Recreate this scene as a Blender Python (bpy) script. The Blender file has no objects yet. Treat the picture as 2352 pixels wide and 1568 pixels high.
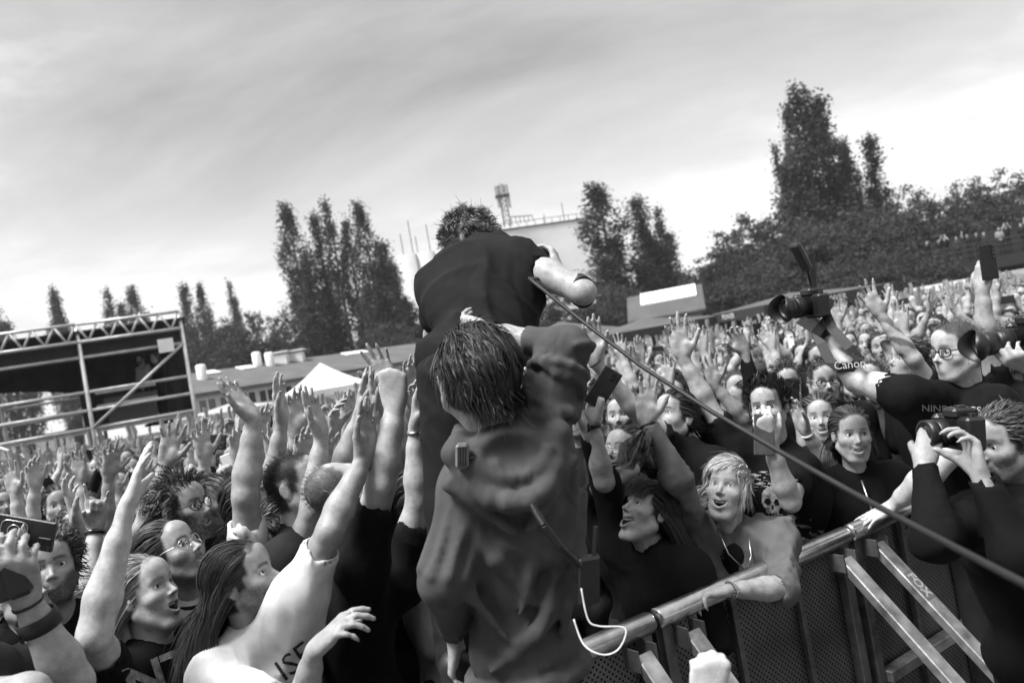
import bpy, math, random
import numpy as np
from mathutils import Vector, Matrix
from mathutils.bvhtree import BVHTree

# ------------------------------------------------------------------ camera, sky, sun, exposure
scene = bpy.context.scene
COL = scene.collection
FPX, CX, CY = 28 / 36 * 2352, 1176.0, 784.0      # the photograph read at 2352 x 1568
ROLL = math.radians(10.0)
PITCH = math.radians(1.1)
CAM = np.array([0.0, 0.0, 2.1])
_F = np.array([0, math.cos(PITCH), math.sin(PITCH)])
_U0 = np.array([0, -math.sin(PITCH), math.cos(PITCH)])
_R0 = np.array([1.0, 0, 0])
CR = _R0 * math.cos(ROLL) - _U0 * math.sin(ROLL)
CU = _R0 * math.sin(ROLL) + _U0 * math.cos(ROLL)

cam = bpy.data.cameras.new('camera')
cam.lens = 28; cam.sensor_width = 36; cam.clip_start = 0.05; cam.clip_end = 3000
cam.dof.use_dof = True; cam.dof.focus_distance = 2.6; cam.dof.aperture_fstop = 3.2
cam_o = bpy.data.objects.new('camera', cam); COL.objects.link(cam_o)
_m = Matrix.Identity(4)
for _i in range(3):
    _m[_i][0] = CR[_i]; _m[_i][1] = CU[_i]; _m[_i][2] = -_F[_i]; _m[_i][3] = CAM[_i]
cam_o.matrix_world = _m
scene.camera = cam_o

SUN_EL, SUN_AZ = math.radians(62), math.radians(240)   # azimuth measured from +Y (into the picture) clockwise
world = bpy.data.worlds.new('World'); scene.world = world; world.use_nodes = True
nt = world.node_tree; nt.nodes.clear()
def wn(t, **k):
    n = nt.nodes.new(t)
    for a, b in k.items(): setattr(n, a, b)
    return n
def wmath(op, a, b=None, c=None):
    n = wn('ShaderNodeMath', operation=op)
    for i, v in enumerate((a, b, c)):
        if v is None: continue
        if isinstance(v, (int, float)): n.inputs[i].default_value = v
        else: nt.links.new(v, n.inputs[i])
    return n.outputs[0]
sky = wn('ShaderNodeTexSky', sky_type='NISHITA', sun_disc=False, sun_elevation=SUN_EL, sun_rotation=SUN_AZ,
         air_density=1.0, dust_density=4.0, ozone_density=1.0)
bw = wn('ShaderNodeRGBToBW'); nt.links.new(sky.outputs[0], bw.inputs[0])
tc = wn('ShaderNodeTexCoord'); sep = wn('ShaderNodeSeparateXYZ'); nt.links.new(tc.outputs['Generated'], sep.inputs[0])
zz = wmath('ADD', wmath('ABSOLUTE', sep.outputs[2]), 0.16)
comb = wn('ShaderNodeCombineXYZ')
nt.links.new(wmath('DIVIDE', sep.outputs[0], zz), comb.inputs[0])
nt.links.new(wmath('MULTIPLY', wmath('DIVIDE', sep.outputs[1], zz), 1.0), comb.inputs[1])
map1 = wn('ShaderNodeMapping'); map1.inputs['Rotation'].default_value = (0, 0, 0.45); map1.inputs['Scale'].default_value = (0.7, 1.0, 1)
map1.inputs['Location'].default_value = (4.1, 2.7, 0)
nt.links.new(comb.outputs[0], map1.inputs[0])
n1 = wn('ShaderNodeTexNoise'); n1.inputs['Scale'].default_value = 0.8; n1.inputs['Detail'].default_value = 9; n1.inputs['Roughness'].default_value = 0.6
n1.inputs['Distortion'].default_value = 0.35
nt.links.new(map1.outputs[0], n1.inputs['Vector'])
rmp = wn('ShaderNodeValToRGB'); cr = rmp.color_ramp
cr.elements[0].position = 0.30; cr.elements[0].color = (0.38, 0.38, 0.38, 1)
cr.elements[1].position = 0.68; cr.elements[1].color = (0.98, 0.98, 0.98, 1)
e = cr.elements.new(0.47); e.color = (0.57, 0.57, 0.57, 1)
e = cr.elements.new(0.56); e.color = (0.82, 0.82, 0.82, 1)
nt.links.new(n1.outputs['Fac'], rmp.inputs[0])
cbw = wn('ShaderNodeRGBToBW'); nt.links.new(rmp.outputs[0], cbw.inputs[0])
# clouds thin out towards the bright horizon
hz = wn('ShaderNodeMapRange'); hz.inputs['From Min'].default_value = 0.02; hz.inputs['From Max'].default_value = 0.34
hz.inputs['To Min'].default_value = 0.12; hz.inputs['To Max'].default_value = 1.0
nt.links.new(wmath('ABSOLUTE', sep.outputs[2]), hz.inputs['Value'])
cl = wmath('ADD', wmath('MULTIPLY', cbw.outputs[0], hz.outputs[0]), wmath('MULTIPLY', wmath('SUBTRACT', 1.0, hz.outputs[0]), 1.05))
val = wmath('ADD', wmath('MULTIPLY', bw.outputs[0], 0.08), wmath('MULTIPLY', cl, 4.6))
bg = wn('ShaderNodeBackground'); bg.inputs['Strength'].default_value = 0.1
nt.links.new(val, bg.inputs['Color'])
wo = wn('ShaderNodeOutputWorld'); nt.links.new(bg.outputs[0], wo.inputs['Surface'])

sun = bpy.data.lights.new('sun', 'SUN'); sun.energy = 3.2; sun.angle = math.radians(24); sun.color = (1, 1, 1)
sun_o = bpy.data.objects.new('sun', sun); COL.objects.link(sun_o)
_sd = np.array([math.sin(SUN_AZ) * math.cos(SUN_EL), math.cos(SUN_AZ) * math.cos(SUN_EL), math.sin(SUN_EL)])
sun_o.rotation_euler = Vector(_sd).to_track_quat('Z', 'Y').to_euler()

scene.view_settings.view_transform = 'Standard'; scene.view_settings.look = 'None'
scene.view_settings.exposure = 1.2; scene.view_settings.gamma = 1.0
scene.view_settings.use_curve_mapping = False
scene.render.engine = 'CYCLES'
cy = scene.cycles
cy.use_denoising = True
cy.max_bounces = 5; cy.diffuse_bounces = 3; cy.glossy_bounces = 3; cy.transmission_bounces = 4; cy.transparent_max_bounces = 6; cy.volume_bounces = 0

# ------------------------------------------------------------------ tools
def P(px, py, d):
    """pixel of the photograph (2352 wide) at camera depth d metres -> world point"""
    return CAM + d * (_F + CR * ((px - CX) / FPX) + CU * ((CY - py) / FPX))
def V3(*a): return np.array(a, float)
def nrm(v):
    v = np.asarray(v, float); return v / (np.linalg.norm(v) + 1e-12)
# crops of the photograph in which positions were read: x0, y0, scale (to the 2352 frame)
_Z = dict(Z1=(0, 611.5, .312), Z2=(0, 1016, .3523), Z3=(451.6, 1016, .3523), Z4=(451.6, 423.4, .378), Z5=(893.8, 423.4, .39), Z6=(893.8, 940.8, .4003),
          Z7=(1270, 705.6, .33), Z8=(1270, 1016, .3521), Y1=(1740.5, 517.4, .33), Y2=(1740.5, 987.8, .3702), Y3=(1552.3, 169.3, .3719),
          Y6=(1317, 611.5, .22), Y7=(376.3, 705.6, .26), Y8=(0, 940.8, .24), D=(0, 0, 1.0))
def Q(z, x, y, d):
    x0, y0, s = _Z[z]; return P(x0 + x * s, y0 + y * s, d)

MATS = {}
def new_mat(name):
    m = bpy.data.materials.new(name); m.use_nodes = True
    t = m.node_tree; b = t.nodes['Principled BSDF']; MATS[name] = m
    return m, t, b
def g(v): return (v, v, v, 1)
def node(t, ty, **k):
    n = t.nodes.new(ty)
    for a, b in k.items(): setattr(n, a, b)
    return n
def plain(name, v, rough=0.6, metal=0.0, spec=0.5, noise=0.25, scale=30, bump=0.0, bscale=120, rnd=0.0):
    """grey procedural material: base value with noise, optional bump, optional per-object variation"""
    if name in MATS: return MATS[name]
    m, t, b = new_mat(name)
    tc = node(t, 'ShaderNodeTexCoord')
    n = node(t, 'ShaderNodeTexNoise'); n.inputs['Scale'].default_value = scale; n.inputs['Detail'].default_value = 5
    t.links.new(tc.outputs['Object'], n.inputs['Vector'])
    mr = node(t, 'ShaderNodeMapRange'); mr.inputs['From Min'].default_value = 0.3; mr.inputs['From Max'].default_value = 0.7
    mr.inputs['To Min'].default_value = v * (1 - noise); mr.inputs['To Max'].default_value = v * (1 + noise)
    t.links.new(n.outputs['Fac'], mr.inputs['Value'])
    out = mr.outputs[0]
    if rnd:
        oi = node(t, 'ShaderNodeObjectInfo'); mm = node(t, 'ShaderNodeMath', operation='MULTIPLY_ADD')
        mm.inputs[1].default_value = 2 * rnd; mm.inputs[2].default_value = 1 - rnd
        t.links.new(oi.outputs['Random'], mm.inputs[0])
        m2 = node(t, 'ShaderNodeMath', operation='MULTIPLY'); t.links.new(mm.outputs[0], m2.inputs[0]); t.links.new(out, m2.inputs[1]); out = m2.outputs[0]
    t.links.new(out, b.inputs['Base Color'])
    b.inputs['Roughness'].default_value = rough; b.inputs['Metallic'].default_value = metal; b.inputs['Specular IOR Level'].default_value = spec
    if bump:
        nb = node(t, 'ShaderNodeTexNoise'); nb.inputs['Scale'].default_value = bscale; nb.inputs['Detail'].default_value = 4
        t.links.new(tc.outputs['Object'], nb.inputs['Vector'])
        bp = node(t, 'ShaderNodeBump'); bp.inputs['Strength'].default_value = bump; bp.inputs['Distance'].default_value = 0.01
        t.links.new(nb.outputs['Fac'], bp.inputs['Height']); t.links.new(bp.outputs[0], b.inputs['Normal'])
    return m

def mesh(name, V, F, smooth=True, tone=None):
    """fast mesh from arrays; F: (n,3) or (n,4) int array, or list of such arrays"""
    V = np.asarray(V, np.float32)
    Fs = [np.asarray(f, np.int32) for f in (F if isinstance(F, list) and isinstance(F[0], np.ndarray) else [F]) if len(f)]
    me = bpy.data.meshes.new(name)
    me.vertices.add(len(V)); me.vertices.foreach_set('co', V.ravel())
    nl = sum(f.size for f in Fs); npoly = sum(len(f) for f in Fs)
    me.loops.add(nl); me.polygons.add(npoly)
    me.loops.foreach_set('vertex_index', np.concatenate([f.ravel() for f in Fs]))
    st, o = [], 0
    for f in Fs:
        st.append(o + np.arange(len(f), dtype=np.int32) * f.shape[1]); o += f.size
    me.polygons.foreach_set('loop_start', np.concatenate(st))
    me.polygons.foreach_set('use_smooth', np.full(npoly, smooth, bool))
    if tone is not None:
        at = me.attributes.new('tone', 'FLOAT', 'POINT'); at.data.foreach_set('value', np.asarray(tone, np.float32))
    me.update(calc_edges=True)
    return me
def link(name, me, mat=None, parent=None, loc=None):
    o = bpy.data.objects.new(name, me); COL.objects.link(o)
    if mat is not None and me is not None and len(me.materials) == 0: me.materials.append(mat)
    if parent is not None: o.parent = parent
    if loc is not None: o.location = loc
    return o
def tag(o, label, cat=None, group=None, kind=None):
    if label: o['label'] = label
    if cat: o['category'] = cat
    if group: o['group'] = group
    if kind: o['kind'] = kind
    return o
def empty(name, loc, label, cat, group=None, rz=0):
    o = bpy.data.objects.new(name, None); COL.objects.link(o); o.location = loc; o.rotation_euler = (0, 0, rz)
    o.empty_display_size = 0.1
    return tag(o, label, cat, group)

class MB:
    """collects boxes, tubes, lathes into one mesh"""
    def __init__(s): s.V = []; s.Q = []; s.T = []; s.n = 0
    def add(s, V, Q=(), T=()):
        V = np.asarray(V, float); s.V.append(V)
        if len(Q): s.Q.append(np.asarray(Q) + s.n)
        if len(T): s.T.append(np.asarray(T) + s.n)
        s.n += len(V); return s
    def obox(s, c, ax, h, bev=0.0):
        """oriented box: centre, 3 axes, half sizes; bev = chamfer"""
        c = np.asarray(c, float); ax = [nrm(a) for a in ax]; h = np.asarray(h, float)
        if bev <= 0:
            sg = np.array([(x, y, z) for z in (-1, 1) for y in (-1, 1) for x in (-1, 1)], float)
            V = c + (sg * h) @ np.array(ax)
            return s.add(V, [(0, 2, 3, 1), (4, 5, 7, 6), (0, 1, 5, 4), (2, 6, 7, 3), (0, 4, 6, 2), (1, 3, 7, 5)])
        pts = []; idx = {}
        for sx in (-1, 1):
            for sy in (-1, 1):
                for sz in (-1, 1):
                    for k in range(3):
                        q = np.array([sx, sy, sz]) * (h - bev); q[k] += (sx, sy, sz)[k] * bev
                        idx[(sx, sy, sz, k)] = len(pts); pts.append(q)
        Qs, Ts = [], []
        for k in range(3):
            a, b = (k + 1) % 3, (k + 2) % 3
            for sk in (-1, 1):
                f = []
                for sa, sb in ((-1, -1), (1, -1), (1, 1), (-1, 1)):
                    t = [0, 0, 0]; t[k] = sk; t[a] = sa; t[b] = sb; f.append(idx[(*t, k)])
                Qs.append(f if sk > 0 else f[::-1])
            for sa in (-1, 1):
                for sb in (-1, 1):
                    t0 = [0, 0, 0]; t0[a] = sa; t0[b] = sb; t1 = list(t0); t0[k] = -1; t1[k] = 1
                    f = [idx[(*t0, a)], idx[(*t1, a)], idx[(*t1, b)], idx[(*t0, b)]]
                    Qs.append(f if sa * sb < 0 else f[::-1])
        for sx in (-1, 1):
            for sy in (-1, 1):
                for sz in (-1, 1):
                    f = [idx[(sx, sy, sz, k)] for k in range(3)]
                    Ts.append(f if sx * sy * sz > 0 else f[::-1])
        return s.add(c + np.array(pts) @ np.array(ax), Qs, Ts)
    def box(s, lo, hi, bev=0.0):
        lo, hi = np.asarray(lo, float), np.asarray(hi, float)
        return s.obox((lo + hi) / 2, np.eye(3), (hi - lo) / 2, bev)
    def beam(s, a, b, w, h, up=(0, 0, 1), bev=0.0):
        a, b = np.asarray(a, float), np.asarray(b, float); d = nrm(b - a); u = np.asarray(up, float)
        if abs(d @ nrm(u)) > .99: u = np.array([1.0, 0, 0])
        x = nrm(np.cross(d, u)); z = np.cross(x, d)
        return s.obox((a + b) / 2, (x, d, z), (w / 2, np.linalg.norm(b - a) / 2, h / 2), bev)
    def tube(s, pts, r, n=8, caps=True, flat=None):
        """sweep along points; r scalar or list"""
        p = np.asarray(pts, float); m = len(p); r = np.broadcast_to(np.asarray(r, float), (m,))
        d = np.gradient(p, axis=0); d /= np.linalg.norm(d, axis=1)[:, None] + 1e-12
        u = np.cross(d[0], [0, 0, 1.0]); u = nrm(u) if np.linalg.norm(u) > .05 else np.array([1.0, 0, 0])
        th = np.arange(n) * 2 * np.pi / n; V = []
        for i in range(m):
            u = nrm(u - d[i] * (u @ d[i])); w = np.cross(d[i], u)
            V.append(p[i] + r[i] * (np.cos(th)[:, None] * u + np.sin(th)[:, None] * w))
        V = np.concatenate(V); k = np.arange(n); k2 = (k + 1) % n; Qs = []
        for i in range(m - 1): Qs.append(np.stack([i * n + k, i * n + k2, (i + 1) * n + k2, (i + 1) * n + k], 1))
        Ts = []
        if caps:
            V = np.concatenate([V, p[:1], p[-1:]]); a, b = m * n, m * n + 1
            Ts = np.concatenate([np.stack([k2, k, np.full(n, a)], 1), np.stack([(m - 1) * n + k, (m - 1) * n + k2, np.full(n, b)], 1)])
        return s.add(V, np.concatenate(Qs), Ts)
    def lathe(s, c, axis, prof, n=24):
        """prof: list of (t along axis, radius)"""
        c = np.asarray(c, float); d = nrm(axis)
        return s.tube_prof([c + d * t for t, _ in prof], [r for _, r in prof], d, n)
    def tube_prof(s, pts, r, d, n):
        u = np.cross(d, [0, 0, 1.0]); u = nrm(u) if np.linalg.norm(u) > .05 else np.array([1.0, 0, 0]); w = np.cross(d, u)
        th = np.arange(n) * 2 * np.pi / n; V = np.concatenate([p + rr * (np.cos(th)[:, None] * u + np.sin(th)[:, None] * w) for p, rr in zip(pts, r)])
        k = np.arange(n); k2 = (k + 1) % n
        Qs = np.concatenate([np.stack([i * n + k, i * n + k2, (i + 1) * n + k2, (i + 1) * n + k], 1) for i in range(len(pts) - 1)])
        return s.add(V, Qs)
    def mesh(s, name, smooth=False, off=None, tone=None):
        V = np.concatenate(s.V)
        if off is not None: V = V - np.asarray(off)
        F = []
        if s.Q: F.append(np.concatenate(s.Q))
        if s.T: F.append(np.concatenate(s.T))
        return mesh(name, V, F, smooth, tone)
    def build(s, name, mat, parent=None, smooth=False, off=None):
        return link(name, s.mesh(name, smooth, off), mat, parent)

# ------------------------------------------------------------------ signed-distance modelling
def smin(a, b, k):
    if k <= 0: return np.minimum(a, b)
    h = np.clip(.5 + .5 * (b - a) / k, 0, 1); return b + (a - b) * h - k * h * (1 - h)
class Field:
    def __init__(s, lo, hi, v):
        s.v = v; s.lo = np.asarray(lo, float) - 3 * v
        s.n = np.ceil((np.asarray(hi, float) - s.lo) / v).astype(int) + 4
        s.a = np.full(s.n, 1.0, np.float32)
    def blk(s, lo, hi):
        i0 = np.clip(np.floor((lo - s.lo) / s.v).astype(int), 0, s.n); i1 = np.clip(np.ceil((hi - s.lo) / s.v).astype(int) + 1, 0, s.n)
        if np.any(i1 <= i0): return None, None
        sl = tuple(slice(a, b) for a, b in zip(i0, i1))
        ax = [(s.lo[i] + s.v * np.arange(i0[i], i1[i])).astype(np.float32) for i in range(3)]
        return sl, (ax[0][:, None, None], ax[1][None, :, None], ax[2][None, None, :])
    def put(s, sl, d, k, op):
        if op == 'u': s.a[sl] = smin(s.a[sl], d, k)
        else: s.a[sl] = -smin(-s.a[sl], d, k)
    def cap(s, a, b, ra, rb=None, k=.01, op='u', flat=None, fs=1.0):
        a, b = np.asarray(a, float), np.asarray(b, float); rb = ra if rb is None else rb
        pad = max(ra, rb) + k + 3 * s.v
        sl, G = s.blk(np.minimum(a, b) - pad, np.maximum(a, b) + pad)
        if sl is None: return s
        ba = b - a; L2 = float(ba @ ba) + 1e-12
        px, py, pz = G[0] - a[0], G[1] - a[1], G[2] - a[2]
        t = np.clip((px * ba[0] + py * ba[1] + pz * ba[2]) / L2, 0, 1)
        qx, qy, qz = px - t * ba[0], py - t * ba[1], pz - t * ba[2]
        d2 = qx * qx + qy * qy + qz * qz
        if flat is not None:
            f = qx * flat[0] + qy * flat[1] + qz * flat[2]; d2 = d2 + f * f * (fs * fs - 1)
        s.put(sl, (np.sqrt(d2) - (ra + (rb - ra) * t)).astype(np.float32), k, op); return s
    def ell(s, c, r, R=None, k=.01, op='u'):
        c, r = np.asarray(c, float), np.asarray(r, float); R = np.eye(3) if R is None else np.asarray(R)   # rows = axes
        ext = np.sqrt(((R * r[:, None]) ** 2).sum(0)) + k + 3 * s.v
        sl, G = s.blk(c - ext, c + ext)
        if sl is None: return s
        p = [G[i] - c[i] for i in range(3)]; k0 = 0; k1 = 0
        for i in range(3):
            q = p[0] * R[i][0] + p[1] * R[i][1] + p[2] * R[i][2]
            k0 = k0 + (q / r[i]) ** 2; k1 = k1 + (q / r[i] ** 2) ** 2
        k0 = np.sqrt(k0); k1 = np.sqrt(k1) + 1e-9
        d = np.where(k0 < .05, -r.min(), k0 * (k0 - 1) / k1)
        s.put(sl, d.astype(np.float32), k, op); return s
    def plane(s, c, nv, k=0):
        """cut away everything on the side nv points to"""
        G = s.grid(); nv = nrm(nv)
        d = (G[0] - c[0]) * nv[0] + (G[1] - c[1]) * nv[1] + (G[2] - c[2]) * nv[2]
        s.a = -smin(-s.a, -d.astype(np.float32), k); return s
    def grid(s):
        ax = [(s.lo[i] + s.v * np.arange(s.n[i])).astype(np.float32) for i in range(3)]
        return ax[0][:, None, None], ax[1][None, :, None], ax[2][None, None, :]
    def disp(s, f): s.a = s.a + f(*s.grid()).astype(np.float32); return s
    def nets(s, relax=0):
        a = s.a; a[0] = a[-1] = 1; a[:, 0] = a[:, -1] = 1; a[:, :, 0] = a[:, :, -1] = 1
        b = a < 0; n = np.array(a.shape) - 1
        cnt = np.zeros(n, np.uint8)
        for i in (0, 1):
            for j in (0, 1):
                for k in (0, 1): cnt += b[i:i + n[0], j:j + n[1], k:k + n[2]]
        act = (cnt > 0) & (cnt < 8); I = np.argwhere(act)
        idx = np.full(n, -1, np.int32); idx[act] = np.arange(len(I), dtype=np.int32)
        cv = {}
        for i in (0, 1):
            for j in (0, 1):
                for k in (0, 1): cv[(i, j, k)] = a[I[:, 0] + i, I[:, 1] + j, I[:, 2] + k]
        S = np.zeros((len(I), 3)); C = np.zeros(len(I))
        for ax in range(3):
            o = [q for q in range(3) if q != ax]
            for u in (0, 1):
                for w in (0, 1):
                    c0 = [0, 0, 0]; c0[o[0]] = u; c0[o[1]] = w; c1 = list(c0); c1[ax] = 1
                    v0, v1 = cv[tuple(c0)], cv[tuple(c1)]; m = (v0 < 0) != (v1 < 0)
                    t = np.where(m, v0 / np.where(m, v0 - v1, 1), 0)
                    q = np.array(c0, float)[None] * np.ones((len(I), 1)); q[:, ax] = t
                    S += q * m[:, None]; C += m
        V = s.lo + s.v * (I + S / np.maximum(C, 1)[:, None])
        Fq = []
        for ax in range(3):
            u, w = (ax + 1) % 3, (ax + 2) % 3
            s0 = [slice(1, -1)] * 3; s0[ax] = slice(0, -1); s1 = list(s0); s1[ax] = slice(1, None)
            e = b[tuple(s0)] != b[tuple(s1)]; E = np.argwhere(e); off = np.array([1, 1, 1]); off[ax] = 0; E = E + off
            ins = b[E[:, 0], E[:, 1], E[:, 2]]
            def cell(du, dw):
                q = E.copy(); q[:, u] -= du; q[:, w] -= dw; return idx[q[:, 0], q[:, 1], q[:, 2]]
            f = np.stack([cell(0, 0), cell(1, 0), cell(1, 1), cell(0, 1)], 1)
            f[~ins] = f[~ins][:, ::-1]; Fq.append(f)
        Fq = np.concatenate(Fq); Fq = Fq[(Fq >= 0).all(1)]
        for _ in range(relax): V = relax_v(V, Fq)
        return V, Fq
def relax_v(V, F, lam=.5):
    A = np.zeros_like(V); C = np.zeros(len(V))
    for i in range(4):
        for j in (F[:, (i + 1) % 4],):
            for q in range(3): A[:, q] += np.bincount(F[:, i], V[j][:, q], len(V)) + np.bincount(j, V[F[:, i]][:, q], len(V))
            C += np.bincount(F[:, i], minlength=len(V)) + np.bincount(j, minlength=len(V))
    return V * (1 - lam) + lam * A / np.maximum(C, 1)[:, None]
def basis(f, up=(0, 0, 1), roll=0.0):
    """rows: right, forward, up"""
    f = nrm(f); up = np.asarray(up, float)
    r = np.cross(f, up); r = nrm(r) if np.linalg.norm(r) > 1e-3 else np.array([1.0, 0, 0]); u = np.cross(r, f)
    c, s_ = math.cos(roll), math.sin(roll)
    return np.array([r * c + u * s_, f, u * c - r * s_])
def fold(seed, amp, f=1.0):
    """cloth creases as a displacement field: thin diagonal ridges in patches over soft swells"""
    rs = np.random.RandomState(seed); ph = rs.rand(20) * 6.28; D_ = rs.randn(4, 3); D_[:, 2] *= .55; D_ /= np.linalg.norm(D_, axis=1)[:, None]
    def fn(X, Y, Z):
        w = np.sin(9 * f * X + ph[0] + 1.5 * np.sin(7 * f * Z + ph[1])) + np.sin(8 * f * Y - 6 * f * Z + ph[2]); out = .30 * w
        for i in range(4):
            u = X * D_[i, 0] + Y * D_[i, 1] + Z * D_[i, 2]
            r = 1 - np.abs(np.sin((17 + 5 * i) * f * u + .9 * w + ph[3 + i])); m = np.clip(.35 + .8 * np.sin(6 * f * (X - Z) + ph[8 + i] + 2 * np.sin(5 * f * Y + ph[12 + i])), 0, 1)
            out = out + (1.15 - .18 * i) * m * r ** 2.5
        return -amp * (out - .45)
    return fn

# ------------------------------------------------------------------ people: materials
def skin_material():
    m, t, b = new_mat('skin')
    at = node(t, 'ShaderNodeAttribute', attribute_name='tone'); tc = node(t, 'ShaderNodeTexCoord')
    n = node(t, 'ShaderNodeTexNoise'); n.inputs['Scale'].default_value = 38; n.inputs['Detail'].default_value = 6; n.inputs['Roughness'].default_value = .65
    t.links.new(tc.outputs['Object'], n.inputs['Vector'])
    mr = node(t, 'ShaderNodeMapRange'); mr.inputs['From Min'].default_value = .3; mr.inputs['From Max'].default_value = .7
    mr.inputs['To Min'].default_value = .70; mr.inputs['To Max'].default_value = 1.16
    t.links.new(n.outputs['Fac'], mr.inputs['Value'])
    mu = node(t, 'ShaderNodeMath', operation='MULTIPLY'); t.links.new(at.outputs['Fac'], mu.inputs[0]); t.links.new(mr.outputs[0], mu.inputs[1])
    oi = node(t, 'ShaderNodeObjectInfo'); mo = node(t, 'ShaderNodeMath', operation='MULTIPLY_ADD'); mo.inputs[1].default_value = .3; mo.inputs[2].default_value = .85
    t.links.new(oi.outputs['Random'], mo.inputs[0])
    m3 = node(t, 'ShaderNodeMath', operation='MULTIPLY'); t.links.new(mu.outputs[0], m3.inputs[0]); t.links.new(mo.outputs[0], m3.inputs[1])
    t.links.new(m3.outputs[0], b.inputs['Base Color'])
    b.inputs['Roughness'].default_value = .50; b.inputs['Specular IOR Level'].default_value = .38
    nb = node(t, 'ShaderNodeTexNoise'); nb.inputs['Scale'].default_value = 320; nb.inputs['Detail'].default_value = 3
    t.links.new(tc.outputs['Object'], nb.inputs['Vector'])
    bp = node(t, 'ShaderNodeBump'); bp.inputs['Strength'].default_value = .16; bp.inputs['Distance'].default_value = .004
    t.links.new(nb.outputs['Fac'], bp.inputs['Height'])
    nv = node(t, 'ShaderNodeTexNoise'); nv.inputs['Scale'].default_value = 26; nv.inputs['Detail'].default_value = 5; nv.inputs['Roughness'].default_value = .6; nv.inputs['Distortion'].default_value = .8; t.links.new(tc.outputs['Object'], nv.inputs['Vector'])
    b2 = node(t, 'ShaderNodeBump'); b2.inputs['Strength'].default_value = .10; b2.inputs['Distance'].default_value = .012; t.links.new(nv.outputs['Fac'], b2.inputs['Height']); t.links.new(bp.outputs[0], b2.inputs['Normal']); t.links.new(b2.outputs[0], b.inputs['Normal'])
    return m
SKIN = skin_material()
def cloth(v, rnd=0.0, wr=.5, rough=.85, name=None):
    name = name or 'cloth_%03d_%02d' % (round(v * 1000), round(rnd * 10))
    if name in MATS: return MATS[name]
    m, t, b = new_mat(name); tc = node(t, 'ShaderNodeTexCoord')
    n = node(t, 'ShaderNodeTexNoise'); n.inputs['Scale'].default_value = 14; n.inputs['Detail'].default_value = 5
    t.links.new(tc.outputs['Object'], n.inputs['Vector'])
    mr = node(t, 'ShaderNodeMapRange'); mr.inputs['From Min'].default_value = .3; mr.inputs['From Max'].default_value = .7
    mr.inputs['To Min'].default_value = v * .82; mr.inputs['To Max'].default_value = v * 1.18
    t.links.new(n.outputs['Fac'], mr.inputs['Value']); out = mr.outputs[0]
    if rnd:
        oi = node(t, 'ShaderNodeObjectInfo'); rp = node(t, 'ShaderNodeValToRGB'); c = rp.color_ramp; c.interpolation = 'CONSTANT'
        c.elements[0].position = 0; c.elements[0].color = g(.5); c.elements[1].position = .3; c.elements[1].color = g(1.0)
        for p_, q_ in ((.62, 3.0), (.78, 8.0), (.88, 20.0)): e_ = c.elements.new(p_); e_.color = g(q_)
        t.links.new(oi.outputs['Random'], rp.inputs[0])
        m2 = node(t, 'ShaderNodeMath', operation='MULTIPLY'); t.links.new(rp.outputs[0], m2.inputs[0]); t.links.new(out, m2.inputs[1]); out = m2.outputs[0]
    t.links.new(out, b.inputs['Base Color'])
    b.inputs['Roughness'].default_value = rough; b.inputs['Specular IOR Level'].default_value = .15
    b.inputs['Sheen Weight'].default_value = .0; b.inputs['Sheen Roughness'].default_value = .5
    mp = node(t, 'ShaderNodeMapping'); mp.inputs['Scale'].default_value = (1, 1, .55); mp.inputs['Rotation'].default_value = (.4, .5, 0)
    t.links.new(tc.outputs['Object'], mp.inputs[0])
    nb = node(t, 'ShaderNodeTexNoise'); nb.inputs['Scale'].default_value = 9; nb.inputs['Detail'].default_value = 2; nb.inputs['Distortion'].default_value = .7
    t.links.new(mp.outputs[0], nb.inputs['Vector'])
    nw = node(t, 'ShaderNodeTexNoise'); nw.inputs['Scale'].default_value = 420; t.links.new(tc.outputs['Object'], nw.inputs['Vector'])
    b0 = node(t, 'ShaderNodeBump'); b0.inputs['Strength'].default_value = .25; b0.inputs['Distance'].default_value = .003
    t.links.new(nw.outputs['Fac'], b0.inputs['Height'])
    bp = node(t, 'ShaderNodeBump'); bp.inputs['Strength'].default_value = wr; bp.inputs['Distance'].default_value = .03
    t.links.new(nb.outputs['Fac'], bp.inputs['Height']); t.links.new(b0.outputs[0], bp.inputs['Normal']); t.links.new(bp.outputs[0], b.inputs['Normal'])
    return m
def hair_mat(v, rnd=0.0):
    name = 'hair_%03d_%d' % (round(v * 1000), rnd > 0)
    if name in MATS: return MATS[name]
    m, t, b = new_mat(name)
    at = node(t, 'ShaderNodeAttribute', attribute_name='tone')
    mu = node(t, 'ShaderNodeMath', operation='MULTIPLY'); mu.inputs[1].default_value = v; t.links.new(at.outputs['Fac'], mu.inputs[0]); out = mu.outputs[0]
    if rnd:
        oi = node(t, 'ShaderNodeObjectInfo'); rp = node(t, 'ShaderNodeValToRGB'); c = rp.color_ramp; c.interpolation = 'CONSTANT'
        c.elements[0].color = g(.5); c.elements[1].position = .45; c.elements[1].color = g(1.3)
        for p_, q_ in ((.7, 3.5), (.9, 9.0)): e_ = c.elements.new(p_); e_.color = g(q_)
        t.links.new(oi.outputs['Random'], rp.inputs[0])
        m2 = node(t, 'ShaderNodeMath', operation='MULTIPLY'); t.links.new(rp.outputs[0], m2.inputs[0]); t.links.new(out, m2.inputs[1]); out = m2.outputs[0]
    t.links.new(out, b.inputs['Base Color'])
    b.inputs['Roughness'].default_value = .5; b.inputs['Specular IOR Level'].default_value = .4
    return m
EYE = plain('eye_white', .62, .15, noise=.06)
IRIS = plain('iris', .03, .12, noise=.3, scale=300)
TEETH = plain('teeth', .72, .25, noise=.05)
MOUTH = plain('mouth_inside', .03, .5)
BLACKP = plain('black_plastic', .014, .35, noise=.3, bump=.15, bscale=500)
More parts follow.
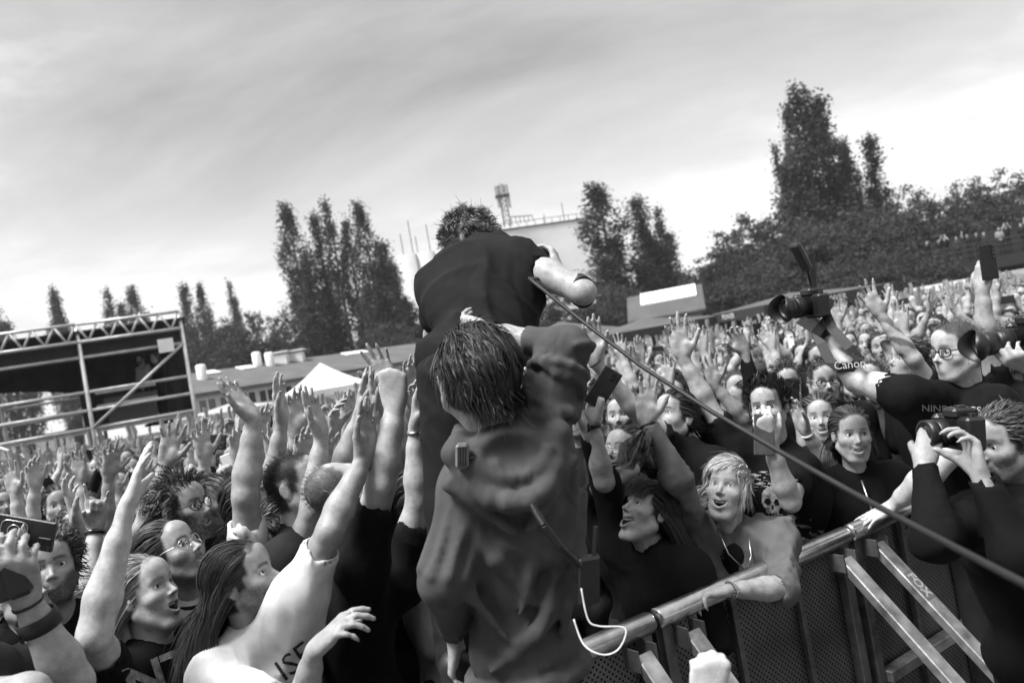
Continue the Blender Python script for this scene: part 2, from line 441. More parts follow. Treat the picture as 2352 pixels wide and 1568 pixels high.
BLACKR = plain('black_rubber', .01, .6, noise=.3)
DARKM = plain('dark_metal', .08, .3, metal=.9)
STEEL = plain('steel', .55, .3, metal=1.0, noise=.12, scale=60)
GLASSM, _t, _b = new_mat('lens_glass')
_b.inputs['Base Color'].default_value = g(.02); _b.inputs['Roughness'].default_value = .03; _b.inputs['Specular IOR Level'].default_value = .8
CLEAR, _t, _b = new_mat('clear_glass')
_gl = node(_t, 'ShaderNodeBsdfGlossy'); _gl.inputs['Roughness'].default_value = .03
_tr = node(_t, 'ShaderNodeBsdfTransparent'); _tr.inputs['Color'].default_value = g(.94)
_mx = node(_t, 'ShaderNodeMixShader'); _lw = node(_t, 'ShaderNodeFresnel'); _lw.inputs['IOR'].default_value = 1.5
_t.links.new(_lw.outputs[0], _mx.inputs[0]); _t.links.new(_tr.outputs[0], _mx.inputs[1]); _t.links.new(_gl.outputs[0], _mx.inputs[2])
_t.links.new(_mx.outputs[0], _t.nodes['Material Output'].inputs['Surface'])

# ------------------------------------------------------------------ people: head
SC = V3(0, -.016, .036); SR = V3(.0775, .0985, .0875)           # the scalp's ellipsoid, head-local (x right, y face, z up)
def hairline(p, recede=0.0):
    """True where hair grows (head-local points)"""
    x, y, z = p[:, 0], p[:, 1], p[:, 2]; ax = np.abs(x)
    top = z > .083 - .012 * np.cos(ax * 40) + np.clip(y - .03, 0, 1) * .2 + recede * .35
    front = (y < .076 - recede) & (z > .05 + recede * .3) & (ax < .2)
    side = (y < .045 - recede * .3) & (z > .012) & (ax > .035)
    burn = (y < .028) & (y > -.002) & (z > -.02) & (ax > .05)
    back = (y < -.022) & (z > -.078 - np.clip(y + .05, -1, 0) * .1)
    return ((z > .070) & (y < .073 - recede)) | (front & (z > .072)) | side | burn | back
def make_head(v, mouth=0., smile=0., fem=0., neck=None, chest=None, beard=0., mustache=0., skin=.42, hairv=.03, bald=0., browv=None,
              wide=1.0, squint=0.0, nose=1.0, ears=True, recede=0.0, seed=0):
    """head with neck in head-local coordinates -> V, F, tone.  mouth = opening 0..1"""
    rs = np.random.RandomState(seed); mo = mouth * .030; sm = smile
    neck = V3(0, -.055, -.21) if neck is None else np.asarray(neck)
    lo = np.minimum(V3(-.1, -.125, -.2), neck - .08); hi = np.maximum(V3(.1, .125, .135), neck + .08)
    if chest is not None: lo = np.minimum(lo, chest - .11); hi = np.maximum(hi, chest + .11)
    f = Field(lo, hi, v); w = wide; fm = fem
    f.ell(SC, (.0755, .0955, .0845))
    f.ell((0, .030, -.026), (.062 * w, .060, .076), k=.03)
    f.ell((0, .02, -.07 - mo * .5), (.046 * w, .055, .048), k=.03)
    f.cap((-.012 * w, .060, -.102 - mo), (.012 * w, .060, -.102 - mo), .0165 - .002 * fm, k=.025)
    for sx in (-1, 1):
        f.cap((sx * .058 * w, -.008, -.052 - mo * .3), (sx * .026 * w, .050, -.098 - mo), .017, .014, k=.025)
        f.ell((sx * .043 * w, .052, -.030 + sm * .004), (.021, .019 + .003 * sm, .016), k=.022)
        f.cap((sx * .006, .077, .019), (sx * .040, .066, .021), .0105 - .003 * fm, .009, k=.014)
        # socket, lid bulge
        f.ell((sx * .032, .086, .001), (.019, .014, .0125), k=.012, op='s')
        f.ell((sx * .0315, .0655, .000), (.0152, .0145, .0142), k=.005)
    f.ell((0, .066, .055), (.045, .025, .035), k=.03)
    # nose
    f.cap((0, .079, .010), (0, .101 * 1.0 + .003 * nose, -.030), .0058, .0085 * nose, k=.010)
    f.ell((0, .103 + .003 * nose, -.0325), (.0088 * nose, .0090, .0078), k=.006)
    for sx in (-1, 1):
        f.ell((sx * .0112 * nose, .090, -.0365), (.0066, .0105, .0070), k=.005)
        f.ell((sx * .006, .100, -.0435), (.0038, .006, .0035), k=.003, op='s')
    # muzzle and lips
    f.ell((0, .066, -.066 - mo * .3), (.031, .025, .028), k=.016)
    wl = .024 + .008 * sm - .003 * mouth * (1 - sm); zc = .009 * sm; tt = np.linspace(-1, 1, 9)
    mz = -.0665 - mo * .5 * (1 - tt ** 2) + zc * tt ** 2; mr_ = .0004 + ((.0006 + mo * .60) * np.clip(1 - tt ** 2, 0, 1) ** .65 if mouth > .05 else 0 * tt); my_ = .0735 + .0150 * (1 - tt ** 2)
    rl = .0042 + .001 * fm
    if mouth > .05:
        for i in range(8): f.cap((wl * .95 * tt[i], my_[i] + .012, mz[i]), (wl * .95 * tt[i + 1], my_[i + 1] + .012, mz[i + 1]), max(.0012, mr_[i]), max(.0012, mr_[i + 1]), k=.002, op='s', flat=(0, 1, 0), fs=.28)
    up = [(wl * t, y_, z_ + r_ + rl * .62 - .0016 * (abs(t) < .1)) for t, y_, z_, r_ in zip(tt, my_, mz, mr_)]
    lw = [(wl * .97 * t, y_ - .001, z_ - r_ - rl * .78) for t, y_, z_, r_ in zip(tt, my_, mz, mr_)]
    for pts, r, e_ in ((up, rl * .9, .35), (lw, rl * 1.12, .3)):
        for i in range(8): f.cap(pts[i], pts[i + 1], r * (1 - (1 - e_) * tt[i] ** 4), r * (1 - (1 - e_) * tt[i + 1] ** 4), k=.0035)
    if mouth <= .05:
        for i in range(8): f.cap((wl * tt[i], my_[i] + .0045, mz[i]), (wl * tt[i + 1], my_[i + 1] + .0045, mz[i + 1]), .0016, k=.0015, op='s')
    if sm > .3:
        for sx in (-1, 1): f.cap((sx * .022, .088, -.04), (sx * .037, .073, -.070), .0032, k=.007, op='s')
    # eye slits
    for sx in (-1, 1):
        oh = .0050 * (1 - squint * .6)
        f.ell((sx * .0315, .0815, -.0004), (.0140, .0125, oh), k=.002, op='s')
    if ears:
        for sx in (-1, 1):
            R = np.array([[1, sx * .35, 0], [-sx * .35, 1, .18], [0, -.18, 1]]); R = R / np.linalg.norm(R, axis=1)[:, None]
            f.ell((sx * .0785, -.014, -.006), (.0065, .0185, .0315), R, k=.006)
            f.ell((sx * .0865, -.009, -.003), (.006, .0105, .019), R, k=.004, op='s')
            f.ell((sx * .079, -.002, -.010), (.004, .005, .007), k=.004)
    # neck
    nr = .054 - .007 * fm
    f.cap((0, -.028, -.050), neck, nr, nr * 1.08, k=.035)
    f.cap((0, .012, -.085), neck + (0, .03, 0), nr * .55, nr * .7, k=.03)
    if fm < .5: f.ell((0, .028, -.128), (.010, .012, .014), k=.014)
    if chest is not None: f.ell(chest, (.12, .066, .06), k=.05)
    V, F = f.nets(); V = relax_v(V, F, .35)
    # albedo per vertex
    x, y, z = V[:, 0], V[:, 1], V[:, 2]; ax = np.abs(x); T = np.full(len(V), skin)
    nz = rs.rand(len(V))
    ck = np.exp(-(((ax - .042) / .022) ** 2 + ((z + .032) / .022) ** 2)) * (y > .03); T *= 1 - .10 * ck
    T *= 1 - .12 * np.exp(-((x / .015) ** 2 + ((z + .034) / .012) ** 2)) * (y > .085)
    lips = np.zeros(len(V))
    for pts in (up, lw):
        for a, b in zip(pts[:-1], pts[1:]):
            a, b = np.array(a), np.array(b); t = np.clip(((V - a) @ (b - a)) / ((b - a) @ (b - a)), 0, 1)
            lips = np.maximum(lips, np.clip(1.6 - np.linalg.norm(V - a - t[:, None] * (b - a), axis=1) / .0052, 0, 1))
    T *= 1 - (.42 + .12 * fem) * lips
    if mouth > .05:
        tx = np.clip(x / (wl * .95), -1, 1); ins = (np.abs(x) < wl) & (np.abs(z - np.interp(tx, tt, mz)) < np.interp(tx, tt, mr_) + .0035) & (y < np.interp(tx, tt, my_) - .0035) & (y > .03); T[ins] = .02
    bv = (hairv * 1.2 if browv is None else browv)
    arch = .0215 + .003 * np.sin((ax - .012) * 80)
    br = np.clip(1.5 - np.abs(z - arch) / (.0050 - .0016 * fem), 0, 1) * np.clip((ax - .009) / .004, 0, 1) * np.clip((.051 - ax) / .008, 0, 1) * (y > .045)
    T = T * (1 - .85 * br) + bv * .85 * br
    # dark rim of the lashes
    for sx in (-1, 1):
        d = np.abs(((x - sx * .0315) / .0146) ** 2 + ((z - .0012) / (.0052 * (1 - squint * .6) + .0008)) ** 2 - 1.0)
        l = np.clip(1.2 - d / .42, 0, 1) * (y > .06) * np.clip(.55 + z * 90, .25, 1); T *= 1 - .72 * l
    if beard > 0:
        e = (z < -.040 - .25 * np.clip(ax - .05, -.02, 1)) & (y > -.012)
        soft = np.clip((-.036 - z + .9 * np.clip(ax - .030, 0, 1)) / .022, 0, 1) * np.clip((y + .016) / .018, 0, 1) * np.clip((z + .150) / .03, 0, 1)
        soft *= 1 - np.exp(-((x / .026) ** 2 + ((z + .050) / .010) ** 2)) * (1 - mustache)
        soft = np.where(lips > .45, 0, soft); soft *= .75 + .5 * nz
        a = np.clip(soft * beard, 0, .96); T = T * (1 - a) + hairv * 1.1 * a
    if mustache > 0:
        mm = np.exp(-((x / .033) ** 4 + ((z + .0545 + .45 * np.clip(ax - .012, 0, 1)) / .0092) ** 4)) * (y > .055) * (lips < .75)
        a = np.clip(mm * mustache * (.8 + .4 * nz), 0, .96); T = T * (1 - a) + hairv * a
    hm = hairline(V, recede) & (z > -.085)
    ell = (((V - SC) / SR) ** 2).sum(1); hm &= ell > .72
    if ears: hm &= ~((ax > .073) & (np.abs(y + .012) < .026) & (z < .034))
    if bald < 1:
        h = hm.astype(float)
        for _ in range(2):
            a = h[F].mean(1); acc = np.zeros(len(V)); cnt = np.zeros(len(V))
            for i in range(4): acc += np.bincount(F[:, i], a, len(V)); cnt += np.bincount(F[:, i], minlength=len(V))
            h = acc / np.maximum(cnt, 1)
        h *= 1 - bald * .8; T = T * (1 - h) + hairv * .8 * h
    return V, F, T
def make_eye(sx, gaze, v=.0128):
    """eyeball: white sphere, dark iris towards gaze; returns V,F(list),iris mask per face"""
    c = V3(sx * .0315, .0668, .0005); gz = nrm(gaze); B = basis(gz); nr_, ns = 11, 16; V = [c + gz * v]
    for i in range(1, nr_):
        th = math.pi * i / nr_ * .62
        for j in range(ns):
            a = 2 * math.pi * j / ns; V.append(c + v * (gz * math.cos(th) + math.sin(th) * (B[0] * math.cos(a) + B[2] * math.sin(a))))
    V = np.array(V); T = [(0, 1 + j, 1 + (j + 1) % ns) for j in range(ns)]; Qd = []
    for i in range(nr_ - 2):
        for j in range(ns): Qd.append((1 + i * ns + j, 1 + (i + 1) * ns + j, 1 + (i + 1) * ns + (j + 1) % ns, 1 + i * ns + (j + 1) % ns))
    return V, np.array(Qd), np.array(T), 2 * ns    # first 2 rings of quads + cap = iris
def hair_strands(rs, n, m, length, comb, gravity=(0, 0, -1), g_amt=.5, curl=0., curlf=60, lift=.004, width=.0022, clump=.5, nguide=220,
                 recede=0., collide=None, spread=.0, region=None, front=1.0, ylim=None, jitter=.22, frizz=.0, taper=.25, shell=.03, tang=.8):
    """ribbons of hair in head-local coordinates; comb(p, n) -> initial directions"""
    def roots(k):
        out = []
        while sum(len(o) for o in out) < k:
            d = rs.randn(k * 3, 3); d /= np.linalg.norm(d, axis=1)[:, None]; p = SC + d * SR
            ok = hairline(p, recede)
            if region is not None: ok &= region(p)
            out.append(p[ok])
        return np.concatenate(out)[:k]
    G = roots(nguide); gdir = nrm(gravity)
    def nrmal(p):
        q = (p - SC) / SR ** 2; return q / np.linalg.norm(q, axis=1)[:, None]
    def grow(p0):
        k = len(p0); L = length * (1 + jitter * rs.randn(k)).clip(.45, 1.6); nn = nrmal(p0); L = L * np.where(p0[:, 1] > .035, front, 1.0)
        d = comb(p0, nn); d = d - tang * nn * (d * nn).sum(1)[:, None] + .12 * nn + jitter * .4 * rs.randn(k, 3); d /= np.linalg.norm(d, axis=1)[:, None]
        pts = [p0.copy()]; p = p0.copy(); ph = rs.rand(k) * 6.28; ph2 = rs.rand(k) * 6.28
        for i in range(1, m):
            st = (L / (m - 1))[:, None]; tt = i / (m - 1)
            d = d + gdir * g_amt * (length / (m - 1)) * 12 * (.35 + tt)
            if curl: 
                s_ = tt * length * curlf
                d = d + curl * np.stack([np.sin(s_ + ph), np.cos(s_ * 1.1 + ph2), np.sin(s_ * .9 + ph2)], 1)
            if frizz: d = d + frizz * rs.randn(k, 3)
            d /= np.linalg.norm(d, axis=1)[:, None]; p = p + d * st
            q = (p - SC) / (SR + lift); e = np.linalg.norm(q, axis=1); ins = e < 1
            p = np.where(ins[:, None], SC + q / np.maximum(e, 1e-6)[:, None] * (SR + lift), p)
            q = (p - SC) / (SR + lift + shell * (.25 + .75 * tt)); e = np.linalg.norm(q, axis=1); out = (e > 1) & (p[:, 2] > -.01)
            p = np.where(out[:, None], SC + q / np.maximum(e, 1e-6)[:, None] * (SR + lift + shell * (.25 + .75 * tt)), p)
            if ylim is not None: lowp = p[:, 2] < .045; p[:, 1] = np.where(lowp & (p[:, 1] > ylim), np.maximum(ylim, p[:, 1] - .02), p[:, 1])
            # face and neck
            for c_, r_ in ([(V3(0, .020, -.05), V3(.066, .062, .095)), (V3(0, -.035, -.13), V3(.058, .058, .12))] + (collide or [])):
                q = (p - c_) / r_; e = np.linalg.norm(q, axis=1); ins = e < 1
                p = np.where(ins[:, None], c_ + q / np.maximum(e, 1e-6)[:, None] * r_, p)
            pts.append(p.copy())
        return np.stack(pts, 1)                        # k, m, 3
    GP = grow(G); R = roots(n)
    near = np.argmin(((R[:, None] - G[None]) ** 2).sum(2), 1)
    own = grow(R); t = (np.arange(m) / (m - 1))[None, :, None]
    gp = GP[near] + (R - G[near])[:, None] * (1 - clump * t) ; S = own * (1 - clump * np.minimum(1, t * 1.6)) + gp * clump * np.minimum(1, t * 1.6)
    fl = (rs.rand(n) < .10)[:, None, None]; S = S + fl * (rs.randn(n, 1, 3) * .014 * t + rs.randn(n, 1, 3) * .010 * t * t)      # flyaways
    nn = nrmal(S.reshape(-1, 3)).reshape(S.shape)
    S = S + nn * (rs.rand(n, 1, 1) * .006 * np.minimum(1, t * 3))
    dr = np.gradient(S, axis=1); wv = np.cross(dr, nn); wv /= np.linalg.norm(wv, axis=2)[:, :, None] + 1e-9
    wv = wv + .5 * rs.randn(n, 1, 1) * nn
    ww = width * (.7 + .6 * rs.rand(n, 1, 1)) * (1 - (1 - taper) * t ** 2)
    V = np.stack([S - wv * ww / 2, S + wv * ww / 2], 2).reshape(-1, 3)
    b = (np.arange(n)[:, None] * m + np.arange(m - 1)[None]).ravel() * 2
    F = np.stack([b, b + 1, b + 3, b + 2], 1)
    tone = np.repeat((.55 + .9 * rs.rand(n) ** 1.3)[:, None], m * 2, 1).ravel()
    return V, F, tone
def comb_of(kind):
    def c(p, n):
        x = p[:, :1]; y = p[:, 1:2]; k = len(p); z0 = np.zeros((k, 1)); sx = np.sign(x)
        if kind == 'back': d = np.concatenate([x * 2, z0 - 1, z0 - .1], 1) + .25 * n
        elif kind == 'up': d = n + np.concatenate([z0, z0 + .35, z0 + .6], 1)
        elif kind == 'messy': d = n * .8 + np.concatenate([z0, z0 - .3, z0], 1)
        elif kind == 'down': d = np.concatenate([x * 6, z0 - .15, z0 - .5], 1) + .25 * n      # from a middle parting
        elif kind == 'fringe': d = np.concatenate([x * 2, np.where(y > -.02, .9, -.4), z0 - .25], 1) + .3 * n
        elif kind == 'swept': d = np.concatenate([z0 + .9, np.where(y > -.03, .35, -.3), z0 - .3], 1) + .35 * n
        elif kind == 'forward': d = np.concatenate([x, z0 + .8, z0 - .3], 1) + .3 * n
        elif kind == 'tuck': d = np.concatenate([x * 7, z0 - .75, z0 - .25], 1) + .1 * n
        elif kind == 'bun': d = (V3(0, -.14, .03)[None] - p) * 8
        else: d = n
        return d / np.linalg.norm(d, axis=1)[:, None]
    return c

# ------------------------------------------------------------------ people: hands and arms
#                 spread, (mcp, pip, dip) for index, middle, ring, pinky;  thumb: (out angle, palm angle, bend)
POSES = dict(
    open=dict(sp=(14, 4, -6, -17), c=((4, 8, 5), (2, 6, 5), (5, 9, 6), (8, 12, 8)), th=(48, 18, 8)),
    wide=dict(sp=(20, 6, -9, -24), c=((-4, 10, 6), (-2, 10, 8), (2, 14, 8), (4, 14, 8)), th=(58, 10, 4)),
    flat=dict(sp=(3, 1, -1, -4), c=((6, 8, 5), (4, 6, 4), (6, 8, 5), (9, 10, 6)), th=(30, 22, 10)),
    relax=dict(sp=(8, 2, -3, -9), c=((18, 25, 15), (24, 30, 18), (30, 34, 20), (34, 36, 22)), th=(35, 32, 18)),
    reach=dict(sp=(10, 3, -4, -12), c=((-8, 18, 12), (-4, 20, 14), (4, 24, 14), (10, 26, 16)), th=(50, 20, 12)),
    fist=dict(sp=(2, 0, -1, -3), c=((82, 98, 55), (86, 100, 55), (88, 100, 55), (88, 98, 55)), th=(22, 62, 55)),
    horns=dict(sp=(10, 0, -1, -14), c=((4, 8, 5), (84, 98, 50), (86, 98, 50), (4, 10, 6)), th=(18, 66, 45)),
    grip=dict(sp=(6, 1, -3, -8), c=((34, 42, 22), (38, 46, 24), (42, 48, 24), (46, 50, 26)), th=(38, 50, 18)),
    pinch=dict(sp=(6, 2, -2, -6), c=((50, 30, 15), (48, 34, 15), (50, 36, 18), (54, 38, 20)), th=(40, 58, 6)),
    claw=dict(sp=(12, 4, -5, -14), c=((14, 42, 26), (16, 46, 28), (18, 46, 28), (20, 44, 26)), th=(52, 34, 22)),
)
def rot(axis, a):
    return np.array(Matrix.Rotation(a, 3, Vector(axis)))
def hand_bones(pose, wr, y, z, side, s=1.0):
    """list of (a, b, ra, rb) ; y fingers, z palm normal, thumb on x = cross(y,z)*side"""
    y = nrm(y); z = nrm(np.asarray(z, float) - y * (np.asarray(z, float) @ y)); x = np.cross(y, z) * side
    p = POSES[pose]; L = lambda a, b, c: wr + s * (x * a + y * b + z * c); out = []
    B = dict(pal=[]); mx = (.029, .010, -.010, -.028); my = (.092, .097, .092, .082); fl = (.073, .081, .075, .060); fr = (.0092, .0094, .0089, .0078)
    for i in range(4):
        B['pal'].append((L(mx[i] * .55, .012, 0), L(mx[i], my[i], .001), .0165 * s, (.0128 - .0008 * (i == 3)) * s))
    B['pal'].append((L(.012, .02, .006), L(.024, .05, .012), .016 * s, .015 * s))       # thenar
    B['pal'].append((L(-.020, .02, .006), L(-.024, .062, .007), .0145 * s, .012 * s))   # hypothenar
    B['fin'] = []
    for i in range(4):
        a = math.radians(p['sp'][i]); d = y * math.cos(a) + x * math.sin(a); ax = np.cross(d, z); pos = L(mx[i], my[i], .001); r = fr[i] * s
        segs = []; ang = 0
        for ln, c, r2 in zip((.44, .31, .25), p['c'][i], (.94, .88, .74)):
            ang += math.radians(c); dd = d * math.cos(ang) + z * math.sin(ang)
            q = pos + dd * fl[i] * ln * s; segs.append((pos, q, r, fr[i] * r2 * s)); pos, r = q, fr[i] * r2 * s
        B['fin'].append(segs)
    o, pa, bd = [math.radians(v) for v in p['th']]
    d = y * math.cos(o) + x * math.sin(o); d = d * math.cos(pa * .5) + z * math.sin(pa * .5); q0 = L(.021, .016, .006); q1 = q0 + d * .042 * s
    d2 = nrm(y * math.cos(o * .62) + x * math.sin(o * .62)); d2 = d2 * math.cos(pa) + z * math.sin(pa); q2 = q1 + d2 * .034 * s
    d3 = nrm(d2 * math.cos(bd) + (z * .55 + y * .35 - x * .65) * math.sin(bd)); q3 = q2 + d3 * .028 * s
    B['th'] = [(q0, q1, .0155 * s, .0125 * s), (q1, q2, .0118 * s, .0105 * s), (q2, q3, .0105 * s, .0085 * s)]
    return B
def put_hand(f, B, zn):
    for a, b, ra, rb in B['pal']: f.cap(a, b, ra, rb, k=.012, flat=zn, fs=1.25)
    for segs in B['fin']:
        for j, (a, b, ra, rb) in enumerate(segs): f.cap(a, b, ra, rb, k=.0035 if j else .006)
    for j, (a, b, ra, rb) in enumerate(B['th']): f.cap(a, b, ra, rb, k=.012 if j == 0 else .004)
def make_arm(v, sh, el, wr, tip, palm, side, pose='open', thick=1.0, s=1.0, start=None, hand=True, fore=None):
    """bare arm with its hand, one surface, world coordinates -> V, F.  side: +1 right hand, -1 left hand"""
    sh, el, wr, tip = [np.asarray(q, float) for q in (sh, el, wr, tip)]; st = sh if start is None else np.asarray(start, float)
    y = nrm(tip - wr); zp = np.asarray(palm, float); zp = nrm(zp - y * (zp @ y))
    B = hand_bones(pose, wr, y, zp, side, s)
    allp = [st, el, wr] + [q for sg in B['fin'] for c in sg for q in c[:2]] + [c[1] for c in B['th']] + [c[1] for c in B['pal']]
    A = np.array(allp); f = Field(A.min(0) - .07, A.max(0) + .07, v); th = thick
    fd = nrm(wr - el); ud = nrm(el - sh); xw = np.cross(y, zp)
    m1 = el + (wr - el) * .28; m2 = el + (wr - el) * .72
    if fore is None:
        f.cap(st, sh + (el - sh) * .5, .052 * th, .047 * th, k=.02); f.cap(sh + (el - sh) * .45, el, .047 * th, .040 * th, k=.02)
        bend = nrm((wr - el) / np.linalg.norm(wr - el) - (el - sh) / (np.linalg.norm(el - sh) + 1e-9) + 1e-6)
        f.ell(sh + (el - sh) * .5 + bend * .012, np.array([.095, .036, .036]) * (1, th, th), basis(ud)[[1, 0, 2]], k=.03)     # biceps
        f.cap(el, m1, .039 * th, .0425 * th, k=.02); f.cap(m1, m2, .0425 * th, .032 * th, k=.02)
        f.ell(m1 + np.cross(fd, bend) * .010, np.array([.085, .030, .030]) * (1, th, th), basis(fd)[[1, 0, 2]], k=.025)       # forearm muscle
        f.cap(el - bend * .014 - ud * .01, el - bend * .018, .023 * th, k=.018)                              # point of the elbow
    elif fore < .6: f.cap(el + (wr - el) * fore, m2, .041 * th, .032 * th, k=.02)
    else: m2 = el + (wr - el) * fore
    f.cap(m2, wr, .032 * th, .0265 * (th * .5 + .5), k=.02, flat=zp, fs=1.22)
    f.cap(wr - fd * .012, wr + y * .02, .0265 * (th * .4 + .6), .024, k=.014, flat=zp, fs=1.35)
    if hand: put_hand(f, B, zp)
    V, F = f.nets(); V = relax_v(V, F, .35)
    return V, F, B

# ------------------------------------------------------------------ people: whole persons
HAIR = {   # n, points, length, comb, options
    'short': dict(m=7, length=.050, comb='back', g_amt=.35, curl=.14, shell=.018, clump=.5, tang=.7),
    'crop': dict(m=4, length=.016, comb='messy', g_amt=.15, shell=.009, clump=.15, tang=.45, width=.0014),
    'quiff': dict(m=8, length=.060, comb='up', g_amt=.25, curl=.10, shell=.030, clump=.55, tang=.6, jitter=.15),
    'curly': dict(m=8, length=.085, comb='messy', g_amt=.35, curl=.55, curlf=150, shell=.034, clump=.72, tang=.3),
    'wavy': dict(m=8, length=.16, comb='back', g_amt=.7, curl=.22, curlf=70, shell=.034, clump=.7, nguide=110),
    'slick': dict(m=7, length=.13, comb='back', g_amt=.45, curl=.04, shell=.016, clump=.6),
    'bowl': dict(m=9, length=.115, comb='swept', g_amt=.6, curl=.03, shell=.020, clump=.6, front=.62, ylim=.03),
    'moptop': dict(m=9, length=.105, comb='back', g_amt=1.0, curl=.14, curlf=40, shell=.034, clump=.62, nguide=240),
    'long': dict(m=12, length=.46, ylim=-.005, comb='tuck', g_amt=.85, curl=.03, curlf=14, shell=.020, clump=.5, nguide=260, jitter=.14),
    'longback': dict(m=10, ylim=-.01, length=.34, comb='back', g_amt=.8, curl=.05, curlf=18, shell=.018, clump=.5),
    'fringe': dict(m=12, length=.42, ylim=.012, comb='tuck', g_amt=.9, curl=.02, curlf=14, shell=.020, clump=.45, nguide=260, jitter=.12),
    'bun': dict(m=6, length=.13, comb='bun', g_amt=.0, shell=.010, clump=.4, tang=.9),
}
def ring(mb, c, axis, r, w, t=.003, n=20, flat=None, fs=1.0):
    """band around an arm: radius r, width w along the axis, thickness t"""
    B = basis(axis); th = np.arange(n) * 2 * np.pi / n; V = []
    for (dr, dy) in ((0, -w / 2), (t, -w / 2), (t, w / 2), (0, w / 2)):
        q = np.cos(th)[:, None] * B[0] + np.sin(th)[:, None] * B[2]
        if flat is not None: q = q - np.outer(q @ flat, flat) * (1 - 1 / fs)
        V.append(c + q * (r + dr) + B[1] * dy)
    k = np.arange(n); k2 = (k + 1) % n; Qs = [np.stack([i * n + k, i * n + k2, ((i + 1) % 4) * n + k2, ((i + 1) % 4) * n + k], 1) for i in range(4)]
    mb.add(np.concatenate(V), np.concatenate(Qs)); return mb
def arm_tone(V, a, el, wr, skin):
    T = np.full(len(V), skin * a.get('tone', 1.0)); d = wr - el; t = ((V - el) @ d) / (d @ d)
    if a.get('dark_swirls'):  # dark swirls in the forearm skin, tattoos among them
        q = V * 42; m = np.sin(q[:, 0] + 2 * np.sin(q[:, 2] * .8)) * np.sin(q[:, 1] * 1.1 + 2 * np.sin(q[:, 0] * .7 + q[:, 2])) + .5 * np.sin(q[:, 2] * 1.7 + q[:, 0])
        T *= 1 - .72 * np.clip((m - .05) * 3, 0, 1) * np.clip((t - .05) * 8, 0, 1) * np.clip((.93 - t) * 12, 0, 1)
    return T
_LEGS = {}; HEROES = []; HEADS = []
def legs_mesh():
    if 'm' not in _LEGS:
        f = Field((-.25, -.2, .02), (.25, .2, 1.02), .016)
        f.ell((0, 0, .93), (.165, .115, .10))
        for sx in (-1, 1):
            f.cap((sx * .085, 0, .90), (sx * .10, .015, .50), .092, .066, k=.05); f.cap((sx * .10, .015, .50), (sx * .11, -.02, .07), .064, .050, k=.02)
        f.disp(fold(5, .006, 1.4)); f.plane((0, 0, .07), (0, 0, -1))
        _LEGS['m'] = mesh('trousers', *f.nets())
        f = Field((-.06, -.12, -.0), (.06, .18, .12), .010)
        f.cap((0, -.06, .042), (0, .10, .036), .043, .038, k=.02); f.cap((0, -.05, .05), (0, -.055, .10), .042, .045, k=.02); f.plane((0, 0, .0), (0, 0, -1))
        _LEGS['s'] = mesh('shoe', *f.nets())
    return _LEGS['m'], _LEGS['s']
JEANS = cloth(.02, wr=.4, name='jeans_dark'); SHOES = plain('shoe_leather', .02, .5)
def glasses(par, H, M, loc, frame=BLACKP, thick=.0017, big=1.0, rect=False, half=False):
    mb = MB(); ln = MB(); T = lambda p: H + np.asarray(p) @ M
    for sx in (-1, 1):
        c = V3(sx * .0335, .0905, -.001); a = np.linspace(0, 2 * np.pi, 29); rx, rz = .0245 * big, .0195 * big
        if rect: ex = .55; cx_, cz_ = np.sign(np.cos(a)) * np.abs(np.cos(a)) ** ex, np.sign(np.sin(a)) * np.abs(np.sin(a)) ** ex; rz *= .82
        else: cx_, cz_ = np.cos(a), np.sin(a)
        pts = np.stack([c[0] + rx * cx_, c[1] - .010 * (cx_ * sx > 0) * np.abs(cx_) ** 2, c[2] + rz * cz_], 1)
        mb.tube([T(p) for p in pts], thick, 6, caps=False)
        k = len(pts) - 1; Vl = np.array([T(p) for p in pts[:-1]] + [T(c)]); ln.add(Vl, T=[(i, (i + 1) % k, k) for i in range(k)])
        mb.tube([T(p) for p in ((sx * (.0335 + rx * .98), .080, .004), (sx * .072, .070, .006), (sx * .082, -.005, .012), (sx * .083, -.03, .0))], thick, 6)
    mb.tube([T(p) for p in ((-.0095, .092, .002), (0, .096, .005), (.0095, .092, .002))], thick, 6)
    o = mb.build('glasses', frame, par, True, loc); ln.build('lens', CLEAR, o, False, loc)
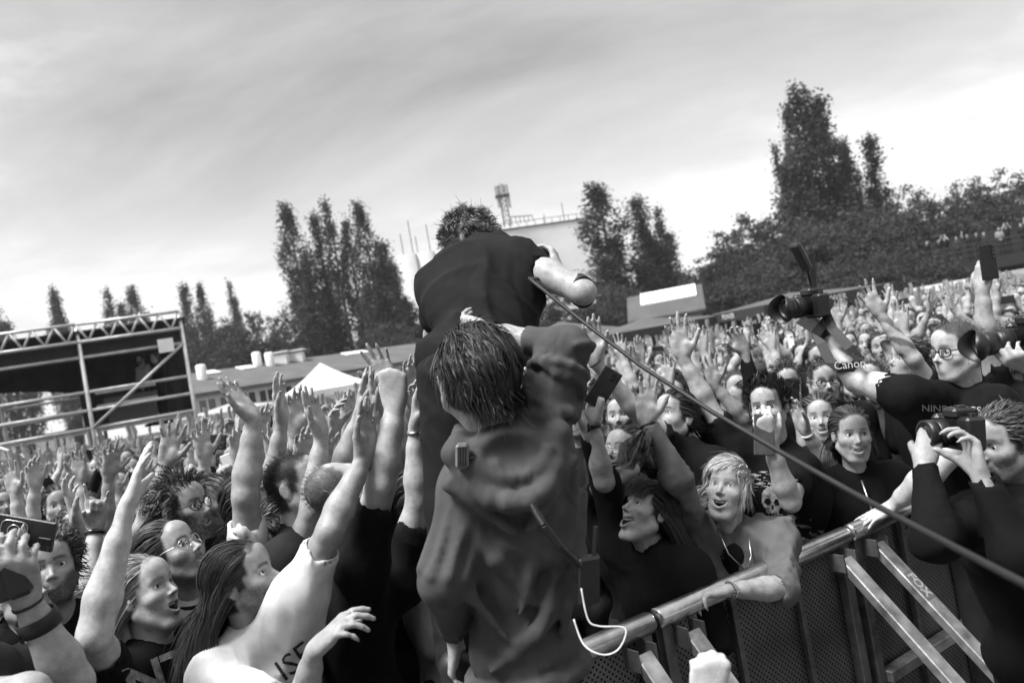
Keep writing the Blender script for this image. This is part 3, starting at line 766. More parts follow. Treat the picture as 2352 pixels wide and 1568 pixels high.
def person(label, head, yaw, pitch=0., roll=0., hair=None, hairv=.03, n_hair=1500, hw=.0024, skin=.42, shirt=.012, sleeves='short', arms=(), lean=(0, 0), group=None,
           body_yaw=None, v=.0034, av=.0046, sv=.010, scale=.94, fold_amp=.006, fold_f=1.25, loose=0., pelvis=None, neck=None, legs=True, mouth=0., smile=0., fem=0., gaze=(0, 1, 0),
           glass=None, seed=None, shirt_mat=None, hair_kw=None, base_z=0., collar=None, hood=None, torso=True, thick=.9, extra=None, face=True, big=1.0, hair_mat_=None, name='person', leg_w=1.0, **hk):
    """one person; head = world position of the head's middle.  arms: dicts(side, el, wr, tip, palm, pose, [sh], [sleeve])"""
    q_ = float(np.clip(np.linalg.norm(np.asarray(head) - CAM) / 2.5, 1, 1.6)); v, av, sv = max(v, min(v * 1.42 * q_, .0086)), min(av * 1.40 * q_, .0078), sv * 1.5 * q_ ** .7; n_hair = int(n_hair * .48 / q_ ** .7); hw = hw * 1.45 * q_ ** .4        # mesh budget by distance
    seed = random.randrange(9999) if seed is None else seed; rs = np.random.RandomState(seed)
    H = np.asarray(head, float); yw, pt = math.radians(yaw), math.radians(pitch)
    fw = V3(math.sin(yw) * math.cos(pt), -math.cos(yw) * math.cos(pt), math.sin(pt)); M = basis(fw, roll=math.radians(roll)) * scale   # rows; local @ M -> world
    by = yw if body_yaw is None else math.radians(body_yaw); bf = V3(math.sin(by), -math.cos(by), 0); lat = np.cross(bf, V3(0, 0, 1))
    N = (H + M[2] * -.10 - bf * .042 + V3(0, 0, -.080) * scale) if neck is None else np.asarray(neck, float)     # base of the neck
    PV = (N + V3(lean[0], lean[1], -.53 * scale)) if pelvis is None else np.asarray(pelvis, float)
    base = V3(PV[0], PV[1], base_z); HEROES.append((PV[0], PV[1])); HEADS.append(H)
    root = empty(name, base, label, 'person', group)
    up = nrm(N - PV); Rl = np.array([lat, bf, up]); Rl[1] = np.cross(up, lat); Rl = np.array([nrm(q) for q in Rl])
    # skin: head, neck, arms
    inv = np.linalg.inv(M); nl = (N - H + up * -.02) @ inv; cl_ = (N + up * -.078 - Rl[1] * .012 - H) @ inv
    hv, hf, ht = make_head(v, mouth, smile, fem, nl, cl_ if torso else None, skin=skin, hairv=hairv, seed=seed, bald=1.0 if hair is None else 0.0, **hk)
    Vs, Fs, Ts, n0 = [H + hv @ M], [hf], [ht], len(hv)
    shs = {}; info = []
    for s_ in (1, -1):
        shs[s_] = N + lat * s_ * .165 * scale * big - up * .045
    for a in arms:
        s_ = a['side']; el, wr, tip = np.asarray(a['el'], float), np.asarray(a['wr'], float), np.asarray(a['tip'], float)
        if np.linalg.norm(wr - el) < .205: el = wr + nrm(el - wr) * .235
        sh = shs[s_]; lift = nrm(el - sh) @ up
        sh = sh + up * .055 * max(0, lift) + nrm(el - sh) * .015 if 'sh' not in a else np.asarray(a['sh'], float)
        shs[s_] = sh; lu, lf = np.linalg.norm(el - sh), np.linalg.norm(wr - el)
        if not (.2 < lu < .40 and .19 < lf < .33): print('ARM %.2f %.2f' % (lu, lf), label)
        slv = a.get('sleeve', sleeves); st = None
        fore = None
        if slv == 'long': fore = .74 if a.get('se', .88) > .6 else .12; st = el + (wr - el) * fore
        elif slv == 'roll': st = sh + (el - sh) * .8
        elif slv == 'short': st = sh + (el - sh) * .25
        Va, Fa, B = make_arm(av, sh, el, wr, tip, a['palm'], a.get('hs', s_), a.get('pose', 'open'), thick * a.get('thick', 1.0), a.get('s', 1.0), start=st, fore=fore)
        Vs.append(Va); Fs.append(Fa + n0); Ts.append(arm_tone(Va, a, el, wr, skin)); n0 += len(Va); info.append((a, sh, el, wr, tip, B))
    if extra is not None:
        for Va, Fa in extra: Vs.append(Va); Fs.append(Fa + n0); Ts.append(np.full(len(Va), skin)); n0 += len(Va)
    BV, BF, BT = np.concatenate(Vs), np.concatenate(Fs), np.concatenate(Ts)
    W = lambda p: H + np.asarray(p) @ M - base
    if face:
        for sx in (-1, 1):
            ev, eq, et, ni = make_eye(sx, gaze); me = mesh('eye', W(ev), [eq, et]); me.materials.append(EYE); me.materials.append(IRIS)
            mi = np.zeros(len(eq) + len(et), np.int32); mi[:ni] = 1; mi[len(eq):] = 1; me.polygons.foreach_set('material_index', mi); link('eye', me, None, root)
        if mouth > .12:
            mo = mouth * .030; wl = .024 + .008 * smile - .003 * mouth * (1 - smile); tt = np.linspace(-.86, .86, 13); mz = -.0665 - mo * .5 * (1 - tt ** 2) + .009 * smile * tt ** 2; mr_ = .0004 + (.0006 + mo * .6) * (1 - tt ** 2) ** .65; my_ = .0735 + .0150 * (1 - tt ** 2)
            t = MB(); xs = wl * .95 * tt; yy = my_ - .0055; zt = mz + mr_ + .003; h = np.minimum(.0105, mr_ * (1.5 + .4 * smile) + .003)
            V_ = np.concatenate([np.stack([xs, yy, zt], 1), np.stack([xs, yy + .0005, zt - h], 1), np.stack([xs, yy - .006, zt - h], 1)])
            k = np.arange(12); t.add(W(V_), np.concatenate([np.stack([k, k + 1, k + 14, k + 13], 1), np.stack([k + 13, k + 14, k + 27, k + 26], 1)])); t.build('teeth', TEETH, root, True)
    if glass: glasses(root, H, M, base, **glass)
    if hair:
        h = dict(HAIR[hair]); h.update(hair_kw or {}); cmb = comb_of(h.pop('comb')); h.setdefault('width', hw)
        gl = nrm(V3(0, 0, -1) @ inv); cs = [((N + V3(0, 0, -.13) - H) @ inv, V3(.2, .2, .17) * .78 + .02)] if hair in ('long', 'longback', 'fringe') else None
        rec = h.pop('recede', hk.get('recede', 0.0))
        hvv, hff, htt = hair_strands(rs, n_hair, gravity=gl, collide=cs, comb=cmb, recede=rec, **h)
        if hair == 'fringe':
            h2 = dict(h); h2.update(m=8, length=.070, g_amt=.9, ylim=None)
            v2, f2, t2 = hair_strands(rs, n_hair // 4, gravity=gl, comb=comb_of('forward'), region=lambda p: (p[:, 1] > .03) & (p[:, 2] > .06), recede=-.012, **{k_: q_ for k_, q_ in h2.items() if k_ not in ('recede',)})
            hff = np.concatenate([hff, f2 + len(hvv)]); hvv = np.concatenate([hvv, v2]); htt = np.concatenate([htt, t2])
        if hair == 'bun':
            v2, f2, t2 = hair_strands(rs, n_hair // 3, gravity=gl, comb=lambda p, n_: np.tile(nrm(V3(0, -.6, .1)), (len(p), 1)), m=10, length=.26, g_amt=1.0, clump=.8, nguide=12, width=h['width'],
                                      region=lambda p: (p[:, 1] < -.085) & (np.abs(p[:, 0]) < .04) & (np.abs(p[:, 2] - .05) < .04), shell=.2, tang=0)
            hff = np.concatenate([hff, f2 + len(hvv)]); hvv = np.concatenate([hvv, v2]); htt = np.concatenate([htt, t2])
        link('hair', mesh('hair', W(hvv), hff, True, htt), hair_mat_ or hair_mat(hairv), root)
    smesh = None
    if torso:
        pts = [N, PV] + list(shs.values()) + [i[2] for i in info] + [i[3] for i in info if i[0].get('sleeve', sleeves) in ('long', 'roll')]
        A = np.array(pts); f = Field(A.min(0) - .24, A.max(0) + .16, sv); L = np.linalg.norm(N - PV); bg_ = big; lo = loose
        f.ell(N - up * .165, (.172 * bg_ + lo, .115 * bg_ + lo, .165), Rl, k=.02); f.ell(N - up * .60 * L, (.155 * bg_ + lo, .108 * bg_ + lo, .18), Rl, k=.06)
        f.ell(PV, (.168 * bg_ + lo, .118 * bg_ + lo, .12), Rl, k=.06)
        for s_ in (1, -1):
            f.cap(N - up * .035, shs[s_], .060 + lo * .4, .064 + lo * .5, k=.05)
            f.cap(N + up * .022 - Rl[1] * .01 + lat * s_ * .03, shs[s_] - lat * s_ * .03, .040, .04, k=.04)
            f.cap(shs[s_] - up * .02, N - up * .24 + lat * s_ * .1, .07, .08, k=.06)
        for a, sh, el, wr, tip, B in info:
            sl_ = a.get('sleeve', sleeves); th_ = thick * a.get('thick', 1.0)
            if sl_ == 'short': e_ = sh + (el - sh) * a.get('sl', .62); f.cap(sh, e_, .068 * th_ + lo * .6, .064 * th_ + lo * .5, k=.03)
            elif sl_ == 'long':
                f.cap(sh, el, .068 * th_ + lo * .6, .058 * th_ + lo * .6, k=.03); f.cap(el, el + (wr - el) * a.get('se', .88), .056 * th_ + lo * .6, .040 * th_ + lo * .15, k=.03)
            elif sl_ == 'roll':
                f.cap(sh, el, .068 * th_ + lo * .6, .060 * th_ + lo * .5, k=.03); f.cap(el, el + (wr - el) * .22, .058 * th_ + lo * .5, .052 * th_ + lo * .3, k=.03)
        idle = [s_ for s_ in (1, -1) if s_ not in [i[0]['side'] for i in info]]
        for s_ in idle:   # an arm hanging out of sight keeps its sleeve
            f.cap(shs[s_], shs[s_] + lat * s_ * .05 - up * .24 + bf * .03, .066 + lo * .6, .058 + lo * .5, k=.04)
        if hood: hood(f, N, up, Rl, lat)
        if fold_amp: f.disp(fold(seed, fold_amp, fold_f))
        hd = nrm(H - M[2] * .05 - N); f.cap(N + up * .034 - Rl[1] * .004, N + hd * .15, .052 * scale, .072 * scale, k=.012, op='s')
        for a, sh, el, wr, tip, B in info:
            sl_ = a.get('sleeve', sleeves); th_ = thick * a.get('thick', 1.0)
            if sl_ == 'short': e_ = sh + (el - sh) * a.get('sl', .62); d_ = nrm(el - sh); end, rr = e_ + d_ * .05, .046 * th_ + lo * .3
            elif sl_ == 'long': d_ = nrm(wr - el); end, rr = el + (wr - el) * a.get('se', .88) + d_ * .035, .029 * th_
            elif sl_ == 'roll': d_ = nrm(wr - el); end, rr = el + (wr - el) * .22 + d_ * .04, .048 * th_ + lo * .2
            else: continue
            f.cap(end - d_ * .045, end + d_ * .05, rr, rr + .01, k=.004, op='s')
        ii = np.round((BV - f.lo) / f.v).astype(int); ok_ = ((ii >= 0) & (ii < f.n)).all(1); dv = np.ones(len(BV)); ii = np.clip(ii, 0, f.n - 1); dv[ok_] = f.a[ii[ok_, 0], ii[ok_, 1], ii[ok_, 2]]
        BF = BF[~(dv[BF] < -.016).all(1)]; us = np.zeros(len(BV), bool); us[BF.ravel()] = True; mp_ = np.cumsum(us) - 1; BV, BT, BF = BV[us], BT[us], mp_[BF]
        sV, sF = f.nets(); sV = relax_v(sV, sF, .3)
        smesh = (sV, sF); link('shirt', mesh('shirt', sV - base, sF, True), shirt_mat or cloth(shirt), root)
        if collar is not None:
            mb = MB(); a_ = np.linspace(0, 2 * np.pi, 25); mb.tube([N + up * (.018 - .03 * (np.cos(q) > 0) * np.cos(q)) + (lat * np.sin(q) * .064 + Rl[1] * (np.cos(q) * .066 + .01)) for q in a_], .007, 6, False); mb.build('collar', collar, root, True, base)
    link('body', mesh('body', BV - base, BF, True, BT), SKIN, root)
    if legs:
        lm, sm = legs_mesh(); hgt = max(.45, PV[2] - base_z)
        o = link('trousers', lm, JEANS, root); o.rotation_euler = (0, 0, math.atan2(-bf[0], bf[1])); o.scale = (leg_w, leg_w, hgt / .93)
        for sx in (-1, 1):
            q = lat * sx * .11 - bf * .02; so = link('shoe', sm, SHOES, root); so.location = q; so.rotation_euler = (0, 0, math.atan2(-bf[0], bf[1]) - sx * .12)
    return dict(root=root, base=base, H=H, M=M, N=N, up=up, lat=lat, bf=bf, Rl=Rl, arms=info, shirt=smesh, shs=shs)
def band(pr, i, name, mat, t, r, w, th=.003, dial=None):
    """band on the forearm of arm i at fraction t from elbow to wrist"""
    a, sh, el, wr, tip, B = pr['arms'][i]; c = el + (wr - el) * t; d = nrm(wr - el); z = np.asarray(a['palm'], float); z = nrm(z - d * (z @ d))
    mb = MB(); ring(mb, c, d, r, w, th, 22, z, 1.2); o = mb.build(name, mat, pr['root'], True, pr['base'])
    if dial:
        mb = MB(); mb.lathe(c - z * (r / 1.2 + .004), -z, [(0, 0.001), (0, .019), (.007, .0185), (.008, .015), (.008, .001)], 20); mb.build('dial', dial, o, False, pr['base'])
    return o
def beads(pr, i, t, r, mat, n=18, br=.0042):
    a, sh, el, wr, tip, B = pr['arms'][i]; c = el + (wr - el) * t; d = nrm(wr - el); Bz = basis(d); mb = MB(); z = np.asarray(a['palm'], float); z = nrm(z - d * (z @ d))
    for k in range(n):
        q = np.cos(6.283 * k / n) * Bz[0] + np.sin(6.283 * k / n) * Bz[2]; q = q - z * (q @ z) * .16
        mb.lathe(c + q * (r + br * .7), np.cross(q, d), [(-br, .0003), (-br * .7, br * .7), (0, br), (br * .7, br * .7), (br, .0003)], 8)
    return mb.build('bracelet', mat, pr['root'], True, pr['base'])
def text_on(pr, txt, size, at, dirn, upv, mat, name='print', depth=.004, shear=0.0, bold=0.0, sub=2):
    """lettering wrapped onto the shirt: laid out on a plane at `at`, thrown along dirn onto the cloth"""
    cu = bpy.data.curves.new('t', 'FONT'); cu.body = txt; cu.size = size; cu.align_x = 'CENTER'; cu.align_y = 'CENTER'; cu.shear = shear; cu.offset = bold; cu.resolution_u = 2
    to = bpy.data.objects.new('t', cu); COL.objects.link(to); dg = bpy.context.evaluated_depsgraph_get(); me = bpy.data.meshes.new_from_object(to.evaluated_get(dg))
    bpy.data.objects.remove(to); import bmesh as bm_
    b = bm_.new(); b.from_mesh(me); bm_.ops.triangulate(b, faces=b.faces); bm_.ops.subdivide_edges(b, edges=[e for e in b.edges if e.calc_length() > size * .12], cuts=sub, use_grid_fill=False); bm_.ops.triangulate(b, faces=b.faces)
    if pr is not None: bvh = BVHTree.FromPolygons([Vector(q) for q in pr['shirt'][0]], pr['shirt'][1].tolist())
    dirn = nrm(dirn); upv = nrm(np.asarray(upv, float) - dirn * (np.asarray(upv, float) @ dirn)); rt = np.cross(dirn, upv)
    miss = []
    for q in b.verts:
        p = np.asarray(at) + rt * q.co.x + upv * q.co.y
        if pr is not None:
            h = bvh.ray_cast(Vector(p), Vector(dirn), 1.2)
            if h[0] is not None: p = np.array(h[0]) - dirn * depth
            else: miss.append(q)
        q.co = Vector(p - (pr['base'] if pr is not None else 0))
    if miss: bm_.ops.delete(b, geom=miss, context='VERTS')
    b.to_mesh(me); b.free(); me.materials.clear()
    return link(name, me, mat, pr['root'] if pr is not None else None)

# ------------------------------------------------------------------ things people hold
def phone(label, c, wdir, hdir, back, size=(.074, .155, .0085), mat=None, lens=3, case=None, group=None, plate=False):
    """phone; back = direction the camera side faces, hdir = long axis"""
    h = nrm(hdir); b = nrm(np.asarray(back, float) - h * (np.asarray(back, float) @ h)); w = np.cross(h, b); c = np.asarray(c, float)
    root = empty('phone', c, label, 'phone', group); mat = mat or BLACKP
    m = MB(); m.obox((0, 0, 0), (w, h, b), (size[0] / 2, size[1] / 2, size[2] / 2), .003); m.build('case', mat, root)
    m = MB(); m.obox(-b * (size[2] / 2 + .0006), (w, h, b), (size[0] / 2 - .004, size[1] / 2 - .004, .0006)); m.build('screen', GLASSM, root)
    bc = w * (size[0] / 2 - .020) + h * (size[1] / 2 - .022) + b * (size[2] / 2 + .001)
    if lens == 3:
        m = MB(); m.obox(bc, (w, h, b), (.0165, .0165, .0015), .001); bump = m.build('camera_bump', case or mat, root); sp = [(-.0075, .0075), (-.0075, -.0075), (.008, 0)]
    else:
        bump = root; sp = [(.006, .012 - .016 * k) for k in range(lens)]
    for x, y in sp:
        q = bc + w * x + h * y + b * .0012; m = MB(); m.lathe(q, b, [(0, .0001), (0, .0064), (.0022, .0064), (.0022, .0048)], 14); lo = m.build('lens_ring', DARKM, root)
        m = MB(); m.lathe(q + b * .0018, b, [(0, .0048), (.0001, .0001)], 14); m.build('lens_glass', GLASSM, lo)
    if plate:
        m = MB(); q0 = -h * .025 + b * (size[2] / 2)
        a_ = np.linspace(0, 6.283, 29)
        m.tube([q0 + w * .017 * math.cos(t) + h * .017 * math.sin(t) + b * .001 for t in a_], .0014, 6, False)
        m.tube([q0 + w * .028 * np.sign(math.cos(t)) * abs(math.cos(t)) ** .5 + h * .036 * np.sign(math.sin(t)) * abs(math.sin(t)) ** .5 + b * .001 for t in a_], .0012, 6, False); m.build('ring_stand', STEEL, root, True)
    return root
def dslr(label, c, fwd, up, hood=.05, lens=.12, lr=.038, flash=False, strap=None, tone=None):
    """camera: c = middle of the body, fwd = where it looks"""
    f = nrm(fwd); u = nrm(np.asarray(up, float) - f * (np.asarray(up, float) @ f)); r = np.cross(f, u); c = np.asarray(c, float)
    root = empty('camera', c, label, 'camera'); A = (r, f, u)
    m = MB(); m.obox((0, 0, 0), A, (.070, .030, .048), .008); m.obox(r * .062 + f * .018, A, (.016, .026, .050), .010); m.build('camera_body', BLACKP, root)
    m = MB(); m.obox(u * .056 + f * .006, A, (.030, .034, .016), .008); m.obox(u * .074, A, (.011, .012, .003), .001); m.build('prism_housing', BLACKP, root)
    m = MB(); m.lathe(r * .045 + u * .046, u, [(0, .014), (.010, .014), (.011, .0001)], 16); m.build('dial', DARKM, root); m = MB(); m.lathe(-r * .048 + u * .046, u, [(0, .011), (.012, .011), (.013, .0001)], 16); m.build('dial', DARKM, root)
    m = MB(); m.obox(-f * .031, A, (.042, .002, .030), .001); m.build('rear_screen', GLASSM, root)
    m = MB(); m.obox(-f * .034 + u * .055, A, (.018, .010, .012), .004); m.build('eyecup', BLACKR, root)
    pr = [(.028, .0001), (.028, lr * .86), (.045, lr * .86), (.046, lr * .92), (.028 + lens * .3, lr * .92), (.029 + lens * .3, lr), (.028 + lens * .62, lr), (.029 + lens * .62, lr * .94),
          (.028 + lens * .68, lr * .94), (.029 + lens * .68, lr * 1.02), (.028 + lens, lr * 1.02), (.028 + lens, lr * .8), (.02 + lens, lr * .7)]
    m = MB(); m.lathe((0, 0, 0), f, pr, 32); lb = m.build('lens_barrel', BLACKP, root, True)
    m = MB()
    for t_ in (.34, .42, .5, .58): m.lathe((0, 0, 0), f, [(.028 + lens * t_, lr * 1.0), (.028 + lens * t_, lr * 1.03), (.030 + lens * t_, lr * 1.03), (.030 + lens * t_, lr)], 32)
    m.build('grip_ring', BLACKR, lb)
    m = MB(); m.lathe((0, 0, 0), f, [(.02 + lens, lr * .72), (.024 + lens, lr * .4), (.025 + lens, .0001)], 28); m.build('front_glass', GLASSM, lb, True)
    if hood:
        n = 40; th = np.arange(n) * 2 * np.pi / n; d = .028 + lens - .012; V = []
        ed = hood * (.72 + .28 * np.cos(2 * th))
        for rr, tt in ((lr * 1.06, 0 * th), (lr * 1.25, .3 * ed), (lr * 1.42, ed), (lr * 1.38, ed), (lr * 1.2, .3 * ed), (lr * 1.02, 0 * th)):
            V.append(f * d + np.outer(tt, f) + rr * (np.cos(th)[:, None] * r + np.sin(th)[:, None] * u))
        k = np.arange(n); k2 = (k + 1) % n; m = MB(); m.add(np.concatenate(V), np.concatenate([np.stack([i * n + k, i * n + k2, (i + 1) * n + k2, (i + 1) * n + k], 1) for i in range(5)])); m.build('lens_hood', BLACKP, lb, True)
    if flash:
        m = MB(); s0 = u * .078; s1 = u * .15 + f * .03 - r * .02; m.tube([s0, s1], .006, 8); m.obox(s1 + (u * .9 + f * .45) * .055, (r, nrm(u * .9 + f * .45), nrm(f * .9 - u * .45)), (.022, .062, .016), .008); m.build('microphone', BLACKP, root)
        m = MB(); m.obox(u * .14 - f * .03 + r * .02, A, (.004, .014, .075), .002); m.build('fold_out_screen', BLACKP, root)
    if strap is not None:
        m = MB(); pts = np.asarray(strap) - c; V = []; d = np.gradient(pts, axis=0); d /= np.linalg.norm(d, axis=1)[:, None]
        wv = np.cross(d, V3(.2, 1, .1)); wv /= np.linalg.norm(wv, axis=1)[:, None]; nv = np.cross(wv, d); w_, h_ = .019, .002
        for i in range(len(pts)):
            for a, b in ((-1, -1), (1, -1), (1, 1), (-1, 1)): V.append(pts[i] + wv[i] * w_ * a + nv[i] * h_ * b)
        k = np.arange(4); m.add(V, np.concatenate([np.stack([i * 4 + k, i * 4 + (k + 1) % 4, (i + 1) * 4 + (k + 1) % 4, (i + 1) * 4 + k], 1) for i in range(len(pts) - 1)])); m.build('strap', BLACKR, root)
    return root

def patch_on(pr, mask, w, h, at, dirn, upv, mat, name, nx=26, ny=34, depth=.004):
    """flat print made of small cells where mask(u, v) holds, thrown onto the cloth"""
    bvh = BVHTree.FromPolygons([Vector(q) for q in pr['shirt'][0]], pr['shirt'][1].tolist()); dirn = nrm(dirn); upv = nrm(np.asarray(upv, float) - dirn * (np.asarray(upv, float) @ dirn)); rt = np.cross(dirn, upv); V, idx, F = [], {}, []
    def vert(i, j):
        if (i, j) not in idx:
            p = np.asarray(at) + rt * w * (i / nx - .5) + upv * h * (j / ny - .5); r = bvh.ray_cast(Vector(p), Vector(dirn), 1.2)
            idx[(i, j)] = -1 if r[0] is None else len(V)
            if r[0] is not None: V.append(np.array(r[0]) - dirn * depth - pr['base'])
        return idx[(i, j)]
    for i in range(nx):
        for j in range(ny):
            if mask((i + .5) / nx * 2 - 1, (j + .5) / ny * 2 - 1):
                q = [vert(i, j), vert(i + 1, j), vert(i + 1, j + 1), vert(i, j + 1)]
                if min(q) >= 0: F.append(q)
    if F: link(name, mesh(name, V, np.array(F)), mat, pr['root'])
def skull(u, v):
    if (u / .8) ** 2 + ((v - .3) / .68) ** 2 < 1 or (abs(u) < .5 and -.9 < v < 0):
        if ((abs(u) - .34) / .24) ** 2 + ((v - .12) / .2) ** 2 < 1: return False
        if abs(u) < .11 and -.32 < v < -.08: return False
        if -.62 < v < -.45 and int((u + 1) * 9) % 2: return False
        if abs(v + .53) < .03: return False
        return True
    return False
def swirl(u, v): return math.sin(7 * u + 4 * math.sin(5 * v + u * 3)) * math.cos(6 * v - 3 * math.sin(4 * u)) > .25 and u * u + v * v < 1.1

# ------------------------------------------------------------------ the setting
def text_mesh(name, txt, size, mat, parent, M4, bold=0.0):
    cu = bpy.data.curves.new('t', 'FONT'); cu.body = txt; cu.size = size; cu.align_x = 'CENTER'; cu.align_y = 'CENTER'; cu.offset = bold; cu.resolution_u = 3
    to = bpy.data.objects.new('t', cu); COL.objects.link(to); me = bpy.data.meshes.new_from_object(to.evaluated_get(bpy.context.evaluated_depsgraph_get())); bpy.data.objects.remove(to); me.materials.clear()
    o = link(name, me, mat, parent); o.matrix_local = M4; return o
def onz(px, py, z):
    d = _F + CR * ((px - CX) / FPX) + CU * ((CY - py) / FPX); t = (z - CAM[2]) / d[2]; return CAM + d * t
GROUND = plain('trodden_ground', .07, .95, noise=.45, scale=1.2, bump=.5, bscale=25)
me = mesh('ground', [(-1500, -300, 0), (1500, -300, 0), (1500, 2600, 0), (-1500, 2600, 0)], [(0, 1, 2, 3)], False)
tag(link('ground', me, GROUND), None, kind='structure')

# ---- the stage the photograph is taken from, unseen; added to block light from behind
stage = empty('stage', (0, -6, 0), 'unseen covered festival stage added behind the camera, black roof and wall block light', 'stage'); STG = plain('stage_black', .012, .8, noise=.4, scale=1)
def stp_(n, lo, hi): m_ = MB(); m_.box(lo, hi); m_.build(n, STG, stage)
stp_('deck', (-7, -7.5, 0), (7, -.5, .55)); stp_('roof', (-7.5, -8, 7.0), (7.5, -.3, 7.3)); stp_('rear_wall', (-7, -7.7, .5), (7, -7.5, 7.0))
for x_ in (-7.2, 7.2): m_ = MB(); m_.tube([(x_, -.8, 0), (x_, -.8, 7.0)], .15, 10); m_.build('roof_tower', STG, stage)

# ---- crowd barrier
def perforated():
    m, t, b = new_mat('perforated_aluminium'); tc = node(t, 'ShaderNodeTexCoord')
    mp = node(t, 'ShaderNodeMapping'); mp.inputs['Rotation'].default_value = (0, math.radians(45), 0); mp.inputs['Scale'].default_value = (62, 62, 62)
    t.links.new(tc.outputs['Object'], mp.inputs[0])
    sx = node(t, 'ShaderNodeSeparateXYZ'); t.links.new(mp.outputs[0], sx.inputs[0]); cb = node(t, 'ShaderNodeCombineXYZ')
    t.links.new(sx.outputs[0], cb.inputs[0]); t.links.new(sx.outputs[2], cb.inputs[1])
    vo = node(t, 'ShaderNodeTexVoronoi', voronoi_dimensions='2D'); vo.inputs['Scale'].default_value = 1; vo.inputs['Randomness'].default_value = 0
    t.links.new(cb.outputs[0], vo.inputs['Vector'])
    st = node(t, 'ShaderNodeMapRange'); st.inputs['From Min'].default_value = .22; st.inputs['From Max'].default_value = .29; t.links.new(vo.outputs['Distance'], st.inputs['Value'])
    nz = node(t, 'ShaderNodeTexNoise'); nz.inputs['Scale'].default_value = 5; nz.inputs['Detail'].default_value = 6; t.links.new(tc.outputs['Object'], nz.inputs['Vector'])
    mr = node(t, 'ShaderNodeMapRange'); mr.inputs['From Min'].default_value = .3; mr.inputs['From Max'].default_value = .7; mr.inputs['To Min'].default_value = .10; mr.inputs['To Max'].default_value = .24
    t.links.new(nz.outputs['Fac'], mr.inputs['Value'])
    mu = node(t, 'ShaderNodeMath', operation='MULTIPLY'); t.links.new(mr.outputs[0], mu.inputs[0]); t.links.new(st.outputs[0], mu.inputs[1])
    t.links.new(mu.outputs[0], b.inputs['Base Color']); b.inputs['Metallic'].default_value = .6; b.inputs['Roughness'].default_value = .45
    bp = node(t, 'ShaderNodeBump'); bp.inputs['Strength'].default_value = .6; bp.inputs['Distance'].default_value = .003; t.links.new(st.outputs[0], bp.inputs['Height']); t.links.new(bp.outputs[0], b.inputs['Normal'])
    return m
PERF = perforated()
RAILM = plain('rail_aluminium', .62, .28, metal=1.0, noise=.2, scale=25, bump=.06, bscale=90)
BRACEM = plain('brace_aluminium', .40, .5, metal=.75, noise=.55, scale=14, bump=.1, bscale=70)
FRAMEM = plain('frame_aluminium', .17, .5, metal=.7, noise=.35, scale=18, bump=.1, bscale=70)
J1, J2 = onz(1500, 1424, 1.2), onz(1945, 1226, 1.2)
BU = nrm((J2 - J1) * (1, 1, 0)); BN = V3(BU[1], -BU[0], 0); SEC = np.linalg.norm((J2 - J1)[:2])
B0 = V3(J1[0], J1[1], 0)
def bar(s, n=0., z=0.): return B0 + BU * s + BN * n + V3(0, 0, z)
_seclab = {-3: 'aluminium crowd barrier section far along left, under the long-haired fans', -2: 'aluminium crowd barrier section in front of the long-haired man in white',
           -1: 'aluminium crowd barrier section behind the man in the hoodie', 0: 'perforated aluminium crowd barrier section under the blonde fan, between two brace pairs',
           1: 'perforated aluminium crowd barrier section right of the rail gap, by the photographers', 2: 'aluminium crowd barrier section behind the photographer at right edge'}
_bang = math.atan2(BU[1], BU[0])
for k in range(-3, 3):
    c = bar(k * SEC); root = empty('crowd_barrier', c, _seclab[k], 'barrier', 'crowd barrier sections', _bang)
    L = SEC   # local: x along, -y towards the pit, z up
    m = MB(); m.tube([(.012, 0, 1.2), (.02, 0, 1.2), (L - .02, 0, 1.2), (L - .012, 0, 1.2)], [.031, .034, .034, .031], 20); m.build('top_rail', RAILM, root, True)
    m = MB(); m.box((.05, .03, .10), (L - .05, .033, 1.165)); m.build('panel', PERF, root)
    for x in (.045, L - .045):
        m = MB(); m.box((x - .022, -.012, .02), (x + .022, .028, 1.168), .003); m.build('post', FRAMEM, root)
    for x in (L * .36, L * .69):
        m = MB(); m.box((x - .012, .004, .04), (x + .012, .027, 1.166), .002); m.build('stiffener', FRAMEM, root)
    m = MB(); m.box((.07, -.035, .60), (L - .07, .02, .645), .004); m.build('middle_rail', BRACEM, root)
    m = MB(); m.box((.07, -.02, .06), (L - .07, .02, .10), .004); m.build('bottom_rail', FRAMEM, root)
    for x in (.105, L - .105):
        m = MB(); m.beam((x, -.045, 1.135), (x, -1.02, .06), .062, .036, bev=.004); br = m.build('brace', BRACEM, root)
        m = MB(); m.box((x - .040, -.075, 1.10), (x - .033, -.005, 1.165)); m.box((x + .033, -.075, 1.10), (x + .040, -.005, 1.165)); m.build('bracket', FRAMEM, br)
    m = MB(); m.box((.03, -1.1, .0), (L - .03, -.05, .035), .004); m.build('floor_plate', FRAMEM, root)
    m = MB(); m.box((.10, -.42, .27), (L - .10, -.13, .30), .004); m.build('step', FRAMEM, root)
    if k == 1:
        stm = plain('sticker', .11, .5, noise=.2); m = MB(); q0 = np.array((.105, -.045, 1.135)); q1 = np.array((.105, -1.02, .06)); dv = nrm(q1 - q0); nn_ = np.cross(V3(1, 0, 0), dv); nn_ = nn_ if nn_[1] < 0 else -nn_
        cc = q0 + dv * .20 + nn_ * .0192; m.obox(cc, (V3(1, 0, 0), dv, nn_), (.024, .06, .0006)); so = m.build('sticker', stm, br.parent)
        Rm = Matrix([list(dv), list(nrm(np.cross(nn_, dv))), list(nn_)]).transposed().to_4x4(); text_mesh('lettering', 'FOX', .05, plain('sticker_ink', .28, .6, noise=.5, scale=90), so, Matrix.Translation(Vector(cc + nn_ * .0012)) @ Rm, .002)

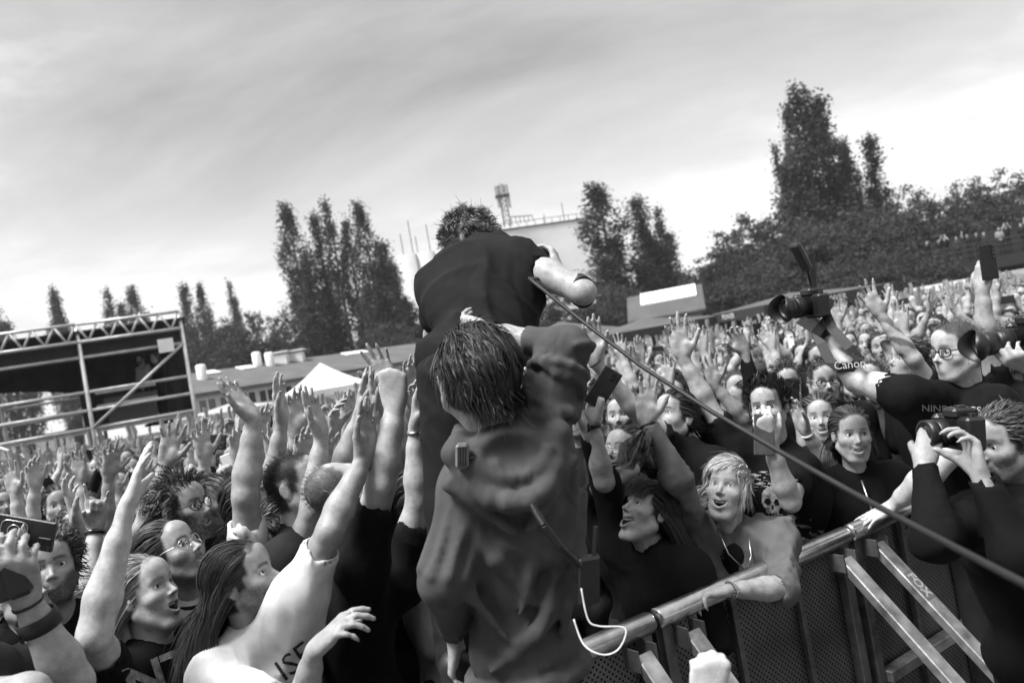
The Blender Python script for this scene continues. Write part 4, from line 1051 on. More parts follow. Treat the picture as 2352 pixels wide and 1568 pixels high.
# ---- front-of-house scaffold tower
ALU = plain('scaffold_aluminium', .55, .45, metal=.3, noise=.2, scale=6); TARP = plain('black_tarpaulin', .022, .7, noise=.4, scale=2, bump=.5, bscale=3)
GAUZE = plain('dark_gauze', .018, .8, noise=.5, scale=3); WHITEP = plain('white_paint', .75, .6, noise=.08, scale=4)
CT, MT = P(410, 716, 18.0), P(176, 757, 17.2); bay = (CT - MT) * (1, 1, 0); TOP = CT[2]; bu = nrm(bay); bn = V3(-bu[1], bu[0], 0)   # bn: away from camera
if bn[1] < 0: bn = -bn
BW = np.linalg.norm(bay); T0 = V3(CT[0], CT[1], 0)
foh = empty('scaffold_tower', T0 - bu * BW, 'mixing tower of pale scaffold poles with black roof standing in the crowd', 'scaffold')
def tp(i, dpt, z): return T0 - bu * BW * i + bn * dpt + V3(0, 0, z) - (T0 - bu * BW)
DEP = 2.6; lev = [P(410 + 3, y, 18.0)[2] for y in (789, 867, 908, 948)]
for i in range(4):
    for dp in (0, DEP):
        m = MB(); m.tube([tp(i, dp, 0), tp(i, dp, TOP - .05)], .045, 10); m.build('pole', ALU, foh, True)
for i in range(3):
    for j, z in enumerate(lev):
        for dp in (0, DEP):
            m = MB(); m.tube([tp(i, dp, z), tp(i + 1, dp, z)], .035 if dp == 0 else .028, 8); m.build('ledger', ALU, foh, True)
    m = MB(); m.tube([tp(i, -.03, lev[0]), tp(i + 1, -.03, lev[3])] if i != 1 else [tp(i, -.03, lev[3] - 1.2), tp(i + 1, -.03, lev[3] + .15)], .033, 8); m.build('diagonal_brace', ALU, foh, True)
    for zz_ in (TOP, TOP - .38):
        m = MB(); m.tube([tp(i, -.1, zz_), tp(i + 1, -.1, zz_)], .036, 8); m.build('truss_chord', ALU, foh, True)
    n_ = 5
    for q in range(n_):
        a, b = i + q / n_, i + (q + .5) / n_; c_ = i + (q + 1) / n_
        for (u_, w_) in ((a, b), (b, c_)):
            m = MB(); za, zb = (TOP, TOP - .38) if u_ == a else (TOP - .38, TOP); m.tube([tp(u_, -.1, za), tp(w_, -.1, zb)], .028, 6); m.build('truss_diagonal', ALU, foh, True)
    m = MB(); m.beam(tp(i + .98, .12, lev[3] - .05), tp(i + .02, .12, lev[3] - .05), .05, .11); m.beam(tp(i + .98, .12, lev[3] - .38), tp(i + .02, .12, lev[3] - .38), .05, .09)
    for q in (.05, .35, .65, .95): m.beam(tp(i + q, .12, lev[3] - .36), tp(i + q, .12, lev[3] - .05), .12, .05)
    m.build('platform_frame', ALU, foh)
    m = MB(); m.obox(tp(i + .5, DEP / 2, lev[3] + .03), (bu, bn, (0, 0, 1)), (BW / 2 - .06, DEP / 2 - .2, .025)); m.build('platform_deck', plain('deck_ply', .08, .8), foh)
    m = MB(); m.obox(tp(i + .5, .5, (lev[3] - .45) / 2), (bu, bn, (0, 0, 1)), (BW / 2 - .05, .02, (lev[3] - .45) / 2)); m.build('skirt', TARP, foh)
m = MB(); m.obox(tp(1.5, DEP / 2, TOP - .16), (bu, bn, (0, 0, 1)), (BW * 1.5 + .1, DEP / 2 + .1, .02)); m.build('roof_sheet', TARP, foh)
nu = 30; zz_ = np.linspace(0, 1, 8)
def hang(i0, i1, dp, z0, z1, sag=.0):
    mb = MB(); xs = np.linspace(i0, i1, nu); V = [tp(x, dp + .05 * math.sin(x * 21) * t + .02 * math.sin(x * 47 + t * 3), z1 + (z0 - z1) * t + sag * t * math.sin((x - i0) / (i1 - i0) * 3.14)) for t in zz_ for x in xs]
    k = np.array([(a * nu + b, a * nu + b + 1, (a + 1) * nu + b + 1, (a + 1) * nu + b) for a in range(7) for b in range(nu - 1)]); mb.add(V, k); return mb
hang(0, 3, .25, lev[0] - .05, TOP - .4, .0).build('front_valance', TARP, foh, True)
hang(0, 1.2, DEP - .1, lev[3], TOP - .3, .1).build('rear_curtain', GAUZE, foh, True)
hang(1.2, 3, DEP - .1, lev[1] + .1, TOP - .3, .3).build('rear_curtain', GAUZE, foh, True)
m = MB(); m.obox(tp(.18, -.12, TOP - .72), (bu, bn, (0, 0, 1)), (.16, .015, .15)); m.build('white_notice', WHITEP, foh)
m = MB(); m.obox(tp(.62, .9, lev[3] + .55), (bu, bn, (0, 0, 1)), (.55, .3, .06)); m.obox(tp(.62, .9, lev[3] + .25), (bu, bn, (0, 0, 1)), (.5, .25, .25)); m.build('mixing_desk', plain('desk', .06, .5), foh)
m = MB(); m.tube([tp(.35, .5, lev[3] + .75), tp(.95, .5, lev[3] + .75)], .04, 8); m.tube([tp(.35, .5, lev[3] + .45), tp(.95, .5, lev[3] + .45)], .04, 8); m.build('light_bar', ALU, foh, True)
m = MB(); m.obox(tp(2.1, .2, lev[3] - .62), (bu, bn, (0, 0, 1)), (BW * .75, .03, .17)); m.build('white_board', WHITEP, foh)

# ---- long low building behind the crowd
ROOF = plain('tarred_roof', .10, .9, noise=.2, scale=.8, bump=.3, bscale=8); WALLW = plain('rendered_wall', .62, .85, noise=.12, scale=1.5)
WINF = plain('window_frame', .7, .5, noise=.05); WING = plain('window_pane', .05, .08, spec=.8, noise=.3, scale=1)
def gpt(px, d): p = P(px, 784 + (1176 - px) * math.tan(ROLL) + 36, d); return V3(p[0], p[1], 0)
E0, E1 = gpt(380, 43.0), gpt(1060, 62.0); eu = nrm(E1 - E0); en = V3(-eu[1], eu[0], 0); EL = np.linalg.norm(E1 - E0)
bld = empty('long_building', E0, 'long low white building with dark pitched roof behind the crowd', 'building')
def ep(x, y, z): return eu * x + en * y + V3(0, 0, z)
EZ, RZ, RD = 3.15, 4.6, 5.2
m = MB(); m.obox(ep(EL / 2, RD, EZ / 2), (eu, en, (0, 0, 1)), (EL / 2, RD - .5, EZ / 2)); m.build('wall', WALLW, bld)
m = MB(); V_ = [ep(-.5, 0, EZ), ep(EL + .5, 0, EZ), ep(EL + .5, RD, RZ), ep(-.5, RD, RZ), ep(EL + .5, 2 * RD, EZ), ep(-.5, 2 * RD, EZ)]
V_ = V_ + [v_ - V3(0, 0, .16) for v_ in V_]; m.add(V_, [(0, 1, 2, 3), (3, 2, 4, 5), (6, 9, 8, 7), (9, 11, 10, 8), (0, 6, 7, 1), (1, 7, 8, 2), (2, 8, 10, 4), (0, 3, 9, 6), (3, 5, 11, 9), (5, 4, 10, 11)]); roof = m.build('roof', ROOF, bld)
def roofp(x, t, up=0.): return ep(x, RD * t, EZ + (RZ - EZ) * t + up)
for px_ in (480, 555, 635, 905, 938):
    x_ = max(.5, (px_ - 380) / 680 * EL * .92); m = MB(); sl_ = nrm(ep(0, RD, RZ - EZ)); m.obox(roofp(x_, .86, .06), (eu, sl_, np.cross(eu, sl_)), (.55, .42, .05), .02); m.build('skylight', WHITEP, roof)
for px_, t_ in ((515, .62), (672, .95), (690, .84)):
    x_ = (px_ - 380) / 680 * EL * .92; m = MB(); m.lathe(roofp(x_, t_, -.1), (0, 0, 1), [(0, .3), (.9, .3), (1.0, .22), (1.0, .001)], 12); m.build('vent_pipe', WHITEP, roof, True)
for px_ in (728, 768):
    x_ = (px_ - 380) / 680 * EL * .92; m = MB(); m.box(roofp(x_, .95) - (.55, .4, .3), roofp(x_, .95) + (.55, .4, .5)); m.build('vent_box', WHITEP, roof); m = MB(); m.box(roofp(x_, .95) + (-.7, -.5, .62), roofp(x_, .95) + (.7, .5, .72)); m.build('vent_cowl', WHITEP, roof)
nw = 16
for i in range(nw):
    x_ = 1.5 + i * (EL - 3) / nw; f_ = MB(); f_.obox(ep(x_, .47, 2.40), (eu, en, (0, 0, 1)), (.62, .03, .44)); fo = f_.build('window', WINF, bld)
    for s_ in (-.29, .29): m = MB(); m.obox(ep(x_ + s_, .43, 2.40), (eu, en, (0, 0, 1)), (.22, .012, .34)); m.build('pane', WING, fo)

# ---- tents and umbrellas
TENTW = plain('white_canvas', .66, .8, noise=.15, scale=.6); TENTG = plain('grey_canvas', .36, .8, noise=.15, scale=.8); TENTD = plain('dark_canvas', .075, .8, noise=.2, scale=.8); VAL = plain('dark_valance', .03, .8, noise=.3)
def tent(label, px, py, d, half, eave, mat, rz, val=None, peak=None, txt=None, vh=.28):
    top = P(px, py, d); root = empty('tent', (top[0], top[1], 0), label, 'tent', None, rz); H_ = top[2]; n = 9
    for k in range(4):     # each roof face a panel with a sagging surface
        a = [V3(half, -half, 0), V3(half, half, 0), V3(-half, half, 0), V3(-half, -half, 0)]; A_, B_ = a[k], a[(k + 1) % 4]; V_, Qs = [], []
        for i in range(n):
            t = i / (n - 1)
            for j in range(n): e_ = A_ + (B_ - A_) * j / (n - 1); z_ = eave + (H_ - eave) * (1 - t) ** 1.35; V_.append((e_[0] * t, e_[1] * t, z_))
        for i in range(n - 1):
            for j in range(n - 1): q = i * n + j; Qs.append((q, q + n, q + n + 1, q + 1))
        m = MB(); m.add(V_, Qs); m.build('canopy_panel', mat, root, True)
        m = MB(); e_ = (A_ + B_) / 2; dv = nrm(B_ - A_); m.obox((e_[0], e_[1], eave - vh / 2), (dv, np.cross((0, 0, 1), dv), (0, 0, 1)), (half, .012, vh / 2)); vo_ = m.build('valance', val or mat, root)
        if txt:
            nn_ = nrm(V3(e_[0], e_[1], 0)); xv = np.cross(V3(0, 0, 1), nn_); text_mesh('lettering', txt, vh * .8, WHITEP, vo_, Matrix.Translation((e_[0] + nn_[0] * .03, e_[1] + nn_[1] * .03, eave - vh / 2)) @ Matrix([list(xv), [0, 0, 1], list(nn_)]).transposed().to_4x4())
        m = MB(); m.tube([(A_[0] * .98, A_[1] * .98, 0), (A_[0] * .98, A_[1] * .98, eave)], .035, 8); m.build('pole', ALU, root, True)
    return root
tent('white peaked canvas tent in front of the long building', 735, 833, 34, 1.75, 2.15, TENTW, .35)
tent('low light grey tent left of the white peaked tent', 528, 926, 30, 1.9, 1.95, TENTG, .25)
tent('dark beer tent with white lettering, under the small roofed hut', 1478, 731, 26, 2.1, 2.25, TENTD, .28, VAL, txt='POWER')
tent('dark tent behind the raised camera, with white lettering on its valance', 1815, 672, 24, 2.1, 2.3, TENTD, .2, VAL, txt='POWER')
tent('dark tent between the hoodie sleeve and the poplars', 1285, 738, 32, 2.6, 2.35, TENTD, .3, VAL)
tent('pale grey tarpaulin tent under the viewing balcony at right', 2385, 628, 40, 3.0, 2.0, TENTG, .1)
# small hut with pale roof light
hp = P(1530, 700, 46); hut = empty('hut', (hp[0], hp[1], 0), 'small hut with dark roof and one pale glazed roof panel', 'building', None, -.25); hut.scale = (.72, .72, 1.0)
m = MB(); m.box((-2.6, -1.6, 0), (2.6, 1.6, 3.0)); m.build('wall', plain('hut_wall', .22, .8), hut)
m = MB(); m.add([(-3, -2.4, 2.9), (3, -2.4, 2.9), (3, .2, 4.35), (-3, .2, 4.35), (3, 2.6, 2.9), (-3, 2.6, 2.9), (-3, -2.4, 2.8), (3, -2.4, 2.8)], [(0, 1, 2, 3), (3, 2, 4, 5), (0, 6, 7, 1)], [(1, 4, 2), (0, 3, 5)]); hr = m.build('roof', TENTD, hut)
m = MB(); u_ = nrm(V3(0, 2.6, 1.45)); m.obox(V3(.3, -.45, 4.04), (V3(1, 0, 0), u_, np.cross(V3(1, 0, 0), u_)), (2.2, .70, .05)); m.build('roof_glazing', WHITEP, hr)
for x_ in (-1.2, .9): m = MB(); m.box((x_ - .5, -1.66, 1.0), (x_ + .5, -1.6, 2.1)); wf = m.build('window', WINF, hut); m = MB(); m.box((x_ - .4, -1.69, 1.1), (x_ + .4, -1.66, 2.0)); m.build('pane', WING, wf)

# ---- silo building with mast, far behind
SILO = plain('silo_concrete', .82, .9, noise=.12, scale=.12, bump=.1, bscale=1); SD = 130.0
sp0, sp1 = gpt(962, SD), gpt(1420, SD + 8); su = nrm(sp1 - sp0); sn = V3(-su[1], su[0], 0); SL = np.linalg.norm(sp1 - sp0)
silo = empty('silo_building', sp0, 'pale concrete silo building with flat roof behind the singer', 'building')
def spt(x, y, z): return su * x + sn * y + V3(0, 0, z)
ST = P(1240, 514, SD + 4)[2]
for i in range(3):
    m = MB(); m.lathe(spt(1.6 + i * 3.0, 1.6, 0), (0, 0, 1), [(0, 1.62), (ST - 1.6, 1.62), (ST - 1.6, .01)], 24); m.build('silo_drum', plain('silo_drum', .45, .9, noise=.2, scale=.3), silo, True)
m = MB(); m.obox(spt(10.5 + (SL - 10) / 2, 6, ST / 2), (su, sn, (0, 0, 1)), ((SL - 10) / 2, 6, ST / 2)); m.build('wall', SILO, silo)
m = MB(); m.obox(spt(10.5 + (SL - 10) / 2, 6, ST + .12), (su, sn, (0, 0, 1)), ((SL - 10) / 2 + .2, 6.2, .12)); m.build('parapet', DARKM, silo)
m = MB()
for x_ in np.arange(15, SL, 1.5): m.tube([spt(x_, .2, ST + .2), spt(x_, .2, ST + 1.2)], .05, 5)
m.tube([spt(14, .2, ST + 1.2), spt(SL, .2, ST + 1.2)], .05, 5); m.build('railing', DARKM, silo)
m = MB(); m.obox(spt(21, -.1, ST - 7), (su, sn, (0, 0, 1)), (.9, .15, 3.2)); m.build('dark_shaft', DARKM, silo)
for x_, h_ in ((1.0, 3), (2.6, 5), (3.4, 2.2), (5.5, 4.0), (7.5, 2.4), (26, 3), (29.5, 4.5)): m = MB(); m.tube([spt(x_, 1, ST - 1.7 if x_ < 9 else ST), spt(x_, 1, ST + h_ - 1)], .07, 5); m.build('aerial', DARKM, silo)
mast = empty('antenna_mast', P(1166, 518, SD + 2) * (1, 1, 0) + V3(0, 0, ST + .25), 'lattice antenna mast on the silo roof', 'mast'); mh = P(1155, 430, SD + 2)[2] - ST
m = MB(); w_ = .55
for x_, y_ in ((-w_, -w_), (w_, -w_), (w_, w_), (-w_, w_)): m.tube([(x_, y_, 0), (x_ * .8, y_ * .8, mh)], .09, 6)
m.build('leg', DARKM, mast)
m = MB()
for i in range(8):
    z0, z1 = mh * i / 8, mh * (i + 1) / 8
    for a, b in (((-w_, -w_), (w_, -w_)), ((w_, -w_), (w_, w_)), ((w_, w_), (-w_, w_)), ((-w_, w_), (-w_, -w_))): m.tube([(*a, z0), (*b, z1)], .05, 5); m.tube([(*a, z1), (*b, z1)], .05, 5)
m.build('lattice', DARKM, mast)
for x_, z_ in ((-.9, .86), (.9, .86), (0, .9), (-.8, .6), (.9, .55)): m = MB(); m.box((x_ - .22, -.85, mh * z_ - .9), (x_ + .22, -.6, mh * z_ + .9)); m.build('antenna_panel', plain('antenna_grey', .3, .6), mast)
m = MB(); m.box((-1.2, -1.2, mh * .74), (1.2, 1.2, mh * .76)); m.build('platform', DARKM, mast)
m = MB()
for q in range(6): m.tube([(.8 + q * .7, 0, 0), (.8 + q * .7, 0, 1.5 - q * .1)], .06, 5)
m.tube([(.8, 0, 1.4), (4.3, 0, 1.0)], .08, 5); m.build('cable_tray', DARKM, mast)

# ---- viewing balcony at right with a white banner below
BD = 50.0; b0, b1 = gpt(2125, BD), gpt(2520, BD - 3); vu = nrm(b1 - b0); vn = V3(-vu[1], vu[0], 0); VL = np.linalg.norm(b1 - b0); BZ = 3.0
bal = empty('viewing_balcony', b0, 'black viewing platform with railing full of people at right', 'platform'); BLK = plain('black_stage_metal', .015, .6, noise=.3)
def vp(x, y, z): return vu * x + vn * y + V3(0, 0, z)
m = MB(); m.obox(vp(VL / 2, 1.6, BZ - .35), (vu, vn, (0, 0, 1)), (VL / 2, 1.6, .35)); m.build('deck', BLK, bal)
for i in range(6): m = MB(); m.tube([vp(.1 + i * (VL - .2) / 5, .1, 0), vp(.1 + i * (VL - .2) / 5, .1, BZ + 1.05)], .05, 8); m.build('post', BLK, bal)
for z_ in (1.05, .7, .35): m = MB(); m.tube([vp(0, .1, BZ + z_), vp(VL, .1, BZ + z_)], .035, 6); m.build('handrail', BLK, bal)
m = MB(); m.obox(vp(VL / 2, 3.4, BZ / 2 + .9), (vu, vn, (0, 0, 1)), (VL / 2, .05, BZ / 2 + .9)); m.build('rear_screen', BLK, bal)
for i in range(3):
    m = MB(); m.beam(vp(2.2 + i * .02, -.2 - i * 0, BZ - .2), vp(4.4, -.5, .6), .08, .2); 
m.build('stair_stringer', BLK, bal)
f0, f1 = P(2088, 690, 34), P(2232, 662, 33); ban = empty('banner', (f0[0], f0[1], 0), 'long white banner on fence below the viewing platform', 'banner'); fu = nrm((f1 - f0) * (1, 1, 0)); FL = np.linalg.norm((f1 - f0)[:2])
m = MB(); nb_ = 24; V_ = [fu * FL * i / (nb_ - 1) + V3(0, .03 * math.sin(i * 1.3), z_) for z_ in (1.25, 1.6, 2.02) for i in range(nb_)]; m.add(V_, [(a * nb_ + i, a * nb_ + i + 1, (a + 1) * nb_ + i + 1, (a + 1) * nb_ + i) for a in range(2) for i in range(nb_ - 1)]); m.build('sheet', WHITEP, ban, True)
for i in range(4): m = MB(); q = fu * FL * i / 3; m.tube([q + V3(0, .08, 0), q + V3(0, .08, 2.3)], .04, 6); m.build('post', BLK, ban)

# ---- trees
def leaf_mat(name, v):
    m, t, b = new_mat(name); at = node(t, 'ShaderNodeAttribute', attribute_name='tone')
    mu = node(t, 'ShaderNodeMath', operation='MULTIPLY'); mu.inputs[1].default_value = v; t.links.new(at.outputs['Fac'], mu.inputs[0])
    t.links.new(mu.outputs[0], b.inputs['Base Color']); b.inputs['Roughness'].default_value = .7; b.inputs['Specular IOR Level'].default_value = .2
    tr = node(t, 'ShaderNodeBsdfTranslucent'); t.links.new(mu.outputs[0], tr.inputs['Color']); mx = node(t, 'ShaderNodeMixShader'); mx.inputs[0].default_value = .3
    t.links.new(b.outputs[0], mx.inputs[1]); t.links.new(tr.outputs[0], mx.inputs[2]); t.links.new(mx.outputs[0], t.nodes['Material Output'].inputs['Surface']); return m
LEAFD, LEAFM = leaf_mat('leaves_dark', .062), leaf_mat('leaves_mid', .12); BARK = plain('bark', .05, .9, noise=.4, scale=3, bump=.6, bscale=10)
def leaves(C, n, spread, size, rs, up=1.0):
    """n leaf sprays round each centre C -> V, F, tone"""
    k = len(C); p = np.repeat(C, n, 0) + rs.randn(k * n, 3) * np.asarray(spread) * rs.rand(k * n, 1) ** .3
    u = rs.randn(k * n, 3); u /= np.linalg.norm(u, axis=1)[:, None]; w = rs.randn(k * n, 3); w[:, 2] *= up; w = np.cross(u, w); w /= np.linalg.norm(w, axis=1)[:, None]
    s_ = size * (.5 + rs.rand(k * n, 1)); V = np.stack([p - u * s_, p + w * s_ * .55, p + u * s_, p - w * s_ * .55], 1).reshape(-1, 3); F = np.arange(k * n * 4).reshape(-1, 4)
    tn = np.repeat(.6 + .8 * rs.rand(k * n), 4); return V, F, tn
def poplar_mesh(seed, spires):
    """unit poplar 10 m tall made of upright spires (x, y, height, radius)"""
    rs = np.random.RandomState(seed); Cs = []; mb = MB()
    for x, y, h, r in spires:
        r = r * 1.25; n = int(165 * h / 10 * (r / .9)); z = .9 + (h - .9) * rs.rand(n) ** .85; t = (z - .9) / (h - .9)
        prof = r * np.minimum(1, (1 - t) ** .62 * 1.15) * np.minimum(1, .55 + 2 * t) * (.8 + .3 * np.sin(t * 17 + seed)); a = rs.rand(n) * 6.28; q = prof * (.45 + .6 * rs.rand(n) ** .5)
        lean_ = .25 * np.sin(t * 5 + x * 3); Cs.append(np.stack([x + lean_ * .5 + q * np.cos(a), y + q * np.sin(a), z], 1))
        mb.tube([(x * .4, y * .4, -.05), (x * .8, y * .8, 1.2), (x, y, h * .5), (x, y, h * .93)], [.16, .12, .07, .015], 7)
        for j in range(10): zz = 1 + j * (h - 2) / 10; a_ = rs.rand() * 6.28; mb.tube([(x, y, zz), (x + .5 * r * math.cos(a_), y + .5 * r * math.sin(a_), zz + .9)], [.04, .01], 5)
    V, F, tn = leaves(np.concatenate(Cs), 40, (.15, .15, .30), .062, rs); return mesh('crown', V, F, True, tn), mb.mesh('trunk', True)
def broad_mesh(seed, wide=3.6, h=8.0):
    rs = np.random.RandomState(seed); mb = MB(); mb.tube([(0, 0, -.05), (.1, 0, 1.2), (0, .1, 2.6), (.1, 0, h * .6)], [.28, .22, .18, .06], 9); Cs = []
    lob = [(0, 0, h * .62, wide * .72, h * .36)] + [(wide * .62 * math.cos(a), wide * .62 * math.sin(a), h * (.32 + .28 * rs.rand()), wide * (.34 + .16 * rs.rand()), h * (.16 + .1 * rs.rand())) for a in rs.rand(11) * 6.28]
    for x, y, z, r, rz_ in lob:
        n = int(42 * r * r / (wide * .45) ** 2) + 12; d = rs.randn(n, 3); d /= np.linalg.norm(d, axis=1)[:, None]; Cs.append(np.array([x, y, z]) + d * (r, r, rz_) * (.55 + .5 * rs.rand(n, 1)))
        mb.tube([(0, 0, h * .3), (x * .5, y * .5, z * .75), (x, y, z)], [.11, .07, .02], 6)
    V, F, tn = leaves(np.concatenate(Cs), 52, (.30, .30, .17), .094, rs, .4); return mesh('crown', V, F, True, tn), mb.mesh('trunk', True)
POP = [poplar_mesh(1, [(0, 0, 10, .95), (.75, .3, 6.6, .7), (-.6, -.2, 5.8, .6)]), poplar_mesh(2, [(-.15, 0, 10, .7), (.5, .2, 8.8, .7), (1.0, 0, 5.5, .6), (-.8, .3, 5.0, .5)]),
       poplar_mesh(3, [(-.2, 0, 9.6, .85), (.45, .1, 10, .9), (-.95, 0, 6.6, .7), (1.2, .2, 6.8, .75), (0, .5, 5.5, 1.0)]), poplar_mesh(4, [(0, 0, 10, .55), (.3, 0, 7.2, .5), (-.35, .1, 6.2, .45)])]
BRO = [broad_mesh(11), broad_mesh(12, 4.0, 7.4), broad_mesh(13, 3.2, 8.6)]
def tree(kind, px, py, d, idx, label, group, sx=1.0, mat=None):
    top = P(px, py, d); src = (POP if kind == 'p' else BRO)[idx]; unit = 10.0 if kind == 'p' else {0: 8.0, 1: 7.4, 2: 8.6}[idx] * 1.0
    root = empty('poplar_tree' if kind == 'p' else 'leafy_tree', (top[0], top[1], 0), label, 'tree', group, (px * 7.1) % 6.28); s_ = top[2] / unit; sx = sx * ((1.5 if px < 600 else 1.2 if px < 1200 else 1.8 if px < 1600 else 1.75) if kind == 'p' else 1.0); root.scale = (s_ * sx, s_ * sx, s_)
    c = link('crown', src[0], mat or LEAFD, root); link('trunk', src[1], BARK, root); return root
GP_, GB_ = 'poplars on the skyline', 'broad leafy trees behind the crowd'
for a in (('p', -6, 705, 120, 1, 'poplar top at left edge above the scaffold roof', GP_, 1.0), ('p', 121, 668, 118, 2, 'lone twin-topped poplar above the scaffold tower', GP_, .62), ('p', 252, 668, 125, 1, 'thin pale poplar left of a darker one over the scaffold', GP_, .8),
          ('p', 306, 664, 118, 0, 'dark pointed poplar over the middle of the scaffold roof', GP_, .8), ('p', 417, 660, 112, 3, 'narrow poplar above right corner of the scaffold', GP_, .9), ('p', 458, 658, 110, 0, 'poplar just right of the scaffold corner', GP_, .62), ('p', 530, 653, 108, 1, 'short poplar tip above rounded leafy tree', GP_, .6),
          ('p', 660, 479, 88, 0, 'tall poplar, leftmost of the three tall ones left of the singer', GP_, 1.0), ('p', 722, 500, 90, 3, 'slim poplar between the leftmost and the highest left poplars', GP_, 1.0), ('p', 758, 465, 88, 1, 'highest poplar of the group left of the singer', GP_, .85), ('p', 828, 474, 86, 0, 'tall poplar nearest the singer on his left', GP_, .95), ('p', 905, 610, 92, 3, 'shorter poplar behind the singers left side', GP_, 1.5), ('p', 700, 600, 84, 3, 'lower poplar filling in between the tall left ones', GP_, 1.6), ('p', 870, 560, 88, 3, 'middle-height poplar sloping down towards the singer', GP_, 1.4),
          ('p', 1372, 433, 84, 0, 'dark full poplar right of the silo', GP_, 1.25), ('p', 1464, 460, 88, 3, 'thin pale poplar right of the dark full one', GP_, 1.2), ('p', 1497, 485, 90, 1, 'pale double poplar sloping down to the hut', GP_, .8), ('p', 1528, 540, 92, 3, 'shortest pale poplar above the hut', GP_, 1.2),
          ('p', 1850, 207, 72, 2, 'huge many-topped poplar at right', GP_, .82), ('p', 1815, 250, 74, 0, 'poplar tip on the left flank of the huge poplar', GP_, .55), ('p', 1935, 330, 74, 0, 'poplar on the right flank of the huge poplar', GP_, .62), ('p', 1785, 340, 73, 1, 'lowest poplar on left flank of the huge poplar', GP_, .5), ('p', 1993, 322, 74, 3, 'single slender poplar right of the huge one', GP_, .95)):
    tree(*a, mat=LEAFM if 'pale' in a[5] else LEAFD)
for a in (('b', 460, 708, 82, 0, 'leafy tree beside the scaffold corner', GB_, .75), ('b', 565, 705, 80, 1, 'rounded leafy tree left of the tall poplars', GB_, .8), ('b', 640, 770, 84, 2, 'low leafy tree at the foot of the left poplars', GB_, 1.0), ('b', 890, 730, 78, 1, 'low leafy tree above the right end of the long roof', GB_, .9), ('b', 930, 690, 95, 2, 'leafy tree close behind the singers left side', GB_, .9), ('b', 1290, 655, 70, 0, 'leafy tree under the singers bent elbow', GB_, 1.0), ('b', 1400, 640, 72, 1, 'leafy tree at the foot of the dark poplar', GB_, .9), ('b', 350, 745, 100, 1, 'leafy tree showing over the scaffold roof', GB_, .9),
          ('b', 1650, 560, 56, 0, 'pale leafy tree with drooping boughs at the left of the wood', GB_, 1.0), ('b', 1700, 487, 62, 2, 'taller pale tree behind the drooping one', GB_, .95), ('b', 1775, 475, 60, 1, 'leafy tree at the foot of the huge poplar', GB_, 1.0), ('b', 1850, 520, 54, 0, 'big dark leafy tree behind the raised camera', GB_, 1.15), ('b', 1950, 470, 58, 1, 'leafy tree below the slender poplar', GB_, 1.05), ('b', 2010, 500, 54, 2, 'dark leafy tree behind the raised tattooed hand', GB_, 1.1), ('b', 2085, 432, 62, 0, 'leafy tree with ragged top left of the balcony', GB_, .95), ('b', 2130, 445, 58, 1, 'dark tree at the left end of the balcony', GB_, 1.0), ('b', 2215, 405, 62, 2, 'tree with gaps in its crown above the balcony', GB_, .95), ('b', 2300, 395, 64, 0, 'dark tree above the right part of the balcony', GB_, 1.0), ('b', 2370, 380, 60, 1, 'darkest tree at the right edge', GB_, 1.0), ('b', 1605, 640, 50, 2, 'low leafy tree right of the hut', GB_, 1.0), ('b', 1720, 600, 50, 1, 'drooping tree above the dark tent', GB_, 1.1), ('b', 1930, 590, 48, 0, 'low dark tree behind the raised hands', GB_, 1.2), ('b', 2060, 560, 48, 1, 'low dark tree beside the balcony stairs', GB_, 1.1)):
    tree(*a, mat=LEAFM if ('pale' in a[5] or 'droop' in a[5]) else LEAFD)

# ---- thin smoke and haze over the field
HZ, _t, _b = new_mat('haze'); _t.nodes.remove(_b); _v = node(_t, 'ShaderNodeVolumePrincipled'); _v.inputs['Color'].default_value = g(.95); _v.inputs['Density'].default_value = .0004; _v.inputs['Anisotropy'].default_value = .2
_t.links.new(_v.outputs[0], _t.nodes['Material Output'].inputs['Volume'])
m = MB(); m.box((-170, -40, -1), (170, 190, 34)); tag(m.build('haze', HZ), 'thin pale haze hanging over the whole field', 'haze', kind='stuff')

# ------------------------------------------------------------------ the people in front
TC = V3(0, -1, 0)          # towards the camera
LFT, RGT, UPV = V3(-1, 0, 0), V3(1, 0, 0), V3(0, 0, 1)
random.seed(7)
def arm(z, el, wr, tip, d, side, palm, pose='open', **k):
    """el, wr, tip: pixels in crop z; d: depth or (elbow, wrist, tip) depths"""
    de, dw, dt = (d, d, d) if not isinstance(d, tuple) else d
    ee = Q(z, *el, de) if len(el) == 2 else np.asarray(el); return dict(side=side, el=ee, wr=Q(z, *wr, dw), tip=Q(z, *tip, dt), palm=np.asarray(palm, float), pose=pose, **k)
def D(px, py, d): return P(px, py, d)
